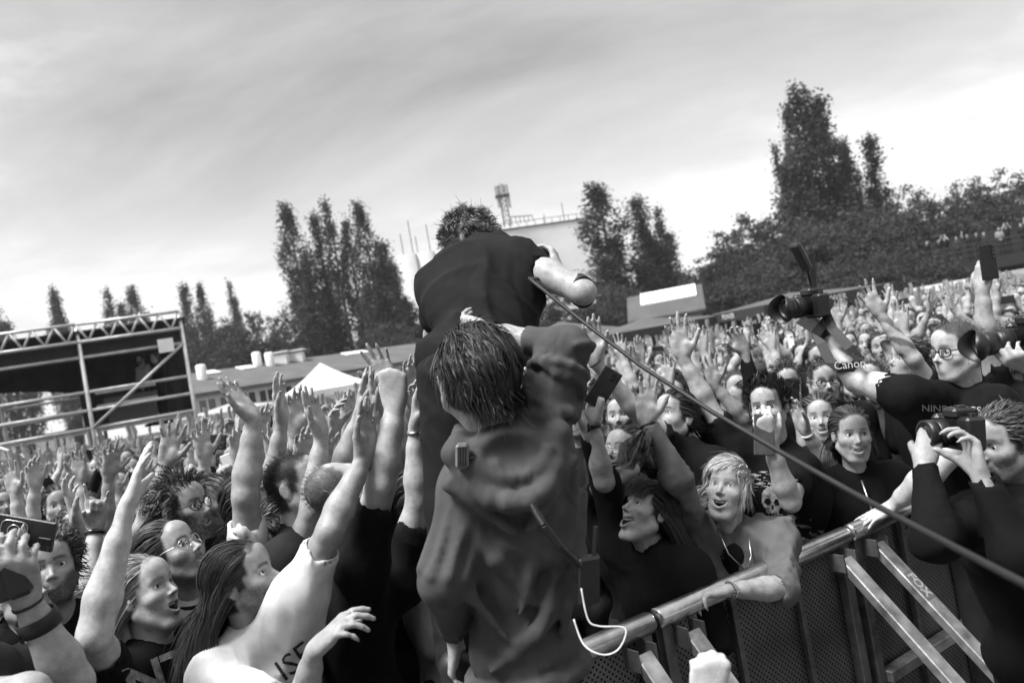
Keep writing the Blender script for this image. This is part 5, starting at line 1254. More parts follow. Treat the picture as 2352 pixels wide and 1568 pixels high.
# --- the singer, seen from behind, standing on the barrier rail
SINGER_NECK = D(1122, 572, 2.70); SP = D(1098, 838, 2.36)
def singer():
    foot = [bar((D(1020, 1200, 2.35)[0] - B0[0]) / BU[0] - .02, .02, 1.234), bar((D(1150, 1200, 2.4)[0] - B0[0]) / BU[0] + .06, .02, 1.234)]
    pr = person('singer in black shirt and trousers seen from behind, standing on the barrier rail', D(1086, 574, 2.82), 194, -40, 4, hair='curly', hairv=.17, n_hair=6500, hw=.0014, hair_kw=dict(length=.06, curl=.5),
        shirt=.011, sleeves='short', neck=SINGER_NECK, pelvis=SP, body_yaw=186, sv=.0058, fold_amp=.011, fold_f=1.3, loose=.004, legs=False, seed=31, skin=.36, big=1.06, scale=1.02, face=False, thick=.98, base_z=1.234, v=.0034,
        arms=[dict(side=1, sh=D(1190, 600, 2.58), el=D(1338, 670, 2.42), wr=D(1290, 632, 2.66), tip=D(1262, 548, 2.74), palm=LFT * .8 + UPV * .2 - TC * .4, pose='grip', sl=.30, sleeve='short'),
              dict(side=-1, sh=D(1010, 660, 2.60), el=D(1000, 770, 2.78), wr=D(1030, 800, 3.02), tip=D(1040, 760, 3.1), palm=-TC, pose='reach')])
    base = pr['base']; f = Field(np.minimum(SP, np.minimum(*foot)) - .2, np.maximum(SP, np.maximum(*foot)) + .2, .010); lat = pr['lat']; ends = []
    for s_, ft in ((-1, foot[0]), (1, foot[1])):
        hp_ = SP + lat * s_ * .085 - V3(0, 0, .03); an = ft + V3(0, .0, .09); kn = (hp_ + an) / 2 + V3(-.01, .05, .02)
        f.cap(hp_, kn, .098, .075, k=.05); f.cap(kn, an, .072, .055, k=.02); ends.append(ft)
    f.ell(SP + V3(0, 0, -.01), (.165, .125, .12), k=.05); f.disp(fold(77, .007, 1.3)); link('trousers', mesh('trousers', f.nets()[0] - base, f.nets()[1]), cloth(.012, wr=.6, name='black_jeans'), pr['root'])
    _, sm = legs_mesh()
    for ft in ends: o = link('shoe', sm, SHOES, pr['root']); o.location = ft - base; o.rotation_euler = (0, 0, .1)
    m = MB(); c0 = D(1182, 880, 2.26); c1 = D(1206, 842, 2.24); pts = [c0 + (c1 - c0) * t + V3(0, -.01, -.035 * math.sin(t * 3.14)) - base for t in np.linspace(0, 1, 13)]; m.tube(pts, .0045, 6); m.build('wallet_chain', STEEL, pr['root'], True)
    a, sh, el, wr, tip, B = pr['arms'][0]; hd = wr + nrm(tip - wr) * .085 + np.cross(nrm(tip - wr), RGT) * .0
    band(pr, 0, 'elbow_band', BLACKR, .06, .046, .05, .004)
    mc = empty('microphone', hd, 'dark handheld microphone in the singers raised hand', 'microphone'); ax = nrm(LFT * .75 + V3(0, .75, -.1)); m = MB(); m.lathe((0, 0, 0), ax, [(-.005, .001), (-.005, .013), (.06, .017), (.065, .02), (.068, .001)], 16); m.build('handle', BLACKP, mc, True)
    m = MB(); m.lathe(ax * .065, ax, [(0, .018), (.012, .025), (.028, .025), (.042, .016), (.046, .001)], 16); m.build('grille', DARKM, mc, True)
    return pr
singer()
# --- microphone cable running to the lower right, over the pit
pts = [D(1216, 640, 2.34), D(1330, 732, 2.22), D(1475, 842, 2.06), D(1640, 948, 1.86), D(1800, 1042, 1.66), D(1960, 1132, 1.46), D(2120, 1218, 1.26), D(2260, 1292, 1.08), D(2420, 1375, .92), D(2560, 1440, .8)]
pp = []
for i in range(len(pts) - 1):
    for t in np.linspace(0, 1, 7)[:-1]: pp.append(pts[i] * (1 - t) + pts[i + 1] * t)
m = MB(); m.tube([D(1258, 600, 2.64), D(1240, 640, 2.5)] + pp, .0056, 10); tag(m.build('microphone_cable', BLACKR, None, True), 'long dark microphone cable stretched across to the lower right corner', 'cable')
# --- the man in the hoodie holding him
HOOD_M = cloth(.07, wr=.8, name='hoodie_fleece', rough=.95)
def hoodfn(f, N, up, Rl, lat):
    back = -Rl[1]; c = N + back * .080 - up * .055
    f.ell(c, (.128, .075, .105), Rl, k=.03)
    f.ell(c + back * .072 + up * .055, (.088, .045, .055), Rl, k=.012, op='s')
    for t in np.linspace(-1, 1, 17):       # rim of the fallen hood, a gathered roll hanging on the back
        q = N + lat * (t * .128) + back * (.082 + .088 * (1 - t * t)) - up * (-.004 + .118 * (1 - abs(t) ** 3))
        if t > -1: f.cap(prev, q, .0235 + .003 * math.sin(t * 31), .0235 + .003 * math.sin(t * 31 + 3.9), k=.009)
        prev = q
    for x0, x1, z0, z1 in ((-.09, -.02, -.02, -.10), (.09, .03, -.02, -.11), (-.04, .01, -.03, -.12), (.05, -.01, -.05, -.125)): f.cap(N + lat * x0 + back * .125 + up * z0, N + lat * x1 + back * .128 + up * z1, .009, .006, k=.025)
    for s_ in (-1, 1):
        f.cap(N + lat * s_ * .125 + back * .085 + up * .005, N + lat * s_ * .075 + Rl[1] * .06 + up * .02, .034, .028, k=.02)
        f.cap(N + lat * s_ * .15 - up * .06 + back * .10, N + lat * s_ * .02 - up * .19 + back * .135, .016, .012, k=.03)
    rs = np.random.RandomState(4)
    S1, E1 = D(1240, 1012, 1.98), D(1304, 800, 1.99); S2, E2, W2 = D(1082, 1120, 1.93), D(1018, 1335, 1.86), D(1046, 1462, 2.05)
    for i in range(11):        # the raised sleeve bunches into rings
        t = i / 10; c_ = S1 + (E1 - S1) * (t * 1.05 - .1); n_ = nrm((E1 - S1) * .8 + rs.randn(3) * .07); B_ = basis(n_); r_ = .074 - .008 * t + (.004 * rs.randn()); a0 = rs.rand() * 6.28
        ps = [c_ + r_ * (B_[0] * math.cos(a0 + q) + B_[2] * math.sin(a0 + q)) for q in np.linspace(0, 3.6 + rs.rand() * 1.6, 10)]
        for p_, q_ in zip(ps[:-1], ps[1:]): f.cap(p_, q_, .0120, k=.010)
    for i in range(9):         # the hanging sleeve falls in long folds
        a_ = 6.28 * i / 9; d_ = nrm(E2 - S2); B_ = basis(d_); o_ = B_[0] * math.cos(a_) + B_[2] * math.sin(a_); f.cap(S2 + (E2 - S2) * (.1 + .1 * rs.rand()) + o_ * .062, E2 + o_ * .060 - (E2 - S2) * .1 * rs.rand(), .006, .014, k=.015)
    for x0, z0, x1, z1, r_ in ((.17, -.10, .02, -.44, .017), (.19, -.17, .08, -.47, .015), (.10, -.17, -.02, -.40, .015), (-.13, -.13, .02, -.38, .018), (-.15, -.20, -.05, -.46, .014), (.16, -.30, -.04, -.50, .016), (.14, -.38, -.10, -.52, .018), (-.04, -.22, .10, -.34, .014)):   # drag lines across the back
        a_ = N + lat * x0 + up * z0; b_ = N + lat * x1 + up * z1; rad = lambda x: .100 * math.sqrt(max(.05, 1 - (x / .19) ** 2)); m_ = (a_ + b_) / 2 + back * (rad((x0 + x1) / 2) + .004) + lat * rs.randn() * .012
        f.cap(a_ + back * rad(x0), m_, r_ * .7, r_, k=.018); f.cap(m_, b_ + back * rad(x1), r_, r_ * .6, k=.018)
    hm = N + (D(1205, 1490, 1.98) - N) * 1.10
    for q in np.linspace(0, 6.283, 25)[:-1]:
        p_ = hm + lat * math.cos(q) * .142 + back * math.sin(q) * .104; q_ = hm + lat * math.cos(q + .27) * .142 + back * math.sin(q + .27) * .104; f.cap(p_, q_, .020, k=.012)     # ribbed hem roll
pr = person('man in grey hooded sweatshirt seen from behind, one arm up holding the singer', D(1082, 858, 1.95), 208, 22, -6, hair='moptop', hairv=.022, n_hair=8000, hw=.0017, shirt_mat=HOOD_M, sleeves='long', neck=D(1150, 1010, 1.95), pelvis=D(1205, 1490, 1.98), leg_w=.74,
    body_yaw=192, sv=.0050, fold_amp=.0045, fold_f=1.2, loose=.006, thick=.9, seed=12, skin=.34, v=.0032, hood=hoodfn, base_z=.3, scale=.98, big=.82,
    arms=[dict(side=1, sh=D(1240, 1012, 1.98), el=D(1304, 800, 1.99), wr=D(1112, 762, 2.10), tip=D(1040, 745, 2.22), palm=V3(0, .9, .4), pose='relax', sleeve='long', se=.42),
          dict(side=-1, sh=D(1082, 1120, 1.93), el=D(1018, 1335, 1.86), wr=D(1046, 1462, 2.05), tip=D(1036, 1545, 2.06), palm=RGT, pose='relax', sleeve='long')])
HB = pr['base']
# radio microphone on his shoulder, coiled lead, white earphone wire
rm = empty('radio_microphone', D(1062, 1046, 1.80), 'grey radio speaker microphone clipped at the hoodie mans shoulder', 'radio'); A_ = (nrm(CR + V3(.1, .6, 0)), nrm(CU), nrm(np.cross(CR, CU)))
m = MB(); m.obox((0, 0, 0), A_, (.017, .029, .014), .007); m.build('housing', plain('radio_grey', .16, .5), rm)
m = MB()
for i in range(4): m.obox(-A_[2] * -.0145 + A_[0] * (-.0096 + .0064 * i) , A_, (.0014, .022, .0012))
m.build('grille_slats', BLACKP, rm); m = MB(); m.lathe(A_[0] * .016 - A_[1] * .008, A_[0], [(0, .008), (.02, .008), (.03, .005), (.031, .001)], 12); m.build('lead_plug', BLACKP, rm, True)
pts = []; c = [D(1222, 1160, 1.72), D(1248, 1205, 1.70), D(1288, 1258, 1.71), D(1330, 1298, 1.76)]
for i in range(260):
    t = i / 259 * 2.999; k = int(t); q = c[k] * (1 - t + k) + c[k + 1] * (t - k); d_ = nrm(c[k + 1] - c[k]); B_ = basis(d_); pts.append(q + .0075 * (B_[0] * math.cos(i * 1.05) + B_[2] * math.sin(i * 1.05)))
m = MB(); m.tube(pts, .0022, 5); tag(m.build('coiled_cord', BLACKP, None, True), 'black coiled radio cord hanging down the back of the hoodie', 'cord')
tr = empty('walkie_talkie', D(1352, 1330, 1.84), 'black two-way radio at the hip of the man in the hoodie', 'radio'); m = MB(); m.obox((0, 0, 0), A_, (.03, .055, .018), .006); m.build('housing', BLACKP, tr); m = MB(); m.tube([A_[1] * .05 + A_[0] * .015, A_[1] * .12 + A_[0] * .02], .006, 8); m.build('aerial', BLACKR, tr)
c = [D(1335, 1350, 1.80), D(1350, 1420, 1.78), D(1375, 1437, 1.77), D(1432, 1440, 1.76), D(1435, 1465, 1.75), D(1415, 1495, 1.74), D(1380, 1502, 1.74), D(1340, 1478, 1.76), D(1316, 1415, 1.78)]
pts = []
for i in range(len(c) - 1):
    p0, p1, p2, p3 = c[max(0, i - 1)], c[i], c[i + 1], c[min(len(c) - 1, i + 2)]
    for t in np.linspace(0, 1, 8)[:-1]: pts.append(.5 * ((2 * p1) + (p2 - p0) * t + (2 * p0 - 5 * p1 + 4 * p2 - p3) * t * t + (3 * p1 - p0 - 3 * p2 + p3) * t ** 3))
m = MB(); m.tube(pts, .0021, 6); tag(m.build('white_wire', plain('white_wire', .6, .4), None, True), 'thin white wire looping from the hoodie mans hip', 'wire')

WHITE_T = .62
# --- left front
pr = person('man with long straight dark hair in white printed T-shirt, bottom left of centre', D(562, 1330, 2.30), 86, 14, 0, hair='long', hairv=.035, n_hair=6000, hw=.0016, shirt=WHITE_T, collar=cloth(.7), seed=3, beard=.62, mustache=.35, nose=1.1, skin=.35, v=.003, sv=.008, fold_amp=.007, gaze=(.1, 1, .25), body_yaw=60, hair_kw=dict(length=.40),
    arms=[arm('Z3', (872, 575), (1092, 100), (1105, -200), (2.2, 2.32, 2.36), -1, RGT * .6 + TC * .5, 'flat', sh=Q('Z3', 680, 960, 2.25)), arm('D', (690, 1650), (722, 1490), (800, 1415), (2.0, 1.92, 1.90), 1, V3(.4, .3, -.8), 'relax', sleeve='short')])
text_on(pr, 'ISE', .085, D(672, 1520, 1.7), nrm(D(690, 1520, 2) - D(690, 1520, 1.5)), CU * .8 + CR * -.55, plain('shirt_ink', .02, .8), 'lettering')
pr = person('man with long blond hair and open mouth, black band T-shirt, arm raised', D(335, 1358, 2.42), 76, 14, 0, hair='long', hairv=.21, n_hair=5500, hw=.0016, shirt=.006, seed=4, mouth=.75, beard=.25, skin=.41, v=.003, gaze=(.1, 1, .2), fold_amp=.006, body_yaw=55, browv=.2,
    arms=[arm('Z2', (615, 1250), (825, 425), (925, 90), (2.02, 2.10, 2.16), 1, TC * -.5 + RGT * .8, 'flat', thick=1.12, s=1.05, sh=Q('Z2', 740, 1580, 2.25))])
text_on(pr, 'NTR', .125, D(400, 1535, 1.4), nrm(D(400, 1535, 2) - D(400, 1535, 1.7)), CU * .95 - CR * .3, plain('band_print', .3, .9, noise=.6, scale=60), 'lettering', bold=.004)
pr = person('man with round wire glasses, slicked hair and goatee, white shirt with black collar', D(395, 1272, 2.58), 78, 24, 0, hair='slick', hairv=.04, n_hair=2000, shirt=.55, seed=5, beard=.45, mustache=.9, mouth=.2, skin=.35, glass=dict(frame=STEEL, thick=.0012, big=1.06), v=.0032, collar=cloth(.012), recede=.018, body_yaw=50, nose=1.1)
text_on(pr, 'ISE', .075, D(478, 1475, 2.0), nrm(D(478, 1475, 2) - D(478, 1475, 1.5)), CU * .8 + CR * -.5, plain('shirt_ink', .02, .8), 'lettering')
person('man with curly dark hair and black glasses, beard, smiling, behind the goateed man', D(422, 1170, 2.85), 74, 10, 0, hair='curly', hairv=.018, n_hair=2200, shirt=.006, seed=6, beard=.85, mustache=.5, mouth=.35, smile=.8, skin=.34, glass=dict(thick=.0019), v=.0034, body_yaw=60, hair_kw=dict(length=.11, shell=.05))
person('dark-haired man with low-set brow squeezed beside the curly-haired man', D(490, 1155, 3.05), 68, 12, 0, hair='fringe', hairv=.02, n_hair=1000, hair_kw=dict(length=.09), shirt=.02, seed=8, beard=.35, skin=.34, mouth=.15, squint=.6)
def reacher(label, el, wr, tip, palm, side, pose='open', yaw=60, drop=(0, .08, -.27), hide=0., **k):
    el, wr, tip = [np.asarray(q, float) for q in (el, wr, tip)]
    if np.linalg.norm(wr - el) < .215: el = wr + nrm(el - wr) * .235
    sh = el + np.asarray(drop, float); by = math.radians(yaw); bf = V3(math.sin(by), -math.cos(by), 0); lat = np.cross(bf, UPV)
    H = sh - lat * side * .15 + V3(0, 0, .02 - hide) + bf * .02 + V3(0, 0, .19)
    kw = dict(skin=.35, n_hair=900, hw=.0034, v=.0052, av=.0050, sv=.012, hair=random.choice(['short', 'crop', 'slick', 'wavy']), hairv=random.choice([.02, .03, .05]), shirt=.006, pitch=18); kw.update(k); ak = kw.pop('ak', {}); a2 = kw.pop('arms2', [])
    return person(label, H, yaw, arms=[dict(side=side, sh=sh, el=el, wr=wr, tip=tip, palm=np.asarray(palm, float), pose=pose, **ak)] + a2, **kw)
DN = V3(0, 0, -1)
reacher('fan in white shirt with bare arm raised, hand bent back, left of the long roof', Q('Z3', 318, 350, 2.62), Q('Y7', 795, 985, 2.66), Q('Y7', 545, 690, 2.66), RGT * .5 + DN * .8, 1, 'flat', 92, drop=(-.05, .06, -.27), shirt=WHITE_T, ak=dict(hs=-1, thick=1.15))
reacher('fan with thin upright hand in profile, next to the bent-back hand', Q('Z3', 480, 330, 2.9), Q('Y7', 1045, 1000, 2.9), Q('Y7', 990, 600, 2.9), RGT * .9 + TC * .2, 1, 'flat', 92, ak=dict(hs=-1))
reacher('fan with dark-swirled forearm and open palm facing camera before the white tent', Q('Z3', 500, 380, 3.0) + V3(.04, 0, 0), Q('Y7', 1150, 1090, 3.05), Q('Y7', 1180, 720, 3.05), TC + RGT * .3, 1, 'flat', 92, ak=dict(dark_swirls=1))  # forearm skin carries dark swirls
pr = reacher('fan with strongly bent arm in front of the white tent, hand tilted left', Q('Z3', 748, 440, 2.66), Q('Y7', 1395, 1130, 2.72), Q('Y7', 1270, 780, 2.72), RGT * .8 + TC * .4, 1, 'flat', 92, drop=(-.14, .02, -.24), ak=dict(hs=-1))
pr = reacher('fan with ring, shaded hand with curled fingers below the white tent', Q('Z3', 870, 230, 3.2), Q('Y7', 1490, 1130, 3.25), Q('Y7', 1500, 830, 3.25), TC * .2 + RGT * .8, 1, 'relax', 92)
reacher('fan with small open hand just left of the clasped hands', Q('Y7', 1640, 1420, 3.6), Q('Y7', 1630, 1160, 3.6), Q('Y7', 1680, 860, 3.6), TC, 1, 'open', 92)
reacher('fan with long narrow hand pointing straight up under the long roof', Q('Z3', 930, 190, 2.98), Q('Y7', 1725, 950, 3.0), Q('Y7', 1770, 520, 3.0), RGT, 1, 'flat', 92, drop=(-.06, .05, -.27), ak=dict(hs=-1))
reacher('fan with flat hand in profile right beside the narrow pointing hand', Q('Y7', 1800, 1330, 2.85), Q('Y7', 1890, 950, 2.88), Q('Y7', 1825, 640, 2.88), RGT, 1, 'flat', 92, drop=(-.03, .1, -.27), ak=dict(hs=-1))
reacher('fan with highest open palm beside the singer, fingers fanned', Q('Y7', 2040, 950, 3.05), Q('Y7', 2010, 700, 3.05), Q('Y7', 1880, 420, 3.05), TC, 1, 'open', 92, drop=(.02, .1, -.28), ak=dict(hs=-1, s=1.05))
# bald man in black with both arms up, in front of the singer's legs
pr = person('bald man in black T-shirt with both arms up, left of the hoodie', Q('Z3', 930, 345, 2.62), 110, 8, 0, hair='crop', hairv=.12, recede=.12, n_hair=1500, shirt=.005, seed=22, skin=.41, beard=.4, v=.0036, sv=.008, fold_amp=.006, body_yaw=120, big=1.1,
    arms=[dict(side=-1, sh=Q('Z3', 1330, 900, 2.56), el=Q('Z3', 1440, 210, 2.56), wr=Q('Y7', 2220, 1060, 2.56), tip=Q('Y7', 2230, 700, 2.56), palm=RGT, pose='claw', thick=1.1),
          dict(side=1, sh=Q('Z3', 1075, 780, 2.36), el=Q('Z3', 1215, 190, 2.36), wr=Q('Y7', 2045, 880, 2.40), tip=Q('Y7', 2030, 690, 2.40), palm=-TC, pose='fist', thick=1.2, s=1.1)])
band(pr, 0, 'bracelet', STEEL, .93, .031, .010, .002)
person('man with buzz cut and big ear, face hidden by an arm', Q('Z3', 650, 280, 2.72), 84, 12, 0, hair='crop', hairv=.03, n_hair=3000, shirt=.02, seed=23, skin=.38, v=.0036)
person('woman with dark fringe peeking out behind the long-haired mans head', Q('Z3', 545, 655, 2.78), 48, 14, 0, hair='fringe', hairv=.015, n_hair=2200, shirt=.015, seed=24, skin=.38, fem=1, v=.0034, hair_kw=dict(length=.2))
person('fan with glasses in profile at the hoodies left sleeve', Q('Z3', 1490, 360, 2.9), 80, 15, 0, hair='slick', hairv=.04, n_hair=800, shirt=.4, seed=25, skin=.41, glass=dict(), mouth=.3)
for k_, (wx, wy, tx, ty, d_, po, lab) in enumerate(((470, 1050, 455, 960, 3.7, 'open', 'fan with open hand up just right of the scaffold pole'), (598, 1010, 606, 925, 3.7, 'reach', 'fan with reaching hand between the bent-back hand and the thin upright one'), (806, 985, 792, 895, 3.5, 'flat', 'fan with flat hand below the tip of the white tent'), (935, 905, 948, 815, 3.3, 'open', 'fan with hand up at the singers hip'),
        (320, 1120, 345, 1045, 4.4, 'wide', 'fan with splayed hand behind the blond mans wrist'), (700, 1000, 716, 915, 3.9, 'claw', 'fan with hooked fingers before the white tent'), (965, 960, 940, 880, 3.1, 'claw', 'fan gripping the air at the singers knee'), (775, 1060, 760, 985, 3.9, 'open', 'fan with small open hand under the white tent'),
        (555, 1075, 540, 985, 3.2, 'flat', 'fan with flat hand beside the bent-back hand'), (630, 1060, 622, 970, 3.3, 'open', 'fan with open hand under the thin upright hand'), (690, 1075, 700, 985, 3.0, 'reach', 'fan with fingers curled, right of the dark-swirled forearm'), (735, 1085, 748, 1000, 3.1, 'open', 'fan with open hand above the buzz-cut head'), (830, 1085, 838, 990, 2.95, 'relax', 'fan with relaxed hand above the bald head'), (875, 1010, 880, 920, 2.9, 'flat', 'fan with flat hand left of the big fist'), (250, 1090, 262, 1010, 3.9, 'open', 'fan with open hand left of the bead bracelet hand'), (520, 1120, 512, 1040, 3.6, 'fist', 'fan with small fist under the sideways phone'))):
    w_ = D(wx, wy, d_); reacher(lab, w_ + V3(-.06, .02, -.24), w_, D(tx, ty, d_), TC * .6 + RGT * .5, 1, po, 90, v=.0068, sv=.014, n_hair=700, hw=.004, ak=dict(thick=.92))
# --- far left arms
reacher('fan with spread open palm at the far left edge', Q('Y8', 190, 1080, 4.0), Q('Y8', 150, 800, 4.0), Q('Y8', 60, 450, 4.0), TC, 1, 'open', 35)
reacher('fan with cupped hand next to the far left palm', Q('Y8', 300, 1090, 4.2), Q('Y8', 340, 725, 4.2), Q('Y8', 285, 470, 4.2), TC * .5 + RGT * .6, 1, 'relax', 40)
reacher('fan with flat palm facing camera, fingers together, below the scaffold', Q('Y8', 790, 1000, 4.1), Q('Y8', 760, 690, 4.15), Q('Y8', 760, 370, 4.15), TC, -1, 'flat', 30)
reacher('fan with thick bare forearm at left, hand bent back in profile', Q('Z2', 345, 1010, 2.55), Q('Z2', 505, 545, 2.62), Q('Z2', 425, 250, 2.62), LFT * -.6 + TC * -.2, 1, 'reach', 92, drop=(.02, .05, -.29), ak=dict(hs=-1, thick=1.15), hide=.05)
pr = reacher('fan making the horns sign with a dark link bracelet', Q('Y8', 890, 1480, 2.95), Q('Y8', 915, 1120, 3.0), Q('Y8', 930, 700, 3.0), TC * .9 + RGT * .3, 1, 'horns', 92, ak=dict(hs=-1))
band(pr, 0, 'bracelet', DARKM, .92, .032, .016, .003)
pr = reacher('fan with open palm and dark bead bracelet in front of the scaffold corner', Q('Z2', 930, 560, 3.25), Q('Z2', 1085, 130, 3.3), Q('Z1', 1290, 1130, 3.3), TC + RGT * .2, 1, 'open', 92, drop=(-.05, .05, -.27), ak=dict(s=1.05))
beads(pr, 0, .95, .031, BLACKP)
reacher('fan raising a clenched fist above the curly-haired man', Q('Z2', 1450, 420, 3.5), Q('Z2', 1330, 250, 3.5), Q('Z2', 1220, 190, 3.45), TC * .8 + V3(0, 0, .2), 1, 'fist', 92, drop=(.05, .1, -.25))
pr = reacher('fan in black long sleeves holding a phone sideways left of centre', Q('Z1', 1630, 1640, 3.9), Q('Z1', 1470, 1420, 3.9), Q('Z1', 1440, 1200, 3.9), TC * -.6 + RGT * .6, 1, 'grip', 30, sleeves='long')
phone('black phone held sideways in front of the scaffold corner', Q('Z1', 1548, 1292, 3.86), UPV, CR, TC + V3(0, 0, .1))
pr = reacher('fan holding up a white phone between two big arms', Q('Z1', 1760, 1750, 4.3), Q('Z1', 1720, 1560, 4.3), Q('Z1', 1690, 1400, 4.3), TC * -.8 + LFT * .3, 1, 'grip', 20)
phone('white phone with a row of dark lenses, tilted', Q('Z1', 1702, 1482, 4.24), LFT, CU * .95 - CR * .35, TC + V3(0, 0, .05), mat=WHITEP, lens=4)
# bottom left: photographers with phones
pr = person('curly-haired fan filming behind a phone at lower left', D(118, 1300, 2.5), 30, 8, 0, hair='curly', hairv=.018, n_hair=1800, shirt=.006, seed=41, beard=.7, skin=.34, sleeves='long', body_yaw=40)
pr = reacher('fan at left edge holding a phone with a ring stand', D(-70, 1340, 2.2), D(-30, 1255, 2.15), D(60, 1258, 2.1), V3(.3, -.2, .9), 1, 'relax', 60, drop=(-.05, .1, -.25), shirt=.02)
phone('black rugged phone with ring stand at the left edge', D(56, 1222, 2.13), UPV, CR * .98 - CU * .17, TC, lens=3, plate=True, size=(.080, .165, .011))
pr = person('fan at bottom left holding a small camera, cord round the wrist', D(-190, 1400, 1.80), 70, 0, 0, hair='short', n_hair=600, hw=.004, v=.005, seed=43, skin=.38, shirt=.02, arms=[dict(side=1, sh=D(60, 1640, 1.86), el=D(118, 1478, 1.76), wr=D(55, 1372, 1.72), tip=D(38, 1300, 1.68), palm=V3(-.3, .9, 0), pose='grip', thick=1.1, s=1.05)])
band(pr, 0, 'wrist_cord', BLACKR, .93, .030, .006, .002)
band(pr, 0, 'wide_wristband', BLACKR, .72, .040, .035, .004)
dslr('small dark compact camera at the left edge', D(0, 1320, 1.72), V3(.75, .65, .1), UPV, hood=0, lens=.03, lr=.026)
person('fan whose bare upper arm fills the bottom left corner', D(-260, 1480, 1.62), 80, 0, 0, hair='short', n_hair=600, hw=.004, v=.005, seed=44, skin=.38, shirt=.02, arms=[dict(side=1, sh=D(-150, 1640, 1.66), el=D(62, 1600, 1.62), wr=D(50, 1840, 1.62), tip=D(50, 1980, 1.62), palm=-TC, pose='relax', thick=1.25, sl=.15)])
# --- right of the hoodie: the barrier row
def hood2(f, N, up, Rl, lat):
    for s_ in (-1, 1):
        f.cap(N + lat * s_ * .10 - Rl[1] * .06, N + lat * s_ * .105 + Rl[1] * .06 - up * .02, .032, .03, k=.02); f.cap(N + lat * s_ * .105 + Rl[1] * .06 - up * .02, N + lat * s_ * .035 + Rl[1] * .13 - up * .17, .028, .014, k=.02)
    f.ell(N + Rl[1] * .16 - up * .06, (.055, .07, .09), Rl, k=.02, op='s')
pr = person('girl with long dark hair and fringe laughing upwards, in black, at the barrier', D(1488, 1172, 2.88), -62, 36, 0, hair='fringe', hairv=.022, n_hair=6500, hw=.0016, shirt=.005, sleeves='long', seed=51, mouth=.8, smile=.9, fem=1, skin=.38, v=.003, sv=.008, body_yaw=-50, gaze=(0, 1, .2), wide=.97,
    arms=[arm('D', (1392, 1110), (1345, 985), (1320, 900), (3.0, 2.95, 2.95), 1, LFT, 'reach', sleeve='long'), ], pelvis=D(1490, 1172, 2.78) * (1, 1, 0) + V3(.05, .10, .93))
pr = person('short-haired blonde fan in grey zip hoodie leaning on the barrier, looking up', D(1672, 1122, 3.0), -30, 24, 10, hair='bowl', hairv=.52, n_hair=6500, hw=.0015, shirt_mat=cloth(.13, wr=1.0, name='grey_melange_fleece'), sleeves='roll', seed=52, mouth=.6, smile=.5, fem=.8, skin=.39, v=.003, sv=.0075, loose=.012, body_yaw=-25, gaze=(-.15, 1, .35), hood=hood2, fold_amp=.016, fold_f=1.6, browv=.2,
    arms=[arm('Z7', (835, 1135), (655, 800), (640, 500), (2.84, 2.86, 2.86), 1, TC + LFT * .2, 'open', sleeve='long', s=1.0), arm('Z8', (1400, 950), (1130, 965), (985, 985), (2.72, 2.66, 2.64), -1, DN * .9 + TC * .2, 'grip', sleeve='roll')], pelvis=D(1700, 1118, 2.95) * (1, 1, 0) + V3(.02, .16, .93))
band(pr, 0, 'wristband', BLACKR, .97, .030, .014); band(pr, 0, 'wristband', plain('woven_band', .25, .8, noise=.8, scale=220), .86, .032, .012)
beads(pr, 1, .95, .030, plain('bead', .12, .3)); beads(pr, 1, .9, .031, STEEL, br=.003)
m = MB(); a0 = pr['arms'][0]; c0 = a0[2] + (a0[3] - a0[2]) * .9; rs_ = np.random.RandomState(3)   # knotted bandana
for k in range(9):
    q = c0 + V3(-.03, -.03, 0); e_ = q + V3(-.05 + .05 * rs_.randn() * .6, -.02, -.09 - .03 * rs_.rand()); md = (q + e_) / 2 + rs_.randn(3) * .015; w_ = rs_.randn(3) * .014
    m.add([q - w_ * .4, q + w_ * .4, md + w_ * 1.3, md - w_ * 1.3, e_ + w_, e_ - w_], [(0, 1, 2, 3), (3, 2, 4, 5)])
m.build('bandana', plain('bandana', .10, .8, noise=.95, scale=45), pr['root'], True, pr['base'])
f = Field(pr['N'] - .25, pr['N'] + .15, .010); f.ell(pr['N'] - pr['up'] * .11 + pr['Rl'][1] * .035, (.085, .075, .12), pr['Rl']); f.cap(pr['N'] + pr['up'] * .034, pr['N'] + pr['up'] * .2, .052, .07, k=.01, op='s'); V_, F_ = f.nets(); link('undershirt', mesh('undershirt', V_ - pr['base'], F_), cloth(.008), pr['root'])
pr['shirt'] = (V_, F_)
text_on(pr, 'AINS', .035, D(1640, 1275, 2.4), nrm(D(1640, 1275, 2) - D(1640, 1275, 1.5)), CU, plain('faint_print', .12, .8), 'lettering')
m = MB(); N_ = pr['N']; m.tube([N_ + V3(.05, -.06, .03), N_ + V3(.03, -.12, -.07), N_ + V3(0, -.135, -.12), N_ + V3(-.05, -.12, -.05), N_ + V3(-.06, -.06, .03)], .0028, 6); m.build('necklace', STEEL, pr['root'], True, pr['base'])
pr = person('laughing fan with thin glasses looking up, behind the girl with the fringe', Q('Z7', 500, 1030, 3.12), -42, 30, 0, hair='bun', hairv=.03, n_hair=1800, shirt=.006, seed=53, mouth=1.0, smile=.9, fem=.6, skin=.38, glass=dict(frame=STEEL, thick=.0012), v=.0034, body_yaw=-30,
    arms=[arm('Z7', (330, 1080), (265, 790), (320, 560), (2.96, 2.95, 2.95), 1, RGT * .6 - TC * .6, 'grip')])
band(pr, 0, 'wristwatch', BLACKP, .93, .031, .020, .004, dial=BLACKP)
phone('dark phone gripped in the hand with the black watch', Q('Z7', 350, 560, 2.94), UPV, CU * .8 + CR * .5, TC * .9 + LFT * .3)
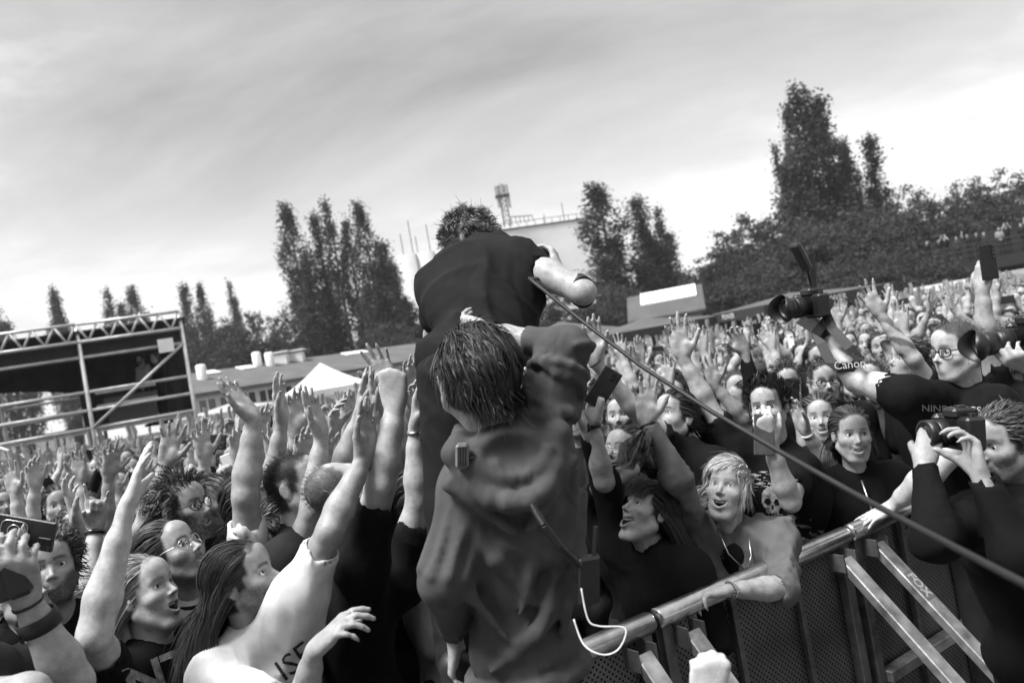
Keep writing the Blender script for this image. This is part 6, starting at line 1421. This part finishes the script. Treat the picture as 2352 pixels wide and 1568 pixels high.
pr = person('woman with hair tied back, black T-shirt, arm stretched up beside the cable', Q('Z7', 845, 770, 3.36), -52, 26, 0, hair='bun', hairv=.022, n_hair=2400, shirt=.005, seed=54, fem=.9, skin=.39, v=.0034, body_yaw=-40, gaze=(-.1, 1, .3),
    arms=[arm('Z7', (650, 800), (285, 370), (262, 100), (3.26, 3.2, 3.2), 1, TC, 'flat', s=1.05, sh=Q('Z7', 930, 1010, 3.34))])
band(pr, 0, 'thin_bracelet', BLACKR, .97, .029, .006, .002)
pr = person('bearded man laughing, behind the hand with the watch', Q('Z7', 470, 760, 4.1), -15, 12, 0, hair='short', hairv=.03, n_hair=1200, shirt=.02, seed=55, mouth=.8, smile=.9, beard=.95, mustache=.9, skin=.38)
pr = person('young man with quiff in black skull T-shirt filming with a phone', Q('Z7', 1495, 688, 3.34), -28, 4, 0, hair='quiff', hairv=.022, n_hair=2800, shirt=.005, seed=56, skin=.38, v=.0032, sv=.0085, body_yaw=-22, gaze=(-.1, 1, .15), fold_amp=.006, wide=.95,
    arms=[arm('Z7', (1085, 700), (905, 350), (850, 110), (3.42, 3.42, 3.42), 1, TC, 'open', s=1.1, thick=1.05, sh=Q('Z7', 1265, 990, 3.40)), arm('Z7', (1655, 1350), (1510, 950), (1440, 720), (3.05, 3.0, 2.98), -1, V3(.3, .9, .1), 'pinch', s=1.05, thick=1.05, sh=Q('Z7', 1700, 1120, 3.3))])
phone('phone with triple camera held before the young mans mouth', Q('Z7', 1470, 885, 2.985), UPV, CU, TC + LFT * .25, mat=plain('grey_case', .07, .5), case=plain('grey_case2', .3, .4))
SK = plain('skull_print', .22, .9, noise=.8, scale=40)
sc_ = nrm(D(1770, 1150, 2) - D(1770, 1150, 1.5))
patch_on(pr, skull, .11, .15, D(1776, 1160, 2.5), sc_, CU, SK, 'skull_print')
patch_on(pr, swirl, .24, .08, D(1755, 1090, 2.5), sc_, CU, SK, 'print'); patch_on(pr, swirl, .34, .15, D(1800, 1245, 2.5), sc_, CU, plain('swirl_print', .10, .9, noise=.8, scale=50), 'print', 40, 24)
pr = person('stout man with moustache and square black glasses in the second row', Y_ := Q('Y1', 452, 1085, 4.25), -4, 2, 0, hair='short', hairv=.05, n_hair=1400, shirt=.006, seed=57, mustache=1.0, skin=.39, wide=1.16, glass=dict(rect=True, thick=.0024), v=.0036, big=1.15, hair_kw=dict(comb='up', length=.03))
pr = person('smiling woman with raised hand and white watch behind the girl in black', Q('Y1', 440, 1335, 3.95), -22, 8, 0, hair='slick', hairv=.05, n_hair=1500, shirt=.006, seed=58, mouth=.36, smile=1.0, fem=.9, skin=.39, wide=1.08, v=.0036, gaze=(-.2, 1, .1), squint=.4,
    arms=[arm('Y1', (450, 1600), (330, 1430), (255, 1250), (3.86, 3.82, 3.82), 1, LFT * .7 + TC * .5, 'flat')])
band(pr, 0, 'wristwatch', WHITEP, .9, .029, .016, .003, dial=WHITEP)
pr = person('smiling girl with pulled-back hair and black zip jacket at the barrier', Q('Y1', 655, 1450, 3.42), -8, 4, 4, hair='longback', hairv=.06, n_hair=2200, shirt=.005, sleeves='long', seed=59, mouth=.38, smile=1.0, fem=1, skin=.40, v=.003, sv=.009, gaze=(-.25, 1, .1), wide=1.05, hair_kw=dict(length=.28, lift=.003))
m = MB(); N_ = pr['N']; m.tube([N_ + V3(-.02, -.10, -.02), N_ + V3(-.02, -.145, -.12), N_ + V3(-.02, -.15, -.3)], .004, 6); m.build('zip', STEEL, pr['root'], True, pr['base'])
pr = person('round-faced man with open mouth beside the black sleeved arm', Q('Z7', 1285, 575, 4.9), -14, 4, 0, hair='crop', hairv=.05, n_hair=1200, shirt=.006, seed=60, mouth=.5, skin=.39, wide=1.1, recede=.02, beard=.3)
reacher('fan in black long sleeve with hand up, fingers hooked, near the cable', Q('Z7', 1400, 600, 4.1), Q('Z7', 1330, 310, 4.1), Q('Z7', 1250, 140, 4.1), TC, -1, 'claw', -80, sleeves='long', drop=(.04, .06, -.27))
reacher('fan with shaded open hand at the head of the round-faced man', Q('Z7', 1300, 740, 4.2), Q('Z7', 1125, 540, 4.2), Q('Z7', 1085, 380, 4.2), TC, -1, 'open', -80, drop=(.1, .05, -.25), ak=dict(hs=1, tone=.75))  # shade on hand and arm is put into a darker skin tone
reacher('fan holding a white phone between the tied-back woman and the young man', Q('Z7', 1090, 1060, 3.9), Q('Z7', 1060, 890, 3.9), Q('Z7', 1040, 780, 3.88), -TC, -1, 'grip', -15, hide=.05)
phone('white phone with three lenses, partly behind the stretched arm', Q('Z7', 1030, 745, 3.84), UPV, CU * .97 + CR * .1, TC, mat=WHITEP, lens=3)
pr = reacher('fan in a cap holding a dark phone, behind the young man with the quiff', Q('Y1', 300, 1380, 4.1), Q('Y1', 275, 1290, 4.1), Q('Y1', 255, 1200, 4.1), -TC, 1, 'grip', -10)
phone('dark phone held up behind the quiff', Q('Y1', 240, 1170, 4.05), UPV, CU, TC, mat=BLACKP)
person('dark curly-haired fan behind the raised dark phone', Q('Y1', 205, 1090, 4.6), -12, 0, 0, hair='curly', hairv=.02, n_hair=900, shirt=.02, seed=66, skin=.37)
# --- photographers
GL = dict(rect=True, thick=.0026, big=1.08)
pr = person('stocky photographer with black glasses and short hair, black T-shirt, arm stretched out', Q('Y1', 1385, 870, 3.05), -78, 4, 0, hair='crop', hairv=.06, n_hair=2600, shirt=.005, seed=71, mouth=.15, skin=.40, glass=GL, v=.0032, sv=.008, wide=1.08, body_yaw=-50, big=1.18, fold_amp=.006, hair_kw=dict(length=.026), base_z=.0, thick=1.12,
    arms=[dict(side=1, sh=Q('Y1', 1030, 1180, 3.0), el=Q('Y1', 690, 1085, 3.15), wr=Q('Y1', 440, 735, 3.25), tip=Q('Y1', 300, 640, 3.25), palm=V3(.35, .5, .8), pose='grip', sl=.28, dark_swirls=1), dict(side=-1, sh=Q('Y1', 1650, 1250, 2.95), el=D(2140, 1085, 2.95), wr=D(2052, 1160, 3.1), tip=D(1985, 1195, 3.12), palm=V3(0, .2, -1), pose='open', sl=.5)])
text_on(pr, 'NINE KINGS', .035, D(2185, 940, 2.4), nrm(D(2185, 940, 2) - D(2185, 940, 1.5)), CU, plain('tee_print', .35, .8), 'lettering')
band(pr, 0, 'wristband', BLACKR, .9, .034, .03, .004)
cc = Q('Y1', 385, 560, 3.22); stp = [cc + CU * .03 + CR * .07, Q('Y1', 470, 600, 3.2), Q('Y1', 520, 720, 3.16), Q('Y1', 640, 850, 3.1), Q('Y1', 705, 930, 3.08), Q('Y1', 660, 985, 3.04), Q('Y1', 560, 995, 3.04), Q('Y1', 500, 940, 3.08), Q('Y1', 440, 820, 3.12), Q('Y1', 400, 760, 3.16), cc - CU * .05 + CR * .06]
dslr('black camera with hooded lens and microphone held high by the stocky photographer', cc, -CR * .95 - CU * .12 + V3(0, -.35, 0), CU, hood=.055, lens=.11, lr=.041, flash=True, strap=np.array(stp))
cu = text_on(None, 'Canon', .045, Q('Y1', 640, 968, 2.99), -TC, CU * .98 + CR * -.1, WHITEP, 'lettering')
tag(cu, 'white maker lettering on the hanging camera strap', 'lettering')
pr = reacher('fan with tattooed forearm and widespread hand behind the stocky photographer', Q('Y1', 1085, 930, 3.85), Q('Y1', 850, 620, 3.9), Q('Y1', 745, 440, 3.9), TC, -1, 'wide', -80, drop=(.12, .06, -.23), ak=dict(dark_swirls=1, hs=1, s=1.05))
pr = reacher('fan holding a dark phone high at the right, thick forearm', Q('Y1', 1590, 760, 3.5), Q('Y1', 1560, 440, 3.5), Q('Y1', 1590, 230, 3.5), RGT * .7 + V3(0, .7, 0), 1, 'grip', -30, drop=(.05, .05, -.28), ak=dict(thick=1.05))
phone('dark phone held high at the right against the balcony', Q('Y1', 1605, 255, 3.47), UPV, CU * .98 + CR * -.14, TC, lens=4)
pr = reacher('photographer mostly out of frame at right aiming a camera left', D(2470, 920, 2.55), D(2390, 850, 2.45), D(2310, 815, 2.45), V3(-.2, .4, .8), 1, 'grip', -80, drop=(.12, .08, -.24), shirt=.01)
dslr('camera with long hooded lens pushed in from the right edge', D(2376, 772, 2.5), -CR * .98 - CU * .16, CU, hood=.05, lens=.15, lr=.037)
pr = person('photographer in black jacket squinting behind his camera, lower right', D(2306, 1018, 2.40), -74, 2, 0, hair='short', hairv=.05, n_hair=2600, shirt=.004, sleeves='long', seed=75, skin=.36, beard=.5, v=.003, sv=.008, squint=.9, body_yaw=-60, loose=.02, fold_amp=.009, hair_kw=dict(length=.05, g_amt=.7, shell=.012), big=1.1, nose=1.12, smile=.4,
    arms=[dict(side=1, sh=D(2250, 1190, 2.30), el=D(2150, 1235, 2.12), wr=D(2122, 1062, 2.24), tip=D(2150, 955, 2.28), palm=V3(.55, .75, .1), pose='grip', s=.9, tone=.85), dict(side=-1, sh=D(2400, 1200, 2.2), el=D(2330, 1270, 2.05), wr=D(2250, 1090, 2.12), tip=D(2230, 1010, 2.14), palm=LFT, pose='grip')])
dslr('camera with wide lens held by the squinting photographer', D(2208, 992, 2.28), -CR * .96 - CU * .05 + V3(0, -.1, 0), CU * .98 - CR * .1, hood=0, lens=.085, lr=.040)
# a hand held up from the pit at the bottom edge
pr = person('crew member low in the pit whose fist shows at the bottom edge', D(1720, 1860, 1.5), 200, 0, 0, hair='short', hairv=.03, n_hair=400, shirt=.02, v=.006, sv=.014, legs=True, seed=80, skin=.6, face=False, pelvis=V3(.62, 1.10, .75),
    arms=[dict(side=-1, sh=D(1640, 2000, 1.5), el=D(1600, 1800, 1.5), wr=D(1622, 1630, 1.5), tip=D(1632, 1530, 1.5), palm=-TC, pose='fist', s=.95)])

# ------------------------------------------------------------------ the crowd behind
def proj(p):
    q = np.asarray(p, float) - CAM; d = q @ _F; return CX + FPX * (q @ CR) / d, CY - FPX * (q @ CU) / d, d
HERO_N = len(HEROES); hero_px = [proj(h) for h in HEADS]
CM = cloth(.012, rnd=.5, wr=.3, name='crowd_cloth'); CH = hair_mat(.03, 1)
def up_arm(side, x, y, z, pose='open', palm=(0, -1, 0), fwd=.0, sleeve='short'):
    """raised arm of a crowd prototype standing at the origin facing -Y; x outwards, wrist at height z"""
    s_ = -side; return dict(side=side, el=V3(s_ * (.27 + x * .5), -.15 - fwd * .5, 1.60 + (z - 1.75) * .45), wr=V3(s_ * (.20 + x), y - .12 - fwd, z), tip=V3(s_ * (.21 + x * 1.2), y - .12 - fwd * 1.1, z + .2), palm=np.asarray(palm, float), pose=pose, sleeve=sleeve)
protos = []
specs = [
    ('with one open hand raised high', dict(hair='short', mouth=.5, beard=.6, arms=[up_arm(1, .05, 0, 1.86)])), ('with both open hands raised', dict(hair='long', fem=1, mouth=.6, smile=.8, arms=[up_arm(1, .08, 0, 1.82), up_arm(-1, .05, 0, 1.86)])),
    ('clapping overhead', dict(hair='crop', mouth=.3, arms=[up_arm(1, -.12, -.05, 1.84, 'flat', (1, 0, 0)), up_arm(-1, -.12, -.05, 1.84, 'flat', (-1, 0, 0))])), ('filming with raised hands', dict(hair='wavy', fem=.8, arms=[up_arm(1, -.10, -.06, 1.76, 'grip', (.6, .6, 0)), up_arm(-1, -.10, -.06, 1.76, 'grip', (-.6, .6, 0))])),
    ('with raised fist', dict(hair='curly', mouth=.9, beard=.9, mustache=.6, arms=[up_arm(-1, .04, 0, 1.84, 'fist', (0, -1, 0))])), ('making the horns sign', dict(hair='longback', mouth=.7, beard=.7, arms=[up_arm(1, .06, 0, 1.86, 'horns')])),
    ('standing with arms down', dict(hair='slick', smile=.6, mouth=.2, fem=.6, arms=[])), ('in glasses with arms down', dict(hair='short', glass=dict(), beard=.8, mustache=.5, arms=[])),
    ('in long sleeves reaching forward', dict(hair='bun', fem=1, mouth=.4, smile=.6, arms=[up_arm(1, .02, -.05, 1.72, 'reach', (0, -1, .2), .06, 'long')])), ('bald, with both hands up', dict(hair=None, beard=.8, mouth=.6, arms=[up_arm(1, .10, 0, 1.80, 'wide'), up_arm(-1, .10, 0, 1.80, 'wide')])),
    ('with left hand raised, laughing', dict(hair='quiff', mouth=.8, smile=1, arms=[up_arm(-1, .03, 0, 1.88, 'open')])), ('with fringe and arm stretched up', dict(hair='fringe', fem=1, mouth=.5, hair_kw=dict(length=.22), arms=[up_arm(-1, .02, 0, 1.90, 'flat')])),
    ('in long sleeves with both fists up', dict(hair='crop', mouth=.9, arms=[up_arm(1, .06, 0, 1.80, 'fist', (0, -1, 0), 0, 'long'), up_arm(-1, .06, 0, 1.80, 'open', (0, -1, 0), 0, 'long')]))]
for i, (lab, kw) in enumerate(specs):
    kw = dict(kw); r = person('crowd proto', V3(0, -.03, 1.62), 0, 8, 0, hairv=.03, hair_mat_=CH if kw.get('hair') else None, n_hair=700, hw=.005, v=.0064, av=.0060, sv=.014, fold_amp=.005, shirt_mat=CM, seed=100 + i, skin=.36, **kw)
    protos.append((r['root'], lab))
del HEROES[HERO_N:]; del HEADS[HERO_N:]
def dup(root, loc, rz, sc):
    r = root.copy(); COL.objects.link(r); r.location = loc; r.rotation_euler = (0, 0, rz); r.scale = (sc,) * 3
    for ch in root.children:
        c = ch.copy(); COL.objects.link(c); c.parent = r
        for g_ in ch.children: d_ = g_.copy(); COL.objects.link(d_); d_.parent = c
    return r
used = set()
def place(i, loc, rz, sc, label, group):
    root, lab = protos[i]
    if i in used: r = dup(root, loc, rz, sc)
    else: used.add(i); r = root; r.location = loc; r.rotation_euler = (0, 0, rz); r.scale = (sc,) * 3
    r['label'] = label; r['category'] = 'person'; r['group'] = group; return r
# FOH crew and people on the balcony
for (px_, i, lab) in ((343, 7, 'crew member in black sitting at the mixing desk on the scaffold'), (375, 6, 'crew member in light jacket at the right end of the scaffold platform')):
    q = P(px_, 930, 18.8); place(i, (q[0], q[1], lev[3] + .06 - .25), -.5, .98, lab, 'crew on the scaffold tower')
rs = np.random.RandomState(5)
for k in range(15):
    x_ = .6 + k * (VL - 1.0) / 15 + rs.rand() * .3; q = b0 + vp(x_, .55 + .8 * rs.rand(), BZ + .01); place([6, 7, 3, 6, 0, 7][k % 6], q, math.atan2(q[0], q[1]) * -1 + rs.randn() * .3, .95 + .1 * rs.rand(), 'distant person at the platform railing, %s from its left end' % ['first', 'second', 'third', 'fourth', 'fifth', 'sixth', 'seventh', 'eighth', 'ninth', 'tenth', 'eleventh', 'twelfth', 'thirteenth', 'fourteenth', 'fifteenth'][k], 'people on the viewing platform')
cand = []; d = 3.3
while d < 15.5:
    st = .50 if d < 6 else .56; x = -(.70 * d + .8) + rs.rand() * st
    while x < .72 * d + .8: cand.append((x + rs.randn() * .07, d + rs.randn() * .07)); x += st
    d += st * .92
placed = []; cnt = 0; used_phone = 0
ph_src = None
for x, y in cand:
    side = -((x - B0[0]) * BN[0] + (y - B0[1]) * BN[1])        # metres behind the barrier
    if side < .55: continue
    if any((x - a) ** 2 + (y - b) ** 2 < .40 ** 2 for a, b in HEROES): continue
    px_, py_, dd = proj((x, y, 1.62))
    if px_ < -60 or px_ > 2420: continue
    if any(dd < hd - .2 and abs(px_ - hx) < 330 / dd * .8 and -420 / dd < py_ - hy < 900 / dd for hx, hy, hd in hero_px): continue
    rel = V3(x, y, 0) - T0; u_, w_ = -(rel @ bu), rel @ bn
    if -.5 < u_ < BW * 3.2 and -.4 < w_ < DEP + .4: continue
    if cnt >= 300: break
    wts = np.array([1.4, 1.0, .7, .9, .7, .5, 2.0, 1.9, .9, .6, 1.2, 1.0, .6]); 
    if px_ >= 1150 and dd > 7: wts = wts * np.array([.7, .6, .6, 1, .7, .7, 1.6, 1.6, 1, .5, .7, .7, .6])
    if px_ < 1150 and dd > 5.5: wts = wts * np.array([.35, .3, .3, .5, .4, .4, 2.2, 2.2, .7, .3, .4, .35, .3])
    i = int(rs.choice(len(protos), p=wts / wts.sum())); sc = .93 + .13 * rs.rand()
    rz = math.atan2(-(x - 0.0), (y - 1.2)) + rs.randn() * .22
    zone = ['at the left edge', 'below the scaffold tower', 'below the long roof', 'below the white tent', 'left of the singer', 'behind the singer', 'under the hut roof', 'below the raised cable', 'under the drooping trees', 'below the huge poplar', 'by the raised camera', 'under the balcony', 'at the right edge'][int(np.clip((px_ + 60) / 190, 0, 12))]
    row = 'in the second rows behind the barrier' if dd < 6 else ('in the middle of the crowd' if dd < 10 else 'far back in the crowd')
    r = place(i, (x, y, 0), rz, sc, 'fan %s, %s, %s' % (protos[i][1], zone, 'near the front' if dd < 6 else 'mid crowd' if dd < 10 else 'far back'), 'fans %s' % row); cnt += 1
    if i == 3 and dd < 13:
        c_ = np.array(Matrix.Rotation(rz, 3, 'Z') @ Vector((0, -.23, 1.84))) * sc + V3(x, y, 0); f_ = np.array(Matrix.Rotation(rz, 3, 'Z') @ Vector((0, -1, .1)))
        phone('phone held up in both hands by a fan deep in the crowd', c_, UPV, np.cross(f_, UPV) if rs.rand() < .5 else UPV, f_, mat=[BLACKP, WHITEP, BLACKP][used_phone % 3], group='phones held up in the crowd'); used_phone += 1
print('crowd', cnt, 'last depth', y)
for i, (root, lab) in enumerate(protos):
    if i not in used:
        for ch in list(root.children): bpy.data.objects.remove(ch)
        bpy.data.objects.remove(root)
# beyond: people too many and too small to count, one mass
FAR0 = y - .2
def far_person(rs):
    V, F, T = [], [], []; n0 = 0; h = 1.58 + .22 * rs.rand(); sh = rs.choice([.01, .015, .02, .05, .12, .35], p=[.34, .28, .16, .1, .07, .05]); sk = .24 + .16 * rs.rand(); hr = rs.choice([.01, .02, .05])
    def loft(rings, n, tone):
        nonlocal n0
        th = np.arange(n) * 6.283 / n
        for c, rx, ry in rings: V.append(np.stack([c[0] + rx * np.cos(th), c[1] + ry * np.sin(th), np.full(n, c[2])], 1)); T.append(np.full(n, tone[0] if not callable(tone[0]) else 0))
        k = np.arange(n); k2 = (k + 1) % n
        for i in range(len(rings) - 1): F.append(np.stack([n0 + i * n + k, n0 + i * n + k2, n0 + (i + 1) * n + k2, n0 + (i + 1) * n + k], 1))
        n0 += n * len(rings)
    z = h - .12
    loft([((0, 0, .5), .17, .12), ((0, 0, h - .62), .16, .11), ((0, 0, h - .38), .21, .12), ((0, 0, h - .30), .17, .08), ((0, 0, h - .26), .05, .05)], 6, (sh,))
    loft([((0, 0, h - .27), .05, .05), ((0, -.01, h - .21), .055, .07), ((0, -.015, h - .13), .072, .09), ((0, -.01, h - .05), .07, .085), ((0, 0, h), .02, .03)], 7, (sk,))
    loft([((0, .03, h - .16), .078, .075), ((0, .025, h - .07), .082, .09), ((0, .01, h + .01), .05, .06), ((0, .01, h + .02), .005, .005)], 6, (hr,))
    for s_ in (-1, 1):
        if rs.rand() < .16:
            a = rs.rand() * .25; e = (s_ * (.24 + .1 * a), -.12, h - .18 + .1 * rs.rand()); w = (s_ * (.16 + .35 * a), -.16, h + .10 + .1 * rs.rand())
            loft([((s_ * .18, 0, h - .36), .06, .06), ((e[0], e[1], e[2]), .042, .042), (((e[0] + w[0]) / 2, (e[1] + w[1]) / 2, (e[2] + w[2]) / 2), .042, .042), (w, .03, .025), ((w[0], w[1] - .01, w[2] + .07), .046, .02), ((w[0] + s_ * .02, w[1] - .02, w[2] + .17), .038, .014)], 6, (sk,))
        else: loft([((s_ * .25, -.05, h - .85), .04, .04), ((s_ * .23, 0, h - .55), .055, .055), ((s_ * .18, 0, h - .34), .06, .06)], 6, (sh,))
    return np.concatenate(V), np.concatenate(F), np.concatenate(T)
AV, AF, AT, n0 = [], [], [], 0; lib = [far_person(rs) for _ in range(60)]; nfar = 0; d = FAR0
while d < 35:
    st = .62 + .012 * (d - 15); x = -(.80 * d) + rs.rand() * st
    while x < .86 * d:
        xx, yy = x + rs.randn() * .1, d + rs.randn() * .1; x += st
        rel = V3(xx, yy, 0) - T0; u_, w_ = -(rel @ bu), rel @ bn
        if -.5 < u_ < BW * 3.2 and -.4 < w_ < DEP + .4: continue
        if yy > 23 + max(0, xx + 4) * .9: continue
        V_, F_, T_ = lib[rs.randint(60)]; a = math.atan2(-xx, yy) + rs.randn() * .3; c_, s_ = math.cos(a), math.sin(a); k_ = .95 + .1 * rs.rand()
        AV.append(np.stack([(V_[:, 0] * c_ - V_[:, 1] * s_) * k_ + xx, (V_[:, 0] * s_ + V_[:, 1] * c_) * k_ + yy, V_[:, 2] * k_], 1)); AF.append(F_ + n0); AT.append(T_); n0 += len(V_); nfar += 1
    d += st * .95
o = link('distant_crowd', mesh('distant_crowd', np.concatenate(AV), np.concatenate(AF), True, np.concatenate(AT)), SKIN); tag(o, 'far mass of people with raised arms reaching back to the tents', 'crowd', kind='stuff')
print('far', nfar, 'tris total', sum(len(o.data.polygons) * 2 for o in {o.data.name: o for o in scene.objects if o.type == 'MESH'}.values()))
